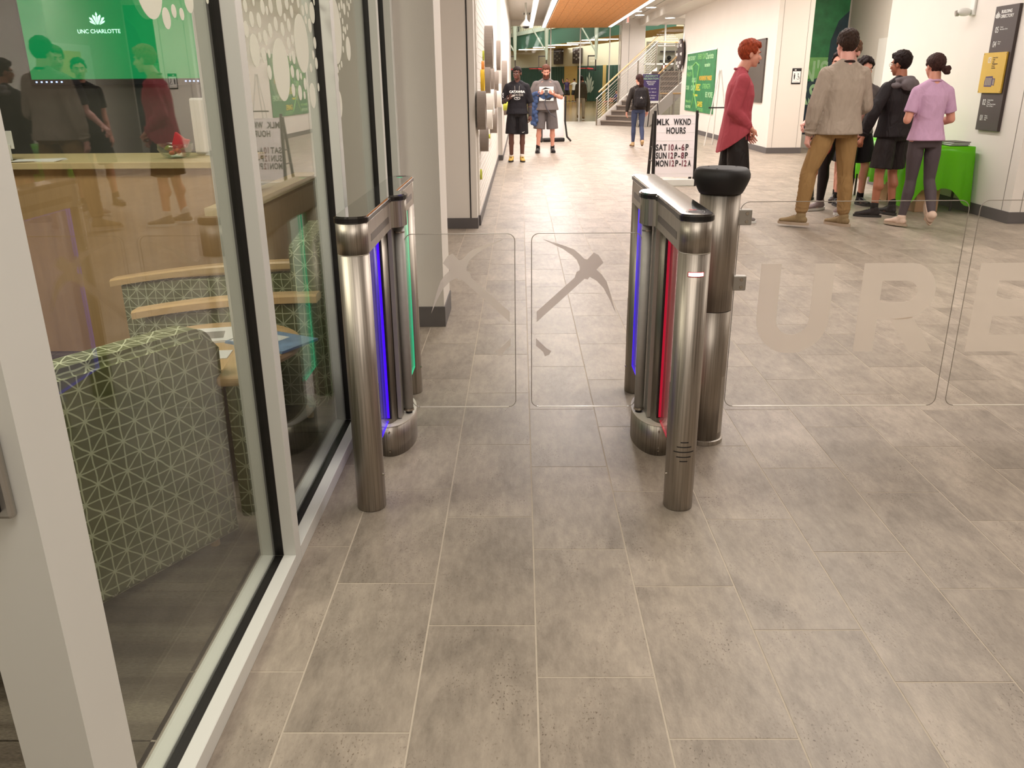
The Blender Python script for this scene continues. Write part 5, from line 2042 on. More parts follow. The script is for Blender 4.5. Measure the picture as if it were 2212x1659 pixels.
link('railing', bmr, 'steel_white', trk)
for (f, side_) in ((0.22, 0), (0.26, 1), (0.45, 0), (0.50, 1), (0.66, 0), (0.72, 1), (0.34, 0), (0.58, 1)):
    p = tp(f)
    l_ = link('soffit_light', B(-0.9, 0.9, -0.09, 0.09, -0.05, -0.01), 'gym_emit', trk)
    l_.location = (p.x + 0.2, p.y + 1.3 + 1.2 * side_, zb0)
for i, (x, y, lab) in enumerate(((-0.33, 58.0, 'left white gym column post hanging a basket'), (1.72, 58.0, 'middle white gym column post hanging a basket'), (4.95, 58.0, 'right white gym column post carrying the near basket'))):
    t = thing('hoop_mast', lab, 'basketball mast', (x, y, -0.65))
    t.scale = (1.45, 1.45, 1.45)
    bm = bmesh.new()
    tube(bm, (0, 0, 2.45), (0, 0, 4.0), 0.05, 0.11, 12)
    tube(bm, (0, 0, 4.0), (0, 0, 9.0), 0.11, 0.11, 12)
    link('mast', bm, 'steel_white', t)
    bm = bmesh.new()
    tube(bm, (0, 0, 2.75), (-1.15, 0.4, 4.6), 0.035, 0.035, 8)
    link('brace', bm, 'steel_white', t)
    bm = bmesh.new()
    yb = 0.15
    for x0_, x1_, z0_, z1_ in ((-0.34, 0.02, 1.98, 2.03), (-0.34, 0.02, 2.58, 2.63), (-0.36, -0.32, 1.98, 2.63), (-0.02, 0.03, 1.98, 2.63)):
        box(bm, x0_, x1_, yb, yb + 0.04, z0_, z1_)
    link('backboard_frame', bm, 'ink' if i == 2 else 'sign_dark', t)
    link('backboard', B(-0.33, 0.0, yb + 0.01, yb + 0.02, 2.0, 2.6), 'gate_glass', t)
    bm = bmesh.new()
    path_tube(bm, [(-0.35 - 0.22 + 0.2 * math.cos(a_ * PI / 8), yb - 0.1 + 0.12 * math.sin(a_ * PI / 8), 2.08) for a_ in range(17)], 0.014, 6)
    tube(bm, (-0.37, yb, 2.08), (-0.1, yb, 2.06), 0.03, 0.03, 6)
    link('hoop', bm, 'red', t)

# ================================================================ PEOPLE
def rot_x(a):
    return Matrix.Rotation(a, 3, 'X')


def lerp(a, b, f):
    return a + (b - a) * f


def limb(bm, pts, rads, n=14, flat=False):
    """tapered limb through pts, rounded at the ends; rads may be (rx, ry)"""
    for (a, b, ra, rb) in zip(pts[:-1], pts[1:], rads[:-1], rads[1:]):
        a, b = Vector(a), Vector(b)
        d = b - a
        q = d.to_track_quat('Z', 'Y').to_matrix()
        ra_ = ra if isinstance(ra, tuple) else (ra, ra)
        rb_ = rb if isinstance(rb, tuple) else (rb, rb)
        A, Bv = [], []
        for i in range(n):
            t = 2 * PI * i / n
            A.append(bm.verts.new(a + q @ Vector((math.cos(t) * ra_[0], math.sin(t) * ra_[1], 0))))
            Bv.append(bm.verts.new(b + q @ Vector((math.cos(t) * rb_[0], math.sin(t) * rb_[1], 0))))
        for i in range(n):
            j = (i + 1) % n
            bm.faces.new((A[i], A[j], Bv[j], Bv[i]))
        bm.faces.new(A[::-1])
        bm.faces.new(Bv)
    for q_, (p, r) in enumerate(zip(pts, rads)):
        if flat and q_ == len(pts) - 1:
            continue
        r_ = r if isinstance(r, tuple) else (r, r)
        ellipsoid(bm, p, (min(r_) * 0.995,) * 3, None, 12, 8)


def loft(bm, secs, R, O, n=22):
    """secs: (x, y, z, rx, ry) in body axes, R rotates, O origin"""
    rings = []
    for sec in secs:
        x, y, z, rx, ry = sec[:5]
        tl_ = sec[5] if len(sec) > 5 else 0.0
        ring = []
        for i in range(n):
            t = 2 * PI * i / n
            ct, s_ = math.cos(t), math.sin(t)
            e = 0.86
            px = rx * math.copysign(abs(ct) ** e, ct)
            py = ry * math.copysign(abs(s_) ** e, s_)
            ring.append(bm.verts.new(O + R @ Vector((x + px, y + py, z + tl_ * py))))
        rings.append(ring)
    for a, b in zip(rings[:-1], rings[1:]):
        for i in range(n):
            j = (i + 1) % n
            bm.faces.new((a[i], a[j], b[j], b[i]))
    bm.faces.new(rings[0][::-1])
    bm.faces.new(rings[-1])


def fuse(name, bm, m, parent, voxel, smooth=3, extra=None, fac=0.6):
    me = bpy.data.meshes.new(name)
    bm.to_mesh(me)
    bm.free()
    tmp = bpy.data.objects.new(name, me)
    COL.objects.link(tmp)
    md = tmp.modifiers.new('r', 'REMESH')
    md.mode = 'VOXEL'
    md.voxel_size = voxel
    md.use_smooth_shade = True
    if smooth:
        sm = tmp.modifiers.new('s', 'SMOOTH')
        sm.iterations = smooth
        sm.factor = fac
    dg = bpy.context.evaluated_depsgraph_get()
    out = bpy.data.meshes.new_from_object(tmp.evaluated_get(dg))
    bpy.data.objects.remove(tmp)
    bpy.data.meshes.remove(me)
    if extra is not None:
        b2 = bmesh.new()
        b2.from_mesh(out)
        em = bpy.data.meshes.new('x')
        extra.to_mesh(em)
        extra.free()
        b2.from_mesh(em)
        b2.to_mesh(out)
        b2.free()
        bpy.data.meshes.remove(em)
    for p in out.polygons:
        p.use_smooth = True
    out.materials.clear()
    out.materials.append(M[m] if isinstance(m, str) else m)
    o = bpy.data.objects.new(name, out)
    COL.objects.link(o)
    o.parent = parent
    return o


def V3(*a):
    return Vector(a)


def hand(bm_palm, bm_fing, wrist, d, nrm_, side, curl, s, spread=0.0):
    """palm goes into the fused body, fingers are added crisp.  d = hand direction, nrm_ = palm facing, side=+1 thumb on d x nrm side"""
    d = d.normalized()
    nrm_ = (nrm_ - d * nrm_.dot(d)).normalized()
    u = d.cross(nrm_).normalized() * side
    limb(bm_palm, [wrist - d * 0.01 * s, wrist + d * 0.045 * s, wrist + d * 0.088 * s], [(0.026 * s, 0.026 * s), (0.038 * s, 0.019 * s), (0.040 * s, 0.016 * s)])
    for k in (-1, 0, 1):
        limb(bm_palm, [wrist + d * 0.02 * s, wrist + d * 0.082 * s + u * 0.024 * k * s], [0.016 * s, 0.0135 * s], 8)
    for k, (off, L) in enumerate(((0.030, 0.072), (0.010, 0.082), (-0.010, 0.076), (-0.029, 0.060))):
        p = wrist + d * 0.080 * s + u * off * s
        seg = (0.45, 0.32, 0.25)
        ang_ = curl * 0.25
        pts = [p]
        for q in seg:
            ang_ += curl * 0.42
            dir_ = d * math.cos(ang_) + nrm_ * math.sin(ang_) + u * (off * 3 * spread)
            p = p + dir_.normalized() * L * q * s
            pts.append(p)
        limb(bm_fing, pts, [0.0088 * s, 0.0082 * s, 0.0074 * s, 0.006 * s], 8)
    p = wrist + d * 0.022 * s + u * 0.026 * s
    t1 = p + (d * 0.55 + u * 0.7 + nrm_ * 0.35).normalized() * 0.038 * s
    t2 = t1 + (d * 0.85 + u * 0.1 + nrm_ * (0.3 + 0.4 * curl)).normalized() * 0.030 * s
    t3 = t2 + (d * 0.9 - u * 0.15 + nrm_ * (0.3 + 0.4 * curl)).normalized() * 0.022 * s
    limb(bm_fing, [p, t1, t2, t3], [0.0135 * s, 0.0105 * s, 0.009 * s, 0.0068 * s], 8)


def person(label, loc, rz, H, pose, wear, colors, detail=1.0, group=None):
    """local frame: x = person's right, +y = forward.  pose keys: lean, head(yaw,pitch,roll), arms[R,L]=(upper dir, fore dir, palm dir, curl), legs[R,L]=(thigh dir, shin dir, foot pitch)"""
    s = H / 1.76
    fat = pose.get('fat', 1.0)
    g = pose.get('build', 1.0)
    t = thing('person', label, 'person', (loc[0], loc[1], 0), rz, group)
    vox = 0.0095 / detail
    skin_m = colors['skin']
    lean = pose.get('lean', 0.0)
    Rt = rot_x(-lean)
    hipz = 0.93 * s
    # legs first to find the ground offset
    legs = {}
    for sd, key in ((1, 'R'), (-1, 'L')):
        th, sh, fp = pose.get('leg' + key, ((0, 0, -1), (0, 0, -1), 0))
        hip = V3(sd * 0.092 * s * (0.6 + 0.4 * fat), 0, hipz)
        knee = hip + V3(*th).normalized() * 0.44 * s
        ank = knee + V3(*sh).normalized() * 0.41 * s
        legs[key] = (sd, hip, knee, ank, fp)
    low = min(v[3].z - (0.075 * s) - (0.10 * s * abs(math.sin(v[4])) if v[4] else 0) for v in legs.values())
    if 'dz' in pose:
        low = -pose['dz']
    dz = V3(0, 0, -low)
    for k in legs:
        sd, a, b, c, fp = legs[k]
        legs[k] = (sd, a + dz, b + dz, c + dz, fp)
    P0 = V3(0, 0, hipz) + dz            # pelvis centre
    T = lambda x, y, z: P0 + Rt @ V3(x * s, y * s, z * s)
    # ---------------- head
    yaw, pitch, roll = pose.get('head', (0, 0, 0))
    Rh = Matrix.Rotation(yaw, 3, 'Z') @ Matrix.Rotation(-pitch, 3, 'X') @ Matrix.Rotation(roll, 3, 'Y')
    neck0 = T(0, -0.015, 0.52)
    hc = T(0, 0.02 + pose.get('headfwd', 0.0), 0.688)
    HP = lambda x, y, z: hc + Rh @ V3(x * s, y * s, z * s)
    body = bmesh.new()
    fing = bmesh.new()
    female = wear.get('female', False)
    loft(body, [(0, 0, -0.06, 0.10 * fat, 0.085 * fat), (0, 0, 0.0, 0.155 * fat, 0.105 * fat), (0, 0, 0.14, 0.125 * fat, 0.090 * fat), (0, 0, 0.30, 0.150 * g * fat ** 0.5, 0.105),
                (0, 0, 0.42, 0.165 * g, 0.10), (0, -0.005, 0.49, 0.12 * g, 0.075), (0, -0.01, 0.53, 0.06, 0.055)], Rt @ Matrix.Diagonal((s, s, s)), P0)
    limb(body, [neck0, HP(0, -0.02, -0.06)], [0.060 * s, 0.054 * s])
    for sd in (-1, 1):
        limb(body, [T(0, -0.02, 0.545), T(sd * 0.12, -0.01, 0.478)], [0.045 * s, 0.04 * s])
    ellipsoid(body, HP(0, -0.012, 0.032), (0.076 * s, 0.096 * s, 0.088 * s), Rh, 20, 14)
    ellipsoid(body, HP(0, 0.030, -0.030), (0.062 * s, 0.062 * s, 0.074 * s), Rh, 18, 12)
    ellipsoid(body, HP(0, 0.042, -0.078), (0.040 * s, 0.040 * s, 0.030 * s), Rh, 14, 10)
    ellipsoid(body, HP(0, 0.062, -0.094), (0.022 * s, 0.020 * s, 0.016 * s), Rh, 12, 8)
    limb(body, [HP(0, 0.082, 0.012), HP(0, 0.106, -0.028)], [0.009 * s, 0.0145 * s], 10)
    ellipsoid(body, HP(0, 0.098, -0.034), (0.018 * s, 0.014 * s, 0.010 * s), Rh, 10, 8)
    ellipsoid(body, HP(0, 0.074, 0.030), (0.052 * s, 0.018 * s, 0.012 * s), Rh, 12, 8)
    ellipsoid(body, HP(0, 0.086, -0.062), (0.022 * s, 0.010 * s, 0.007 * s), Rh, 10, 8)
    for sd in (-1, 1):
        ellipsoid(body, HP(sd * 0.038, 0.066, -0.018), (0.020 * s, 0.018 * s, 0.02 * s), Rh, 10, 8)
        er = Rh @ Matrix.Rotation(sd * 0.35, 3, 'Z')
        ellipsoid(body, HP(sd * 0.079, -0.012, -0.006), (0.009 * s, 0.020 * s, 0.033 * s), er, 10, 8)
    # ---------------- arms
    arms = {}
    for sd, key in ((1, 'R'), (-1, 'L')):
        ua, fa, pn_, curl = pose.get('arm' + key, ((sd * 0.12, 0.0, -1), (sd * 0.05, 0.12, -1), (-sd, 0, 0), 0.6))
        sh = T(sd * 0.174 * g, -0.005, 0.448)
        el = sh + V3(*ua).normalized() * 0.285 * s
        wr_ = el + V3(*fa).normalized() * 0.245 * s
        arms[key] = (sd, sh, el, wr_, V3(*fa).normalized(), V3(*pn_), curl)
        limb(body, [T(sd * 0.10 * g, -0.005, 0.445), sh, el, wr_], [0.058 * s, 0.050 * s * (0.8 + 0.2 * fat), 0.040 * s, 0.027 * s])
        limb(body, [lerp(el, wr_, 0.05), lerp(el, wr_, 0.35)], [0.038 * s, 0.043 * s * (0.8 + 0.2 * fat)])
        if pose.get('hands', True):
            hand(body, fing, wr_, V3(*fa), V3(*pn_), sd if pose.get('thumb' + key, 1) == 1 else -sd, curl, s)
    # ---------------- legs
    for k, (sd, hip, knee, ank, fp) in legs.items():
        limb(body, [hip, knee, ank], [0.082 * s * (0.7 + 0.3 * fat), 0.053 * s, 0.036 * s])
        limb(body, [lerp(knee, ank, 0.1), lerp(knee, ank, 0.35) + V3(0, -0.015 * s, 0)], [0.048 * s, 0.056 * s * (0.8 + 0.2 * fat)])
        limb(body, [ank, ank + V3(0, 0.08 * s, -0.045 * s)], [0.036 * s, 0.03 * s])
    bo = fuse('body', body, skin_m, t, vox, 3, fing, 0.5)
    # ---------------- face features
    if pose.get('face', True):
        for sd in (-1, 1):
            bm = bmesh.new()
            ellipsoid(bm, HP(sd * 0.030, 0.078, 0.006), (0.0105 * s, 0.007 * s, 0.0052 * s), Rh, 12, 8)
            link('eye', bm, 'eye_white', bo, smooth=True)
            bm = bmesh.new()
            ellipsoid(bm, HP(sd * 0.030, 0.0835, 0.006), (0.0058 * s, 0.003 * s, 0.0056 * s), Rh, 10, 6)
            link('iris', bm, 'ink', bo, smooth=True)
            bm = bmesh.new()
            limb(bm, [HP(sd * 0.014, 0.092, 0.024), HP(sd * 0.032, 0.090, 0.030), HP(sd * 0.050, 0.076, 0.024)], [0.0035 * s, 0.0042 * s, 0.003 * s], 8)
            link('eyebrow', bm, colors['hair'], bo, smooth=True)
        bm = bmesh.new()
        smile = pose.get('smile', 0.0)
        op = pose.get('mouth_open', 0.0)
        limb(bm, [HP(-0.024, 0.083, -0.058 + 0.008 * smile), HP(-0.010, 0.095, -0.060), HP(0.010, 0.095, -0.060), HP(0.024, 0.083, -0.058 + 0.008 * smile)],
             [0.003 * s, 0.0055 * s, 0.0055 * s, 0.003 * s], 8)
        link('lips', bm, 'lips', bo, smooth=True)
        if op or smile:
            bm = bmesh.new()
            ellipsoid(bm, HP(0, 0.094, -0.066), (0.017 * s, 0.007 * s, (0.0035 + 0.009 * op) * s), Rh, 12, 8)
            link('open_mouth', bm, 'ink' if op else 'ink_white', bo, smooth=True)
    # ---------------- hair
    st_ = wear.get('hair', 'short')
    hb_ = bmesh.new()
    rdh = random.Random(int(H * 1000) + int(loc[0] * 77))
    vol = {'crop': 0.003, 'short': 0.008, 'curly': 0.016, 'long': 0.010, 'bun': 0.006, 'quiff': 0.010, 'pony': 0.010}.get(st_, 0.01)
    cut = {'crop': 0.02, 'short': -0.005, 'quiff': 0.0}.get(st_, -0.02)
    nh = 150 if detail >= 1 else 70
    for i in range(nh):
        # directions over the skull; keep the cap above a hairline that is higher in front
        ph_ = math.acos(1 - 2 * (i + 0.5) / nh)
        th_ = PI * (1 + 5 ** 0.5) * i
        dx, dy, dz_ = math.cos(th_) * math.sin(ph_), math.sin(th_) * math.sin(ph_), math.cos(ph_)
        zz = 0.032 + 0.088 * dz_
        yy = -0.012 + 0.096 * dy
        hairline = 0.062 if yy > 0.05 else (0.062 - (0.05 - yy) * 1.5 if yy > -0.01 else -0.028 - max(0, (-0.01 - yy)) * 0.55)
        if abs(dx) > 0.75 and -0.04 < yy < 0.03 and zz < 0.015:
            continue
        if zz < hairline:
            continue
        vz = vol * max(0.15, min(1.0, (zz + 0.03) / 0.09)) * (0.4 if wear.get('fade') and zz < 0.05 else 1)
        jit = rdh.uniform(-0.3, 0.4) * vz
        f_ = 1.0 + (vz + jit) / 0.09
        rr_ = 0.0195 + vz * 0.3
        top = 0.012 if (st_ in ('quiff', 'curly', 'short') and dz_ > 0.4) else 0.0
        ellipsoid(hb_, HP(dx * 0.070 * f_, -0.012 + dy * 0.089 * f_, 0.032 + dz_ * 0.080 * f_ + top), (rr_ * s, rr_ * s, rr_ * s), None, 8, 6)
    if st_ == 'quiff':
        for q in range(5):
            ellipsoid(hb_, HP(-0.04 + 0.02 * q, 0.058, 0.104), (0.024 * s, 0.028 * s, 0.022 * s), Rh, 8, 6)
    if st_ == 'bun':
        for q in range(18):
            a_ = rdh.uniform(0, 2 * PI)
            r_ = rdh.uniform(0, 0.03)
            bx_, bz_ = wear.get('bun_at', (0.02, -0.055))
            ellipsoid(hb_, HP(bx_ + r_ * math.cos(a_), -0.125 + rdh.uniform(-0.02, 0.02), bz_ + r_ * math.sin(a_)), (0.026 * s, 0.024 * s, 0.022 * s), Rh, 8, 6)
    if st_ in ('pony', 'long'):
        for q in range(22):
            f_ = q / 21
            for e_ in range(3):
                ellipsoid(hb_, HP(rdh.uniform(-1, 1) * (0.035 + 0.02 * math.sin(f_ * PI)), -0.10 - 0.02 * math.sin(f_ * PI) + rdh.uniform(-0.01, 0.01), 0.03 - 0.24 * f_), (0.022 * s, 0.02 * s, 0.026 * s), Rh, 8, 6)
    fuse('hair', hb_, colors['hair'], bo, 0.009 / min(1.2, detail), 1, None, 0.4)
    if wear.get('beard'):
        bb = bmesh.new()
        bt = wear['beard']
        for i in range(46):
            a_ = -1.25 + 2.5 * i / 45
            for zr in (0, 1, 2):
                yb_ = 0.030 + 0.056 * math.cos(a_)
                ellipsoid(bb, HP(0.060 * math.sin(a_), yb_ + (0.010 if zr == 2 else 0.0) * math.cos(a_), -0.045 - 0.022 * zr - 0.012 * bt * math.cos(a_) * zr), (0.012 * s, (0.010 + 0.006 * bt) * s, 0.016 * s), Rh, 8, 6)
        for i in range(9):
            ellipsoid(bb, HP(-0.026 + 0.0065 * i, 0.090 - abs(i - 4) * 0.002, -0.046), (0.007 * s, 0.006 * s, 0.005 * s), Rh, 6, 5)
        fuse('beard', bb, colors['hair'], bo, 0.006, 1, None, 0.4)
    if wear.get('glasses'):
        bm = bmesh.new()
        for sd in (-1, 1):
            ring = [HP(sd * 0.034 + 0.022 * math.cos(2 * PI * k / 16), 0.098, 0.004 + 0.016 * math.sin(2 * PI * k / 16)) for k in range(17)]
            path_tube(bm, ring, 0.0018 * s, 5)
            tube(bm, HP(sd * 0.056, 0.096, 0.006), HP(sd * 0.084, -0.01, 0.006), 0.002 * s, 0.002 * s, 6)
        tube(bm, HP(-0.012, 0.099, 0.006), HP(0.012, 0.099, 0.006), 0.002 * s, 0.002 * s, 6)
        link('glasses', bm, 'rail_steel', t)
    # ---------------- upper garment
    tp_ = wear.get('top')
    if tp_:
        kind, loose, hem, sleeve = tp_          # sleeve: 0 none, 0.5 short, 1 long ; hem: z in body frame (negative = below pelvis)
        L = loose
        gb = bmesh.new()
        secs = [(0, wear.get('hemshift', 0.0), hem, (0.178 * fat + L), (0.132 * fat + L), wear.get('hemtilt', 0.0)), (0, 0, min(-0.02, hem + 0.02) + (0.05 if wear.get('hemtilt') else 0), (0.176 * fat + L), (0.130 * fat + L), wear.get('hemtilt', 0.0) * 0.5), (0, 0, 0.06, 0.155 * fat + L, 0.112 * fat + L * 0.9), (0, 0, 0.17, (0.140 if not female else 0.122) * fat + L, 0.102 * fat + L * 0.9),
                (0, 0.004, 0.32, (0.160 if not female else 0.145) * g * fat ** 0.5 + L * 0.8, 0.115 + L * 0.7), (0, 0, 0.41, 0.168 * g + L * 0.5, 0.108 + L * 0.4), (0, -0.004, 0.468, 0.140 * g + L * 0.3, 0.085 + L * 0.2),
                (0, -0.010, 0.512, 0.085, 0.070), (0, -0.010, 0.530, 0.066, 0.064)]
        if kind == 'hood' or kind == 'sweat':
            secs.append((0, -0.012, 0.530, 0.068, 0.064))
        loft(gb, secs, Rt @ Matrix.Diagonal((s, s, s)), P0, 28)
        rdw = random.Random(int(loc[0] * 1000))
        for sd in (-1, 1):
            limb(gb, [T(sd * 0.03, -0.016, 0.530), T(sd * 0.13, -0.008, 0.470)], [(0.048 + L * 0.2) * s, (0.048 + L * 0.3) * s])
        for sd_k, (sd, sh, el, wr_, fa, pn_, curl) in arms.items():
            r1 = 0.053 + L * 0.42
            if sleeve > 0:
                if sleeve < 1:
                    e_ = lerp(sh, el, 0.35 + sleeve * 0.7)
                    limb(gb, [T(sd * 0.10 * g, -0.004, 0.444), sh, e_], [(r1 + 0.006) * s, r1 * s * (0.8 + 0.2 * fat), (r1 * 1.04) * s * (0.8 + 0.2 * fat)], 16, True)
                else:
                    limb(gb, [T(sd * 0.10 * g, -0.004, 0.444), sh, el, lerp(el, wr_, 0.5), lerp(el, wr_, 0.93)], [(r1 + 0.008) * s, r1 * s, (0.050 + L * 0.5) * s, (0.046 + L * 0.45) * s, (0.034 + L * 0.2) * s])
                    # folds gathered at the elbow and above the cuff
                    for q in range(5):
                        f_ = 0.45 + 0.12 * q
                        p_ = lerp(el, wr_, f_)
                        ellipsoid(gb, p_, ((0.040 + L * 0.42) * s, (0.040 + L * 0.42) * s, 0.012 * s), fa.to_track_quat('Z', 'Y').to_matrix() @ Matrix.Rotation(rdw.uniform(-.4, .4), 3, 'X'), 12, 6)
        # draped folds around the hem
        for q in range(10):
            a_ = 2 * PI * q / 10 + rdw.uniform(-.2, .2)
            x_, y_ = (0.150 * fat + L) * math.cos(a_), (0.104 * fat + L) * math.sin(a_)
            limb(gb, [T(x_ * 0.98, y_ * 0.98, hem + 0.02), T(x_ * 0.93, y_ * 0.93, hem + rdw.uniform(0.12, 0.26))], [0.017 * s, 0.006 * s], 8)
        if kind == 'hood':
            for q in range(12):
                a_ = PI + PI * q / 11
                ellipsoid(gb, T(0.075 * math.cos(a_), -0.035 + 0.075 * math.sin(a_), 0.505 + 0.015 * math.sin(-a_)), (0.034 * s, 0.034 * s, 0.030 * s), None, 10, 7)
            ellipsoid(gb, T(0, -0.13, 0.46), (0.105 * s, 0.055 * s, 0.075 * s), Rt, 16, 10)
        go = fuse('hooded_jacket' if kind == 'hood' else ('sweatshirt' if kind == 'sweat' else 'shirt'), gb, colors['top'], t, 0.011 / detail, 2, None, 0.5)
        if kind in ('sweat', 'tee', 'sweat_round'):
            bm = bmesh.new()
            npt = 20
            ring_tube(bm, [T(0.064 * math.cos(2 * PI * k / npt), -0.012 + 0.062 * math.sin(2 * PI * k / npt), 0.546 - 0.012 * math.sin(2 * PI * k / npt)) for k in range(npt)], 0.011 * s, 8)
            link('collar', bm, colors.get('collar', colors['top']), go, smooth=True)
    if wear.get('under_sleeve'):
        ub = bmesh.new()
        for sd_k, (sd, sh, el, wr_, fa, pn_, curl) in arms.items():
            limb(ub, [lerp(sh, el, 0.5), el, lerp(el, wr_, 0.95)], [0.048 * s, 0.046 * s, 0.033 * s])
        fuse('under_sleeves', ub, wear['under_sleeve'], t, 0.011 / detail, 2)
    # ---------------- lower garment
    bt_ = wear.get('bottom')
    if bt_:
        kind, loose, end = bt_                   # end: 0..1 along thigh then shin (1 = knee, 2 = ankle)
        L = loose
        gb = bmesh.new()
        loft(gb, [(0, 0, -0.10, 0.150 * fat + L * 0.5, 0.098 * fat + L * 0.5), (0, -0.006 if female else 0, -0.03, 0.166 * fat + L * 0.6, 0.118 * fat + L * 0.5), (0, 0, 0.05, 0.150 * fat + L * 0.5, 0.104 * fat + L * 0.5), (0, 0, 0.10, 0.132 * fat + L * 0.4, 0.095 * fat + L * 0.4)],
             Rt @ Matrix.Diagonal((s, s, s)), P0, 24)
        for k, (sd, hip, knee, ank, fp) in legs.items():
            rt_ = 0.088 * (0.7 + 0.3 * fat) + L
            if kind == 'shorts':
                e_ = lerp(hip, knee, min(1, end)) if end <= 1 else lerp(knee, ank, end - 1)
                limb(gb, [hip + V3(0, 0, 0.0), lerp(hip, e_, 0.5), e_], [rt_ * 0.86 * s, (rt_ + 0.003) * s, (rt_ + 0.008) * s], 18, True)
            else:
                rk, ra = (0.060 + L * 0.8, 0.048 + L * 0.8) if kind == 'pants' else (0.0565, 0.0395)
                rt2 = rt_ if kind == 'pants' else 0.088 * (0.7 + 0.3 * fat)
                e_ = lerp(knee, ank, end - 1)
                calf = lerp(knee, ank, 0.32) + V3(0, -0.012 * s, 0)
                limb(gb, [hip + V3(0, 0, 0.0), lerp(hip, knee, 0.4), knee, calf, e_], [(rt2 * 0.9) * s, rt2 * s * 0.95, rk * s, (rk + (0.004 if kind == 'tights' else 0.0)) * s, ra * s])
                if kind == 'pants':
                    rdw = random.Random(int(loc[0] * 500) + sd)
                    for q in range(13):
                        f_ = 0.0 + q / 12 * (end - 1)
                        p_ = lerp(knee, ank, f_)
                        rr_ = rk + (ra - rk) * f_
                        ellipsoid(gb, p_, ((rr_ + 0.005) * s, (rr_ + 0.005) * s, 0.011 * s), Euler((rdw.uniform(-.35, .35), rdw.uniform(-.35, .35), 0)).to_matrix(), 14, 6)
        fuse({'shorts': 'shorts', 'pants': 'trousers', 'tights': 'leggings'}[kind], gb, colors['bottom'], t, 0.011 / detail, 2, None, 0.5)
    # ---------------- socks and shoes
    for k, (sd, hip, knee, ank, fp) in legs.items():
        fy = pose.get('toe' + k, 0.12) * -sd
        Rf = Matrix.Rotation(fy, 3, 'Z') @ rot_x(-fp)
        if 'sock' in colors:
            bm = bmesh.new()
            limb(bm, [ank + V3(0, 0, wear.get('sock_h', 0.07) * s), ank], [0.043 * s, 0.042 * s])
            fuse('sock', bm, colors['sock'], t, 0.01, 1)
        F = lambda x, y, z: ank + Rf @ V3(x * s, y * s, z * s)
        bm = bmesh.new()
        limb(bm, [F(0, -0.005, 0.015), F(0, 0.01, -0.03)], [0.046 * s, 0.046 * s])
        limb(bm, [F(0, -0.035, -0.028), F(0, 0.04, -0.022), F(0, 0.12, -0.036), F(0, 0.165, -0.042)], [(0.041 * s, 0.034 * s), (0.043 * s, 0.038 * s), (0.046 * s, 0.026 * s), (0.041 * s, 0.020 * s)])
        ellipsoid(bm, F(0, 0.165, -0.042), (0.043 * s, 0.038 * s, 0.021 * s), Rf, 12, 8)
        sho = fuse('shoe', bm, colors['shoe'], t, 0.009 / detail, 2)
        bm = bmesh.new()
        pts = []
        for i in range(24):
            a_ = 2 * PI * i / 24
            ca_, sa_ = math.cos(a_), math.sin(a_)
            pts.append((0.052 * ca_ * (1.0 if sa_ > 0 else 0.88), 0.062 + 0.150 * sa_))
        vs0 = [bm.verts.new(F(x, y, -0.075)) for x, y in pts]
        vs1 = [bm.verts.new(F(x, y, -0.050)) for x, y in pts]
        for i in range(24):
            j = (i + 1) % 24
            bm.faces.new((vs0[i], vs0[j], vs1[j], vs1[i]))
        bm.faces.new(vs0[::-1])
        bm.faces.new(vs1)
        link('sole', bm, colors.get('sole', 'ink_white'), sho)
        if wear.get('laces', True):
            bm = bmesh.new()
            for q in range(4):
                tube(bm, F(-0.018, 0.06 + 0.018 * q, 0.014 - 0.008 * q), F(0.018, 0.06 + 0.018 * q, 0.014 - 0.008 * q), 0.0028 * s, 0.0028 * s, 6)
            link('laces', bm, colors.get('laces', 'ink_white'), sho)
    return t, T, HP, arms, legs, s


M['eye_white'] = mat('eye_white', rgb(222, 214, 208), 0.3)
M['lips'] = mat('lips', rgb(170, 92, 84), 0.5)
SK_FAIR = skin('skin_fair', rgb(214, 150, 128))
SK_PALE = skin('skin_pale', rgb(222, 164, 150))
SK_TAN = skin('skin_tan', rgb(170, 108, 80))
SK_DARK = skin('skin_dark', rgb(92, 56, 44))
HR_RED = hairm('hair_red', rgb(148, 62, 36))
HR_BROWN = hairm('hair_brown', rgb(52, 37, 29))
HR_DARK = hairm('hair_dark', rgb(34, 24, 22))
HR_MID = hairm('hair_mid', rgb(98, 70, 52))


def front_label(T, P, x, y, z):
    return T(x, y, z)


def phone(label, p, R, m_='paper'):
    o = link('phone', B(-0.036, 0.036, -0.0045, 0.0045, -0.072, 0.072, bev=0.004), m_)
    o.location = p
    o.rotation_euler = R
    tag(o, label, 'phone')
    return o


def W(t, p):
    """local point of a person to world"""
    return Matrix.Translation(t.location) @ Matrix.Rotation(t.rotation_euler.z, 4, 'Z') @ p


def print_on(t, T, yoff, items):
    """flat lettering on the chest: items (text, x, z, size, mat)"""
    for body, x, z, size, m_, bold in items:
        o_ = T(x, yoff, z)
        text('lettering', body, size, m_, frame_m(o_, (-1, 0, 0), (0, 0, 1)), t, 0.003, bold=bold, align='CENTER')


PIf = PI
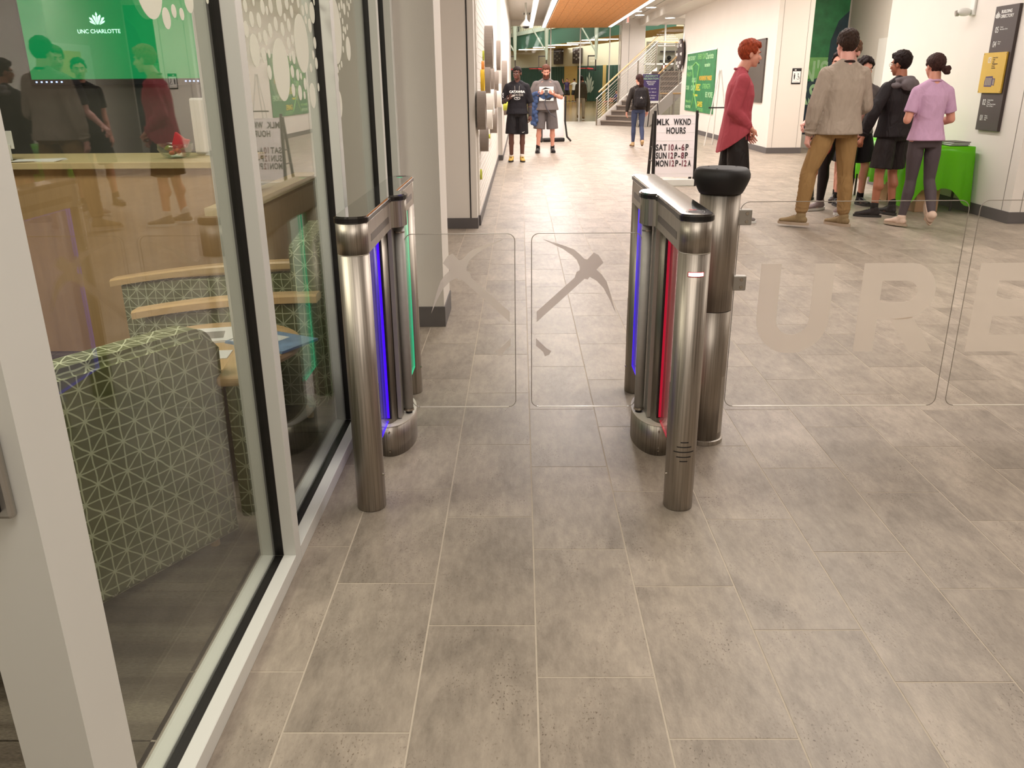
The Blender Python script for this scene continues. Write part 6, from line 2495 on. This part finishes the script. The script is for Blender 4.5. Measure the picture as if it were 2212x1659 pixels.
# -- red-haired man in profile, facing right, hand at his waist
p1 = person('red-haired man in a rusty-pink long-sleeved shirt and black shorts, facing right in profile', (2.30, 9.25), -PI / 2 - 0.08, 1.87,
            dict(lean=0.03, head=(0.10, 0.06, 0), headfwd=0.04, mouth_open=1.0,
                 armR=((0.10, -0.30, -1), (-0.25, 0.85, -0.75), (-0.6, -0.2, -0.7), 1.3), armL=((-0.15, 0.05, -1), (0.1, 0.5, -0.8), (1, 0, 0), 0.8),
                 legR=((0, 0.10, -1), (0, 0.02, -1), 0), legL=((0, -0.06, -1), (0, -0.12, -1), 0)),
            dict(hair='quiff', top=('sweat_round', 0.032, -0.12, 1), hemshift=-0.01, hemtilt=0.75, bottom=('shorts', 0.016, 0.96)),
            dict(skin=SK_FAIR, hair=HR_RED, top=cloth('shirt_rust_pink', rgb(168, 72, 82), fold=0.8), collar=cloth('collar_rust', rgb(150, 62, 72)),
                 bottom=cloth('shorts_black', rgb(34, 29, 28), 0.6, 0.8), sock=cloth('sock_white', rgb(225, 220, 215)), shoe=cloth('shoe_grey', rgb(120, 112, 108), 0.7)), detail=1.35)

# -- man in grey sweatshirt and khakis, back to us
p2 = person('tall man in a light grey sweatshirt and khaki trousers, seen from behind', (3.24, 8.85), 0.22, 1.94,
            dict(lean=0.0, head=(-0.08, 0.02, 0), build=1.05, face=False,
                 armR=((0.30, 0.10, -1), (-0.35, 0.8, -0.4), (-1, 0, 0), 0.7), armL=((-0.26, 0.02, -1), (-0.06, 0.14, -1), (1, 0, 0), 0.9),
                 legR=((0.10, 0.02, -1), (0.06, -0.06, -1), 0), legL=((-0.36, 0.06, -1), (-0.10, -0.04, -1), 0), toeR=-0.35, toeL=0.75),
            dict(hair='short', top=('sweat', 0.044, -0.07, 1), bottom=('pants', 0.014, 1.82)),
            dict(skin=SK_PALE, hair=HR_BROWN, top=cloth('sweatshirt_grey', rgb(164, 150, 136), fold=0.9, var=0.14), collar=cloth('collar_dark', rgb(46, 30, 28)),
                 bottom=cloth('khaki', rgb(150, 118, 76), fold=0.9), shoe=cloth('shoe_tan', rgb(140, 118, 84), 0.8), sole='boots_sole', laces='boots_sole'), detail=1.35)

# -- young man in black jacket with grey hood, back to us, glasses
p3 = person('man in a black jacket with grey hood and dark shorts, glasses, seen from behind', (4.12, 9.55), 0.42, 1.76,
            dict(lean=0.04, head=(0.20, 0.05, 0), build=1.05, fat=1.06,
                 armR=((0.25, 0.15, -1), (-0.1, 0.9, -0.5), (-1, 0, 0), 0.7), armL=((-0.55, 0.05, -1), (-0.30, 0.14, -1), (0.6, 0.4, 0), 1.0),
                 legR=((0.08, 0.16, -1), (0.0, -0.15, -1), 0), legL=((-0.12, -0.02, -1), (-0.04, -0.02, -1), 0), toeL=0.7),
            dict(hair='quiff', fade=True, glasses=True, top=('hood', 0.040, -0.06, 1), bottom=('shorts', 0.022, 0.90), sock_h=0.07),
            dict(skin=SK_TAN, hair=HR_DARK, top=cloth('jacket_black', rgb(30, 24, 26), 0.6, 0.8), bottom=cloth('shorts_charcoal', rgb(40, 34, 34), 0.6, 0.8),
                 sock=cloth('sock_black', rgb(26, 22, 22)), shoe=cloth('shoe_black', rgb(34, 26, 28), 0.6), sole='black_soft', laces='black_soft'), detail=1.3)
# grey hood lining draped over the shoulders
bm = bmesh.new()
T3 = p3[1]
for q in range(14):
    a_ = PI + PI * q / 13
    ellipsoid(bm, T3(0.090 * math.cos(a_), -0.045 + 0.080 * math.sin(a_), 0.520 + 0.02 * math.sin(-a_)), (0.036, 0.036, 0.032), None, 10, 7)
ellipsoid(bm, T3(0, -0.14, 0.475), (0.12, 0.058, 0.075), None, 16, 10)
ellipsoid(bm, T3(0.12, -0.04, 0.47), (0.085, 0.075, 0.035), None, 14, 8)
ellipsoid(bm, T3(-0.12, -0.04, 0.47), (0.085, 0.075, 0.035), None, 14, 8)
fuse('hood', bm, cloth('hood_grey', rgb(104, 96, 98), 0.8, 0.7), p3[0], 0.009, 3)

# -- woman in lilac shirt, walking away
p4 = person('woman in a lilac t-shirt and grey leggings with a dark bun, walking away', (4.10, 8.75), 0.06, 1.71,
            dict(lean=0.03, head=(0.06, 0.10, 0.0), face=False, build=0.92, fat=0.94,
                 armR=((0.32, 0.04, -1), (-0.15, 0.75, -0.15), (-1, 0, 0), 0.8), armL=((-0.28, -0.10, -1), (0.40, 0.75, 0.10), (1, 0, 0), 0.8),
                 legR=((0.05, 0.02, -1), (-0.12, -0.62, -0.85), -1.05), legL=((0.06, 0.12, -1), (-0.10, 0.02, -1), 0.0), toeL=0.4),
            dict(hair='bun', bun_at=(0.045, -0.045), female=True, top=('tee', 0.022, -0.03, 0.55), bottom=('tights', 0.0, 1.92)),
            dict(skin=SK_FAIR, hair=hairm('hair_bun', rgb(58, 36, 32)), top=cloth('tee_lilac', rgb(196, 158, 188), fold=0.7), bottom=cloth('leggings_grey', rgb(80, 70, 74), 0.7, 0.25),
                 shoe=cloth('shoe_cream', rgb(216, 190, 172), 0.7), sole='boots_sole'), detail=1.3)

# -- smiling man partly hidden behind the grey sweatshirt
p5 = person('smiling brown-haired man partly hidden behind the grey sweatshirt', (3.68, 9.90), PI - 0.95, 1.90,
            dict(head=(0.10, 0.02, 0), smile=1.0, armR=((0.16, 0.20, -1), (0.15, 0.60, -0.45), (-0.3, 0.5, -1), 0.9), armL=((-0.1, 0.05, -1), (-0.05, 0.3, -1), (1, 0, 0), 0.6),
                 legR=((0.16, 0.05, -1), (0.04, -0.05, -1), 0), legL=((-0.10, 0.0, -1), (0, -0.02, -1), 0)),
            dict(hair='quiff', top=('tee', 0.028, -0.08, 0.6), bottom=('tights', 0.0, 1.92)),
            dict(skin=SK_PALE, hair=HR_MID, top=cloth('tee_dark', rgb(52, 48, 54)), bottom=cloth('tights_black', rgb(34, 26, 28), 0.6), shoe=cloth('shoe_mauve', rgb(136, 118, 118), 0.7)), detail=1.25)
# red bag hanging by his hand
bm = bmesh.new()
ellipsoid(bm, (0, 0, 0), (0.085, 0.055, 0.13), None, 18, 12)
ellipsoid(bm, (0.02, 0.01, 0.10), (0.06, 0.045, 0.05), None, 14, 10)
ellipsoid(bm, (-0.03, -0.01, -0.09), (0.05, 0.05, 0.05), None, 14, 10)
rb_ = thing('drawstring_bag', 'red cloth bag hanging beside the khaki trousers', 'bag', (3.19, 9.05, 0.83))
bag = fuse('bag_body', bm, cloth('bag_red', rgb(196, 62, 70), 0.7, 0.9), rb_, 0.01, 2)
bm = bmesh.new()
path_tube(bm, [(-0.06, 0, 0.05), (-0.09, 0.0, 0.12), (-0.03, 0, 0.17), (0.03, 0, 0.14)], 0.004, 6)
path_tube(bm, [(-0.08, 0, 0.05), (-0.10, 0, -0.06), (-0.095, 0, -0.10)], 0.006, 6)
link('lanyard', bm, 'ink_grey', rb_)

p6 = person('person with dark hair whose face edge shows left of the smiling man', (3.90, 10.85), PI - 0.75, 1.80,
            dict(head=(0.2, 0, 0), armR=((0.1, 0, -1), (0.1, 0.2, -1), (-1, 0, 0), 0.6), legR=((0.14, 0.08, -1), (0.05, 0, -1), 0), legL=((-0.08, -0.05, -1), (0, -0.05, -1), 0)),
            dict(hair='short', top=('tee', 0.025, -0.05, 0.5), bottom=('shorts', 0.02, 0.95)),
            dict(skin=SK_FAIR, hair=HR_DARK, top=cloth('tee_black', rgb(30, 28, 30)), bottom=cloth('shorts_black_b', rgb(28, 24, 26)), sock=cloth('sock_black_b', rgb(26, 22, 22)), shoe=cloth('shoe_blk', rgb(56, 50, 50), 0.4), sole='black_soft'), detail=0.9)
p7 = person('dark-haired person whose bare elbow shows right of the grey sweatshirt', (4.05, 10.45), PI + 0.15, 1.72,
            dict(head=(0.0, 0.15, 0), armL=((-0.55, 0.35, -0.55), (0.85, 0.35, 0.30), (0, 1, 0), 0.9), armR=((0.1, 0, -1), (0.1, 0.2, -1), (-1, 0, 0), 0.6), armR_=0,
                 legR=((0.10, 0.0, -1), (0.05, 0, -1), 0), legL=((-0.16, 0.05, -1), (0, -0.05, -1), 0)),
            dict(hair='curly', top=('tee', 0.02, -0.05, 0.45), bottom=('shorts', 0.02, 0.9)),
            dict(skin=SK_FAIR, hair=HR_DARK, top=cloth('tee_grey_b', rgb(90, 84, 84)), bottom=cloth('shorts_black_c', rgb(26, 22, 24)), sock=cloth('sock_black_c', rgb(26, 22, 22)), shoe=cloth('shoe_gloss', rgb(40, 36, 38), 0.3), sole='black_soft'), detail=0.9)

# -- two men walking towards us
p8 = person('man in a black hooded sweatshirt and black shorts holding a phone, walking towards us', (-0.06, 16.9), PI, 1.78,
            dict(head=(-0.35, 0.05, 0), fat=0.95,
                 armR=((0.38, -0.12, -1), (-0.45, 0.85, 0.22), (0, 0.2, 1), 0.9), armL=((-0.26, 0.0, -1), (0.0, 0.08, -1), (1, 0, 0), 0.8),
                 legR=((0.06, 0.08, -1), (0.0, -0.10, -1), 0), legL=((-0.02, -0.02, -1), (0.02, 0.03, -1), 0)),
            dict(hair='crop', fade=True, top=('hood', 0.046, -0.04, 0.98), under_sleeve=cloth('sleeve_grey', rgb(72, 66, 66)), bottom=('shorts', 0.024, 0.93), sock_h=0.05),
            dict(skin=SK_DARK, hair=HR_DARK, top=cloth('hoodie_black', rgb(26, 23, 28), 0.7, 0.6), bottom=cloth('shorts_black_d', rgb(24, 21, 24), 0.6, 0.6), sock=cloth('sock_white_b', rgb(220, 210, 200)),
                 shoe=cloth('shoe_yellow', rgb(196, 160, 80), 0.6, var=0.4), sole='ink', laces='ink'), detail=1.2)
t8, T8 = p8[0], p8[1]
print_on(t8, T8, 0.158, [('CATAWBA', 0.0, 0.345, 0.060, 'ink_white', 0.0025), ('LACROSSE', 0.0, 0.29, 0.050, 'ink_grey', 0.0015)])
bm = bmesh.new()
path_tube(bm, [T8(0.055 * math.cos(2 * PI * k / 20), 0.158, 0.245 + 0.022 * math.sin(2 * PI * k / 20)) for k in range(21)], 0.004, 6)
path_tube(bm, [T8(-0.02, 0.16, 0.245), T8(0.02, 0.16, 0.255)], 0.005, 6)
link('chest_emblem', bm, 'ink_white', t8)
bm = bmesh.new()
for sd in (-1, 1):
    path_tube(bm, [T8(sd * 0.045, 0.12, 0.47), T8(sd * 0.04, 0.155, 0.40), T8(sd * 0.055, 0.160, 0.26)], 0.004, 6)
link('drawstrings', bm, 'ink_grey', t8)
text('sleeve_number', 'S', 0.12, 'ink_white', frame_m(T8(0.262, 0.045, 0.26), (-0.55, -0.8, 0), (0, 0, 1)), t8, 0.003, bold=0.004, align='CENTER')
bm = bmesh.new()
lg = p8[4]['L']
c_ = lerp(lg[1], lg[2], 0.84) + V3(-0.02, 0.118, 0)
for pts in ([(-0.03, 0.004), (-0.012, -0.008), (0.03, 0.012), (-0.010, 0.0)],):
    a = [bm.verts.new(c_ + V3(-x, 0, z)) for x, z in pts]
    bm.faces.new(a)
link('tick_emblem', bm, 'ink_white', t8)
ph_w = W(t8, p8[3]['R'][3] + V3(-0.055, 0.06, 0.035))
phone('white phone held at the waist by the man in the black hooded sweatshirt', ph_w, Euler((1.1, 0.2, 1.3)))

p9 = person('bearded man in a grey t-shirt and grey shorts looking down at his phone', (0.56, 19.1), PI, 1.84,
            dict(head=(0.0, 0.32, 0), build=1.22, fat=1.35,
                 armR=((0.42, 0.05, -1), (-0.75, 0.75, 0.28), (-0.3, -0.2, 1), 1.1), armL=((-0.42, 0.05, -1), (0.75, 0.75, 0.28), (0.3, -0.2, 1), 1.1),
                 legR=((0.08, 0.10, -1), (0.06, -0.02, -1), 0), legL=((-0.08, -0.04, -1), (-0.02, -0.08, -1), 0)),
            dict(hair='short', beard=1.0, top=('tee', 0.03, -0.06, 0.75), bottom=('shorts', 0.02, 1.0)),
            dict(skin=SK_FAIR, hair=hairm('hair_beard', rgb(92, 56, 42)), top=cloth('tee_charcoal', rgb(112, 104, 102), fold=0.6), bottom=cloth('shorts_grey', rgb(104, 98, 98), 0.8, 0.6, var=0.15),
                 shoe=cloth('shoe_hi_black', rgb(32, 28, 30), 0.5), sole='ink', laces='ink_grey', sock=cloth('sock_blk', rgb(40, 34, 34)),), detail=1.2)
t9, T9 = p9[0], p9[1]
bm = bmesh.new()
mx9 = frame_m(T9(0, 0.188, 0.26), (-1, 0, 0), (0, 0, 1))
a = [bm.verts.new(mx9 @ Vector((x, z, 0))) for x, z in ((-0.15, -0.14), (0.16, -0.14), (0.16, 0.15), (-0.15, 0.15))]
bm.faces.new(a)
pq = link('chest_print', bm, 'ink_white', t9)
bm = bmesh.new()
for pts in ([(-0.15, 0.02), (0.02, 0.03), (0.16, -0.02), (0.16, -0.08), (-0.06, -0.11), (-0.15, -0.06)],):
    a = [bm.verts.new(mx9 @ Vector((x, z, 0.001))) for x, z in pts]
    bm.faces.new(a)
link('blue_print', bm, 'blue_print', pq) if 'blue_print' in M else link('blue_print', bm, mat('blue_print', rgb(52, 78, 118), 0.6), pq)
bm = bmesh.new()
for pts in ([(-0.12, 0.08), (-0.02, 0.135), (0.10, 0.10), (0.0, 0.10)], [(-0.02, -0.12), (0.06, -0.07), (0.14, -0.05), (0.08, -0.13)]):
    a = [bm.verts.new(mx9 @ Vector((x, z, 0.0015))) for x, z in pts]
    bm.faces.new(a)
link('black_print', bm, 'ink', pq)
bm = bmesh.new()
path_tube(bm, [T9(0.0, 0.22, 0.22), T9(0.03, 0.225, 0.08), T9(-0.02, 0.225, -0.04), T9(-0.10, 0.22, -0.14), T9(-0.20, 0.21, -0.2)], 0.009, 6)
link('lanyard', bm, 'lanyard', t9)
phone('dark phone held in both hands by the bearded man', W(t9, (p9[3]['R'][3] + p9[3]['L'][3]) / 2 + V3(0, 0.055, 0.035)), Euler((-0.7, 0, 0)), 'ink')
bm = bmesh.new()
rdj = random.Random(9)
for q in range(26):
    f_ = q / 25
    ellipsoid(bm, T9(0.24 + 0.05 * math.sin(q * 1.7), 0.13 + 0.03 * math.cos(q * 2.1), 0.26 - 0.62 * f_), ((0.055 - 0.012 * f_), 0.04, 0.05), Euler((0, 0, q)).to_matrix(), 10, 7)
for q in range(5):
    ellipsoid(bm, T9(0.14 + 0.03 * q, 0.21 - 0.01 * q, 0.26 + 0.02 * math.sin(q)), (0.04, 0.035, 0.04), None, 10, 7)
jk = thing('blue_jacket', 'blue jacket draped over the arm of the bearded man', 'jacket', (t9.location.x, t9.location.y, 0), PI)
fuse('cloth_folds', bm, cloth('jacket_blue', rgb(66, 84, 122), 0.8, 0.9), jk, 0.012, 2)

# -- woman with backpack walking away
p10 = person('woman with dark curly hair, black backpack and blue jeans walking away', (2.76, 20.4), 0.05, 1.63,
             dict(lean=0.04, head=(0.35, 0.0, 0), fat=0.98, face=False, armL=((-0.32, -0.1, -1), (-0.12, 0.05, -1), (1, 0, 0), 0.7), armR=((0.26, 0.1, -1), (0, 0.3, -1), (-1, 0, 0), 0.7),
                  legL=((0.0, 0.14, -1), (0.0, 0.04, -1), 0), legR=((0.02, -0.02, -1), (-0.02, -0.55, -0.85), -1.0)),
             dict(hair='pony', female=True, top=('sweat', 0.024, -0.02, 1), bottom=('tights', 0.0, 1.92)),
             dict(skin=SK_FAIR, hair=hairm('hair_dark_brown', rgb(58, 36, 34)), top=cloth('jacket_olive_black', rgb(46, 40, 36), 0.7), bottom=cloth('jeans_blue', rgb(64, 72, 98), 0.8, 0.5), shoe=cloth('shoe_straw', rgb(190, 160, 120), 0.7), sole=cloth('sole_brown', rgb(110, 86, 70))), detail=1.0)
T10 = p10[1]
bpk = thing('backpack', 'black backpack worn by the woman walking away', 'backpack', (p10[0].location.x, p10[0].location.y, 0), 0.05)
bm = bmesh.new()
loft(bm, [(0, -0.20, 0.02, 0.12, 0.07), (0, -0.21, 0.06, 0.15, 0.10), (0, -0.205, 0.25, 0.15, 0.095), (0, -0.195, 0.40, 0.13, 0.08), (0, -0.18, 0.46, 0.08, 0.05)], rot_x(-0.04), T10(0, 0, 0), 22)
loft(bm, [(0, -0.29, 0.05, 0.10, 0.03), (0, -0.30, 0.12, 0.115, 0.04), (0, -0.29, 0.24, 0.10, 0.03)], rot_x(-0.04), T10(0, 0, 0), 18)
fuse('pack_body', bm, cloth('pack_black', rgb(30, 26, 28), 0.7, 0.8), bpk, 0.012, 2)
for sd in (-1, 1):
    bm = bmesh.new()
    path_tube(bm, [T10(sd * 0.10, -0.14, 0.42), T10(sd * 0.12, -0.02, 0.53), T10(sd * 0.13, 0.11, 0.46), T10(sd * 0.14, 0.10, 0.25), T10(sd * 0.15, -0.10, 0.1)], 0.018, 8)
    link('strap', bm, 'black_soft', bpk)
bm = bmesh.new()
path_tube(bm, [T10(-0.03, -0.342, 0.22), T10(0.0, -0.345, 0.28), T10(0.03, -0.342, 0.22)], 0.006, 6)
link('zip_pull', bm, 'ink_white', bpk)

# -- people in the gym
p11 = person('man in a dark hooded top and tan trousers walking through the gym', (2.55, 36.9), -0.15, 1.76,
             dict(head=(0.0, 0, 0), face=False, fat=0.95, legR=((0.05, 0.20, -1), (0.0, 0.0, -1), 0), legL=((0, -0.12, -1), (0.0, -0.62, -0.85), -0.8)),
             dict(hair='short', top=('hood', 0.03, -0.05, 1), bottom=('pants', 0.012, 1.9)),
             dict(skin=SK_DARK, hair=HR_DARK, top=cloth('hoodie_olive', rgb(66, 58, 44)), bottom=cloth('pants_tan', rgb(158, 146, 126)), shoe=cloth('boot_tan', rgb(122, 98, 60))), detail=0.8)
GYM = [('player in a purple shirt with raised hands in the gym group', 3.85, 72.5, PI * 0.9, 'purple', ((0.2, 0.6, 0.2), (0.1, 0.2, 1)), 1.85),
       ('player in a white shirt in the gym group', 4.5, 73.2, 0.5, 'ink_white', ((0.3, 0.5, -0.3), (0.1, 0.3, 1)), 1.85),
       ('player in a black shirt right of the white-shirted player', 5.15, 72.3, 0.3, 'black_soft', ((0.3, 0.2, -1), (0.1, 0.5, -1)), 1.85)]
for lab, x, y, rz_, m_, arm_, H_ in GYM:
    person(lab, (x, y), rz_, H_, dict(face=False, hands=False, armR=(arm_[0], arm_[1], (0, 1, 0), 0.5), armL=((-arm_[0][0], arm_[0][1], arm_[0][2]), (-arm_[1][0], arm_[1][1], arm_[1][2]), (0, 1, 0), 0.5),
                                      legR=((0.1, 0.1, -1), (0, -0.1, -1), 0), legL=((-0.15, -0.1, -1), (0, -0.1, -1), 0)),
           dict(hair='crop', top=('tee', 0.03, -0.06, 0.5), bottom=('shorts', 0.025, 0.95), laces=False),
           dict(skin=SK_FAIR, hair=HR_DARK, top=M[m_], bottom=M['ink'], shoe=M['black_soft']), detail=0.35)
person('seated person in a blue shirt on the gym floor with legs stretched out', (7.3, 67.0), PI / 2 + 0.25, 1.75,
       dict(face=False, hands=False, lean=-0.1, dz=-0.80, armR=((0.1, 0.5, -0.8), (0.1, 0.9, -0.3), (0, 0, -1), 0.5), armL=((-0.1, 0.5, -0.8), (-0.1, 0.9, -0.3), (0, 0, -1), 0.5),
            legR=((0.15, 0.9, 0.55), (0, 0.5, -1), 0), legL=((-0.1, 1, 0.05), (0, 1, -0.05), 0)),
       dict(hair='crop', top=('tee', 0.03, -0.02, 0.5), bottom=('shorts', 0.02, 0.6), laces=False),
       dict(skin=SK_FAIR, hair=HR_DARK, top=mat('blue_shirt', rgb(46, 48, 120), 0.8), bottom=M['ink'], shoe=M['red']), detail=0.35)
ptk = tp(0.10)
person('person in black standing on the raised running track behind the white railing', (ptk.x + 0.5, ptk.y + 0.8), PI, 1.8,
       dict(face=False, hands=False, dz=5.2), dict(hair='crop', top=('tee', 0.03, -0.05, 0.6), bottom=('tights', 0.0, 1.9), laces=False),
       dict(skin=SK_DARK, hair=HR_DARK, top=M['ink'], bottom=M['ink'], shoe=M['ink_white']), detail=0.35)
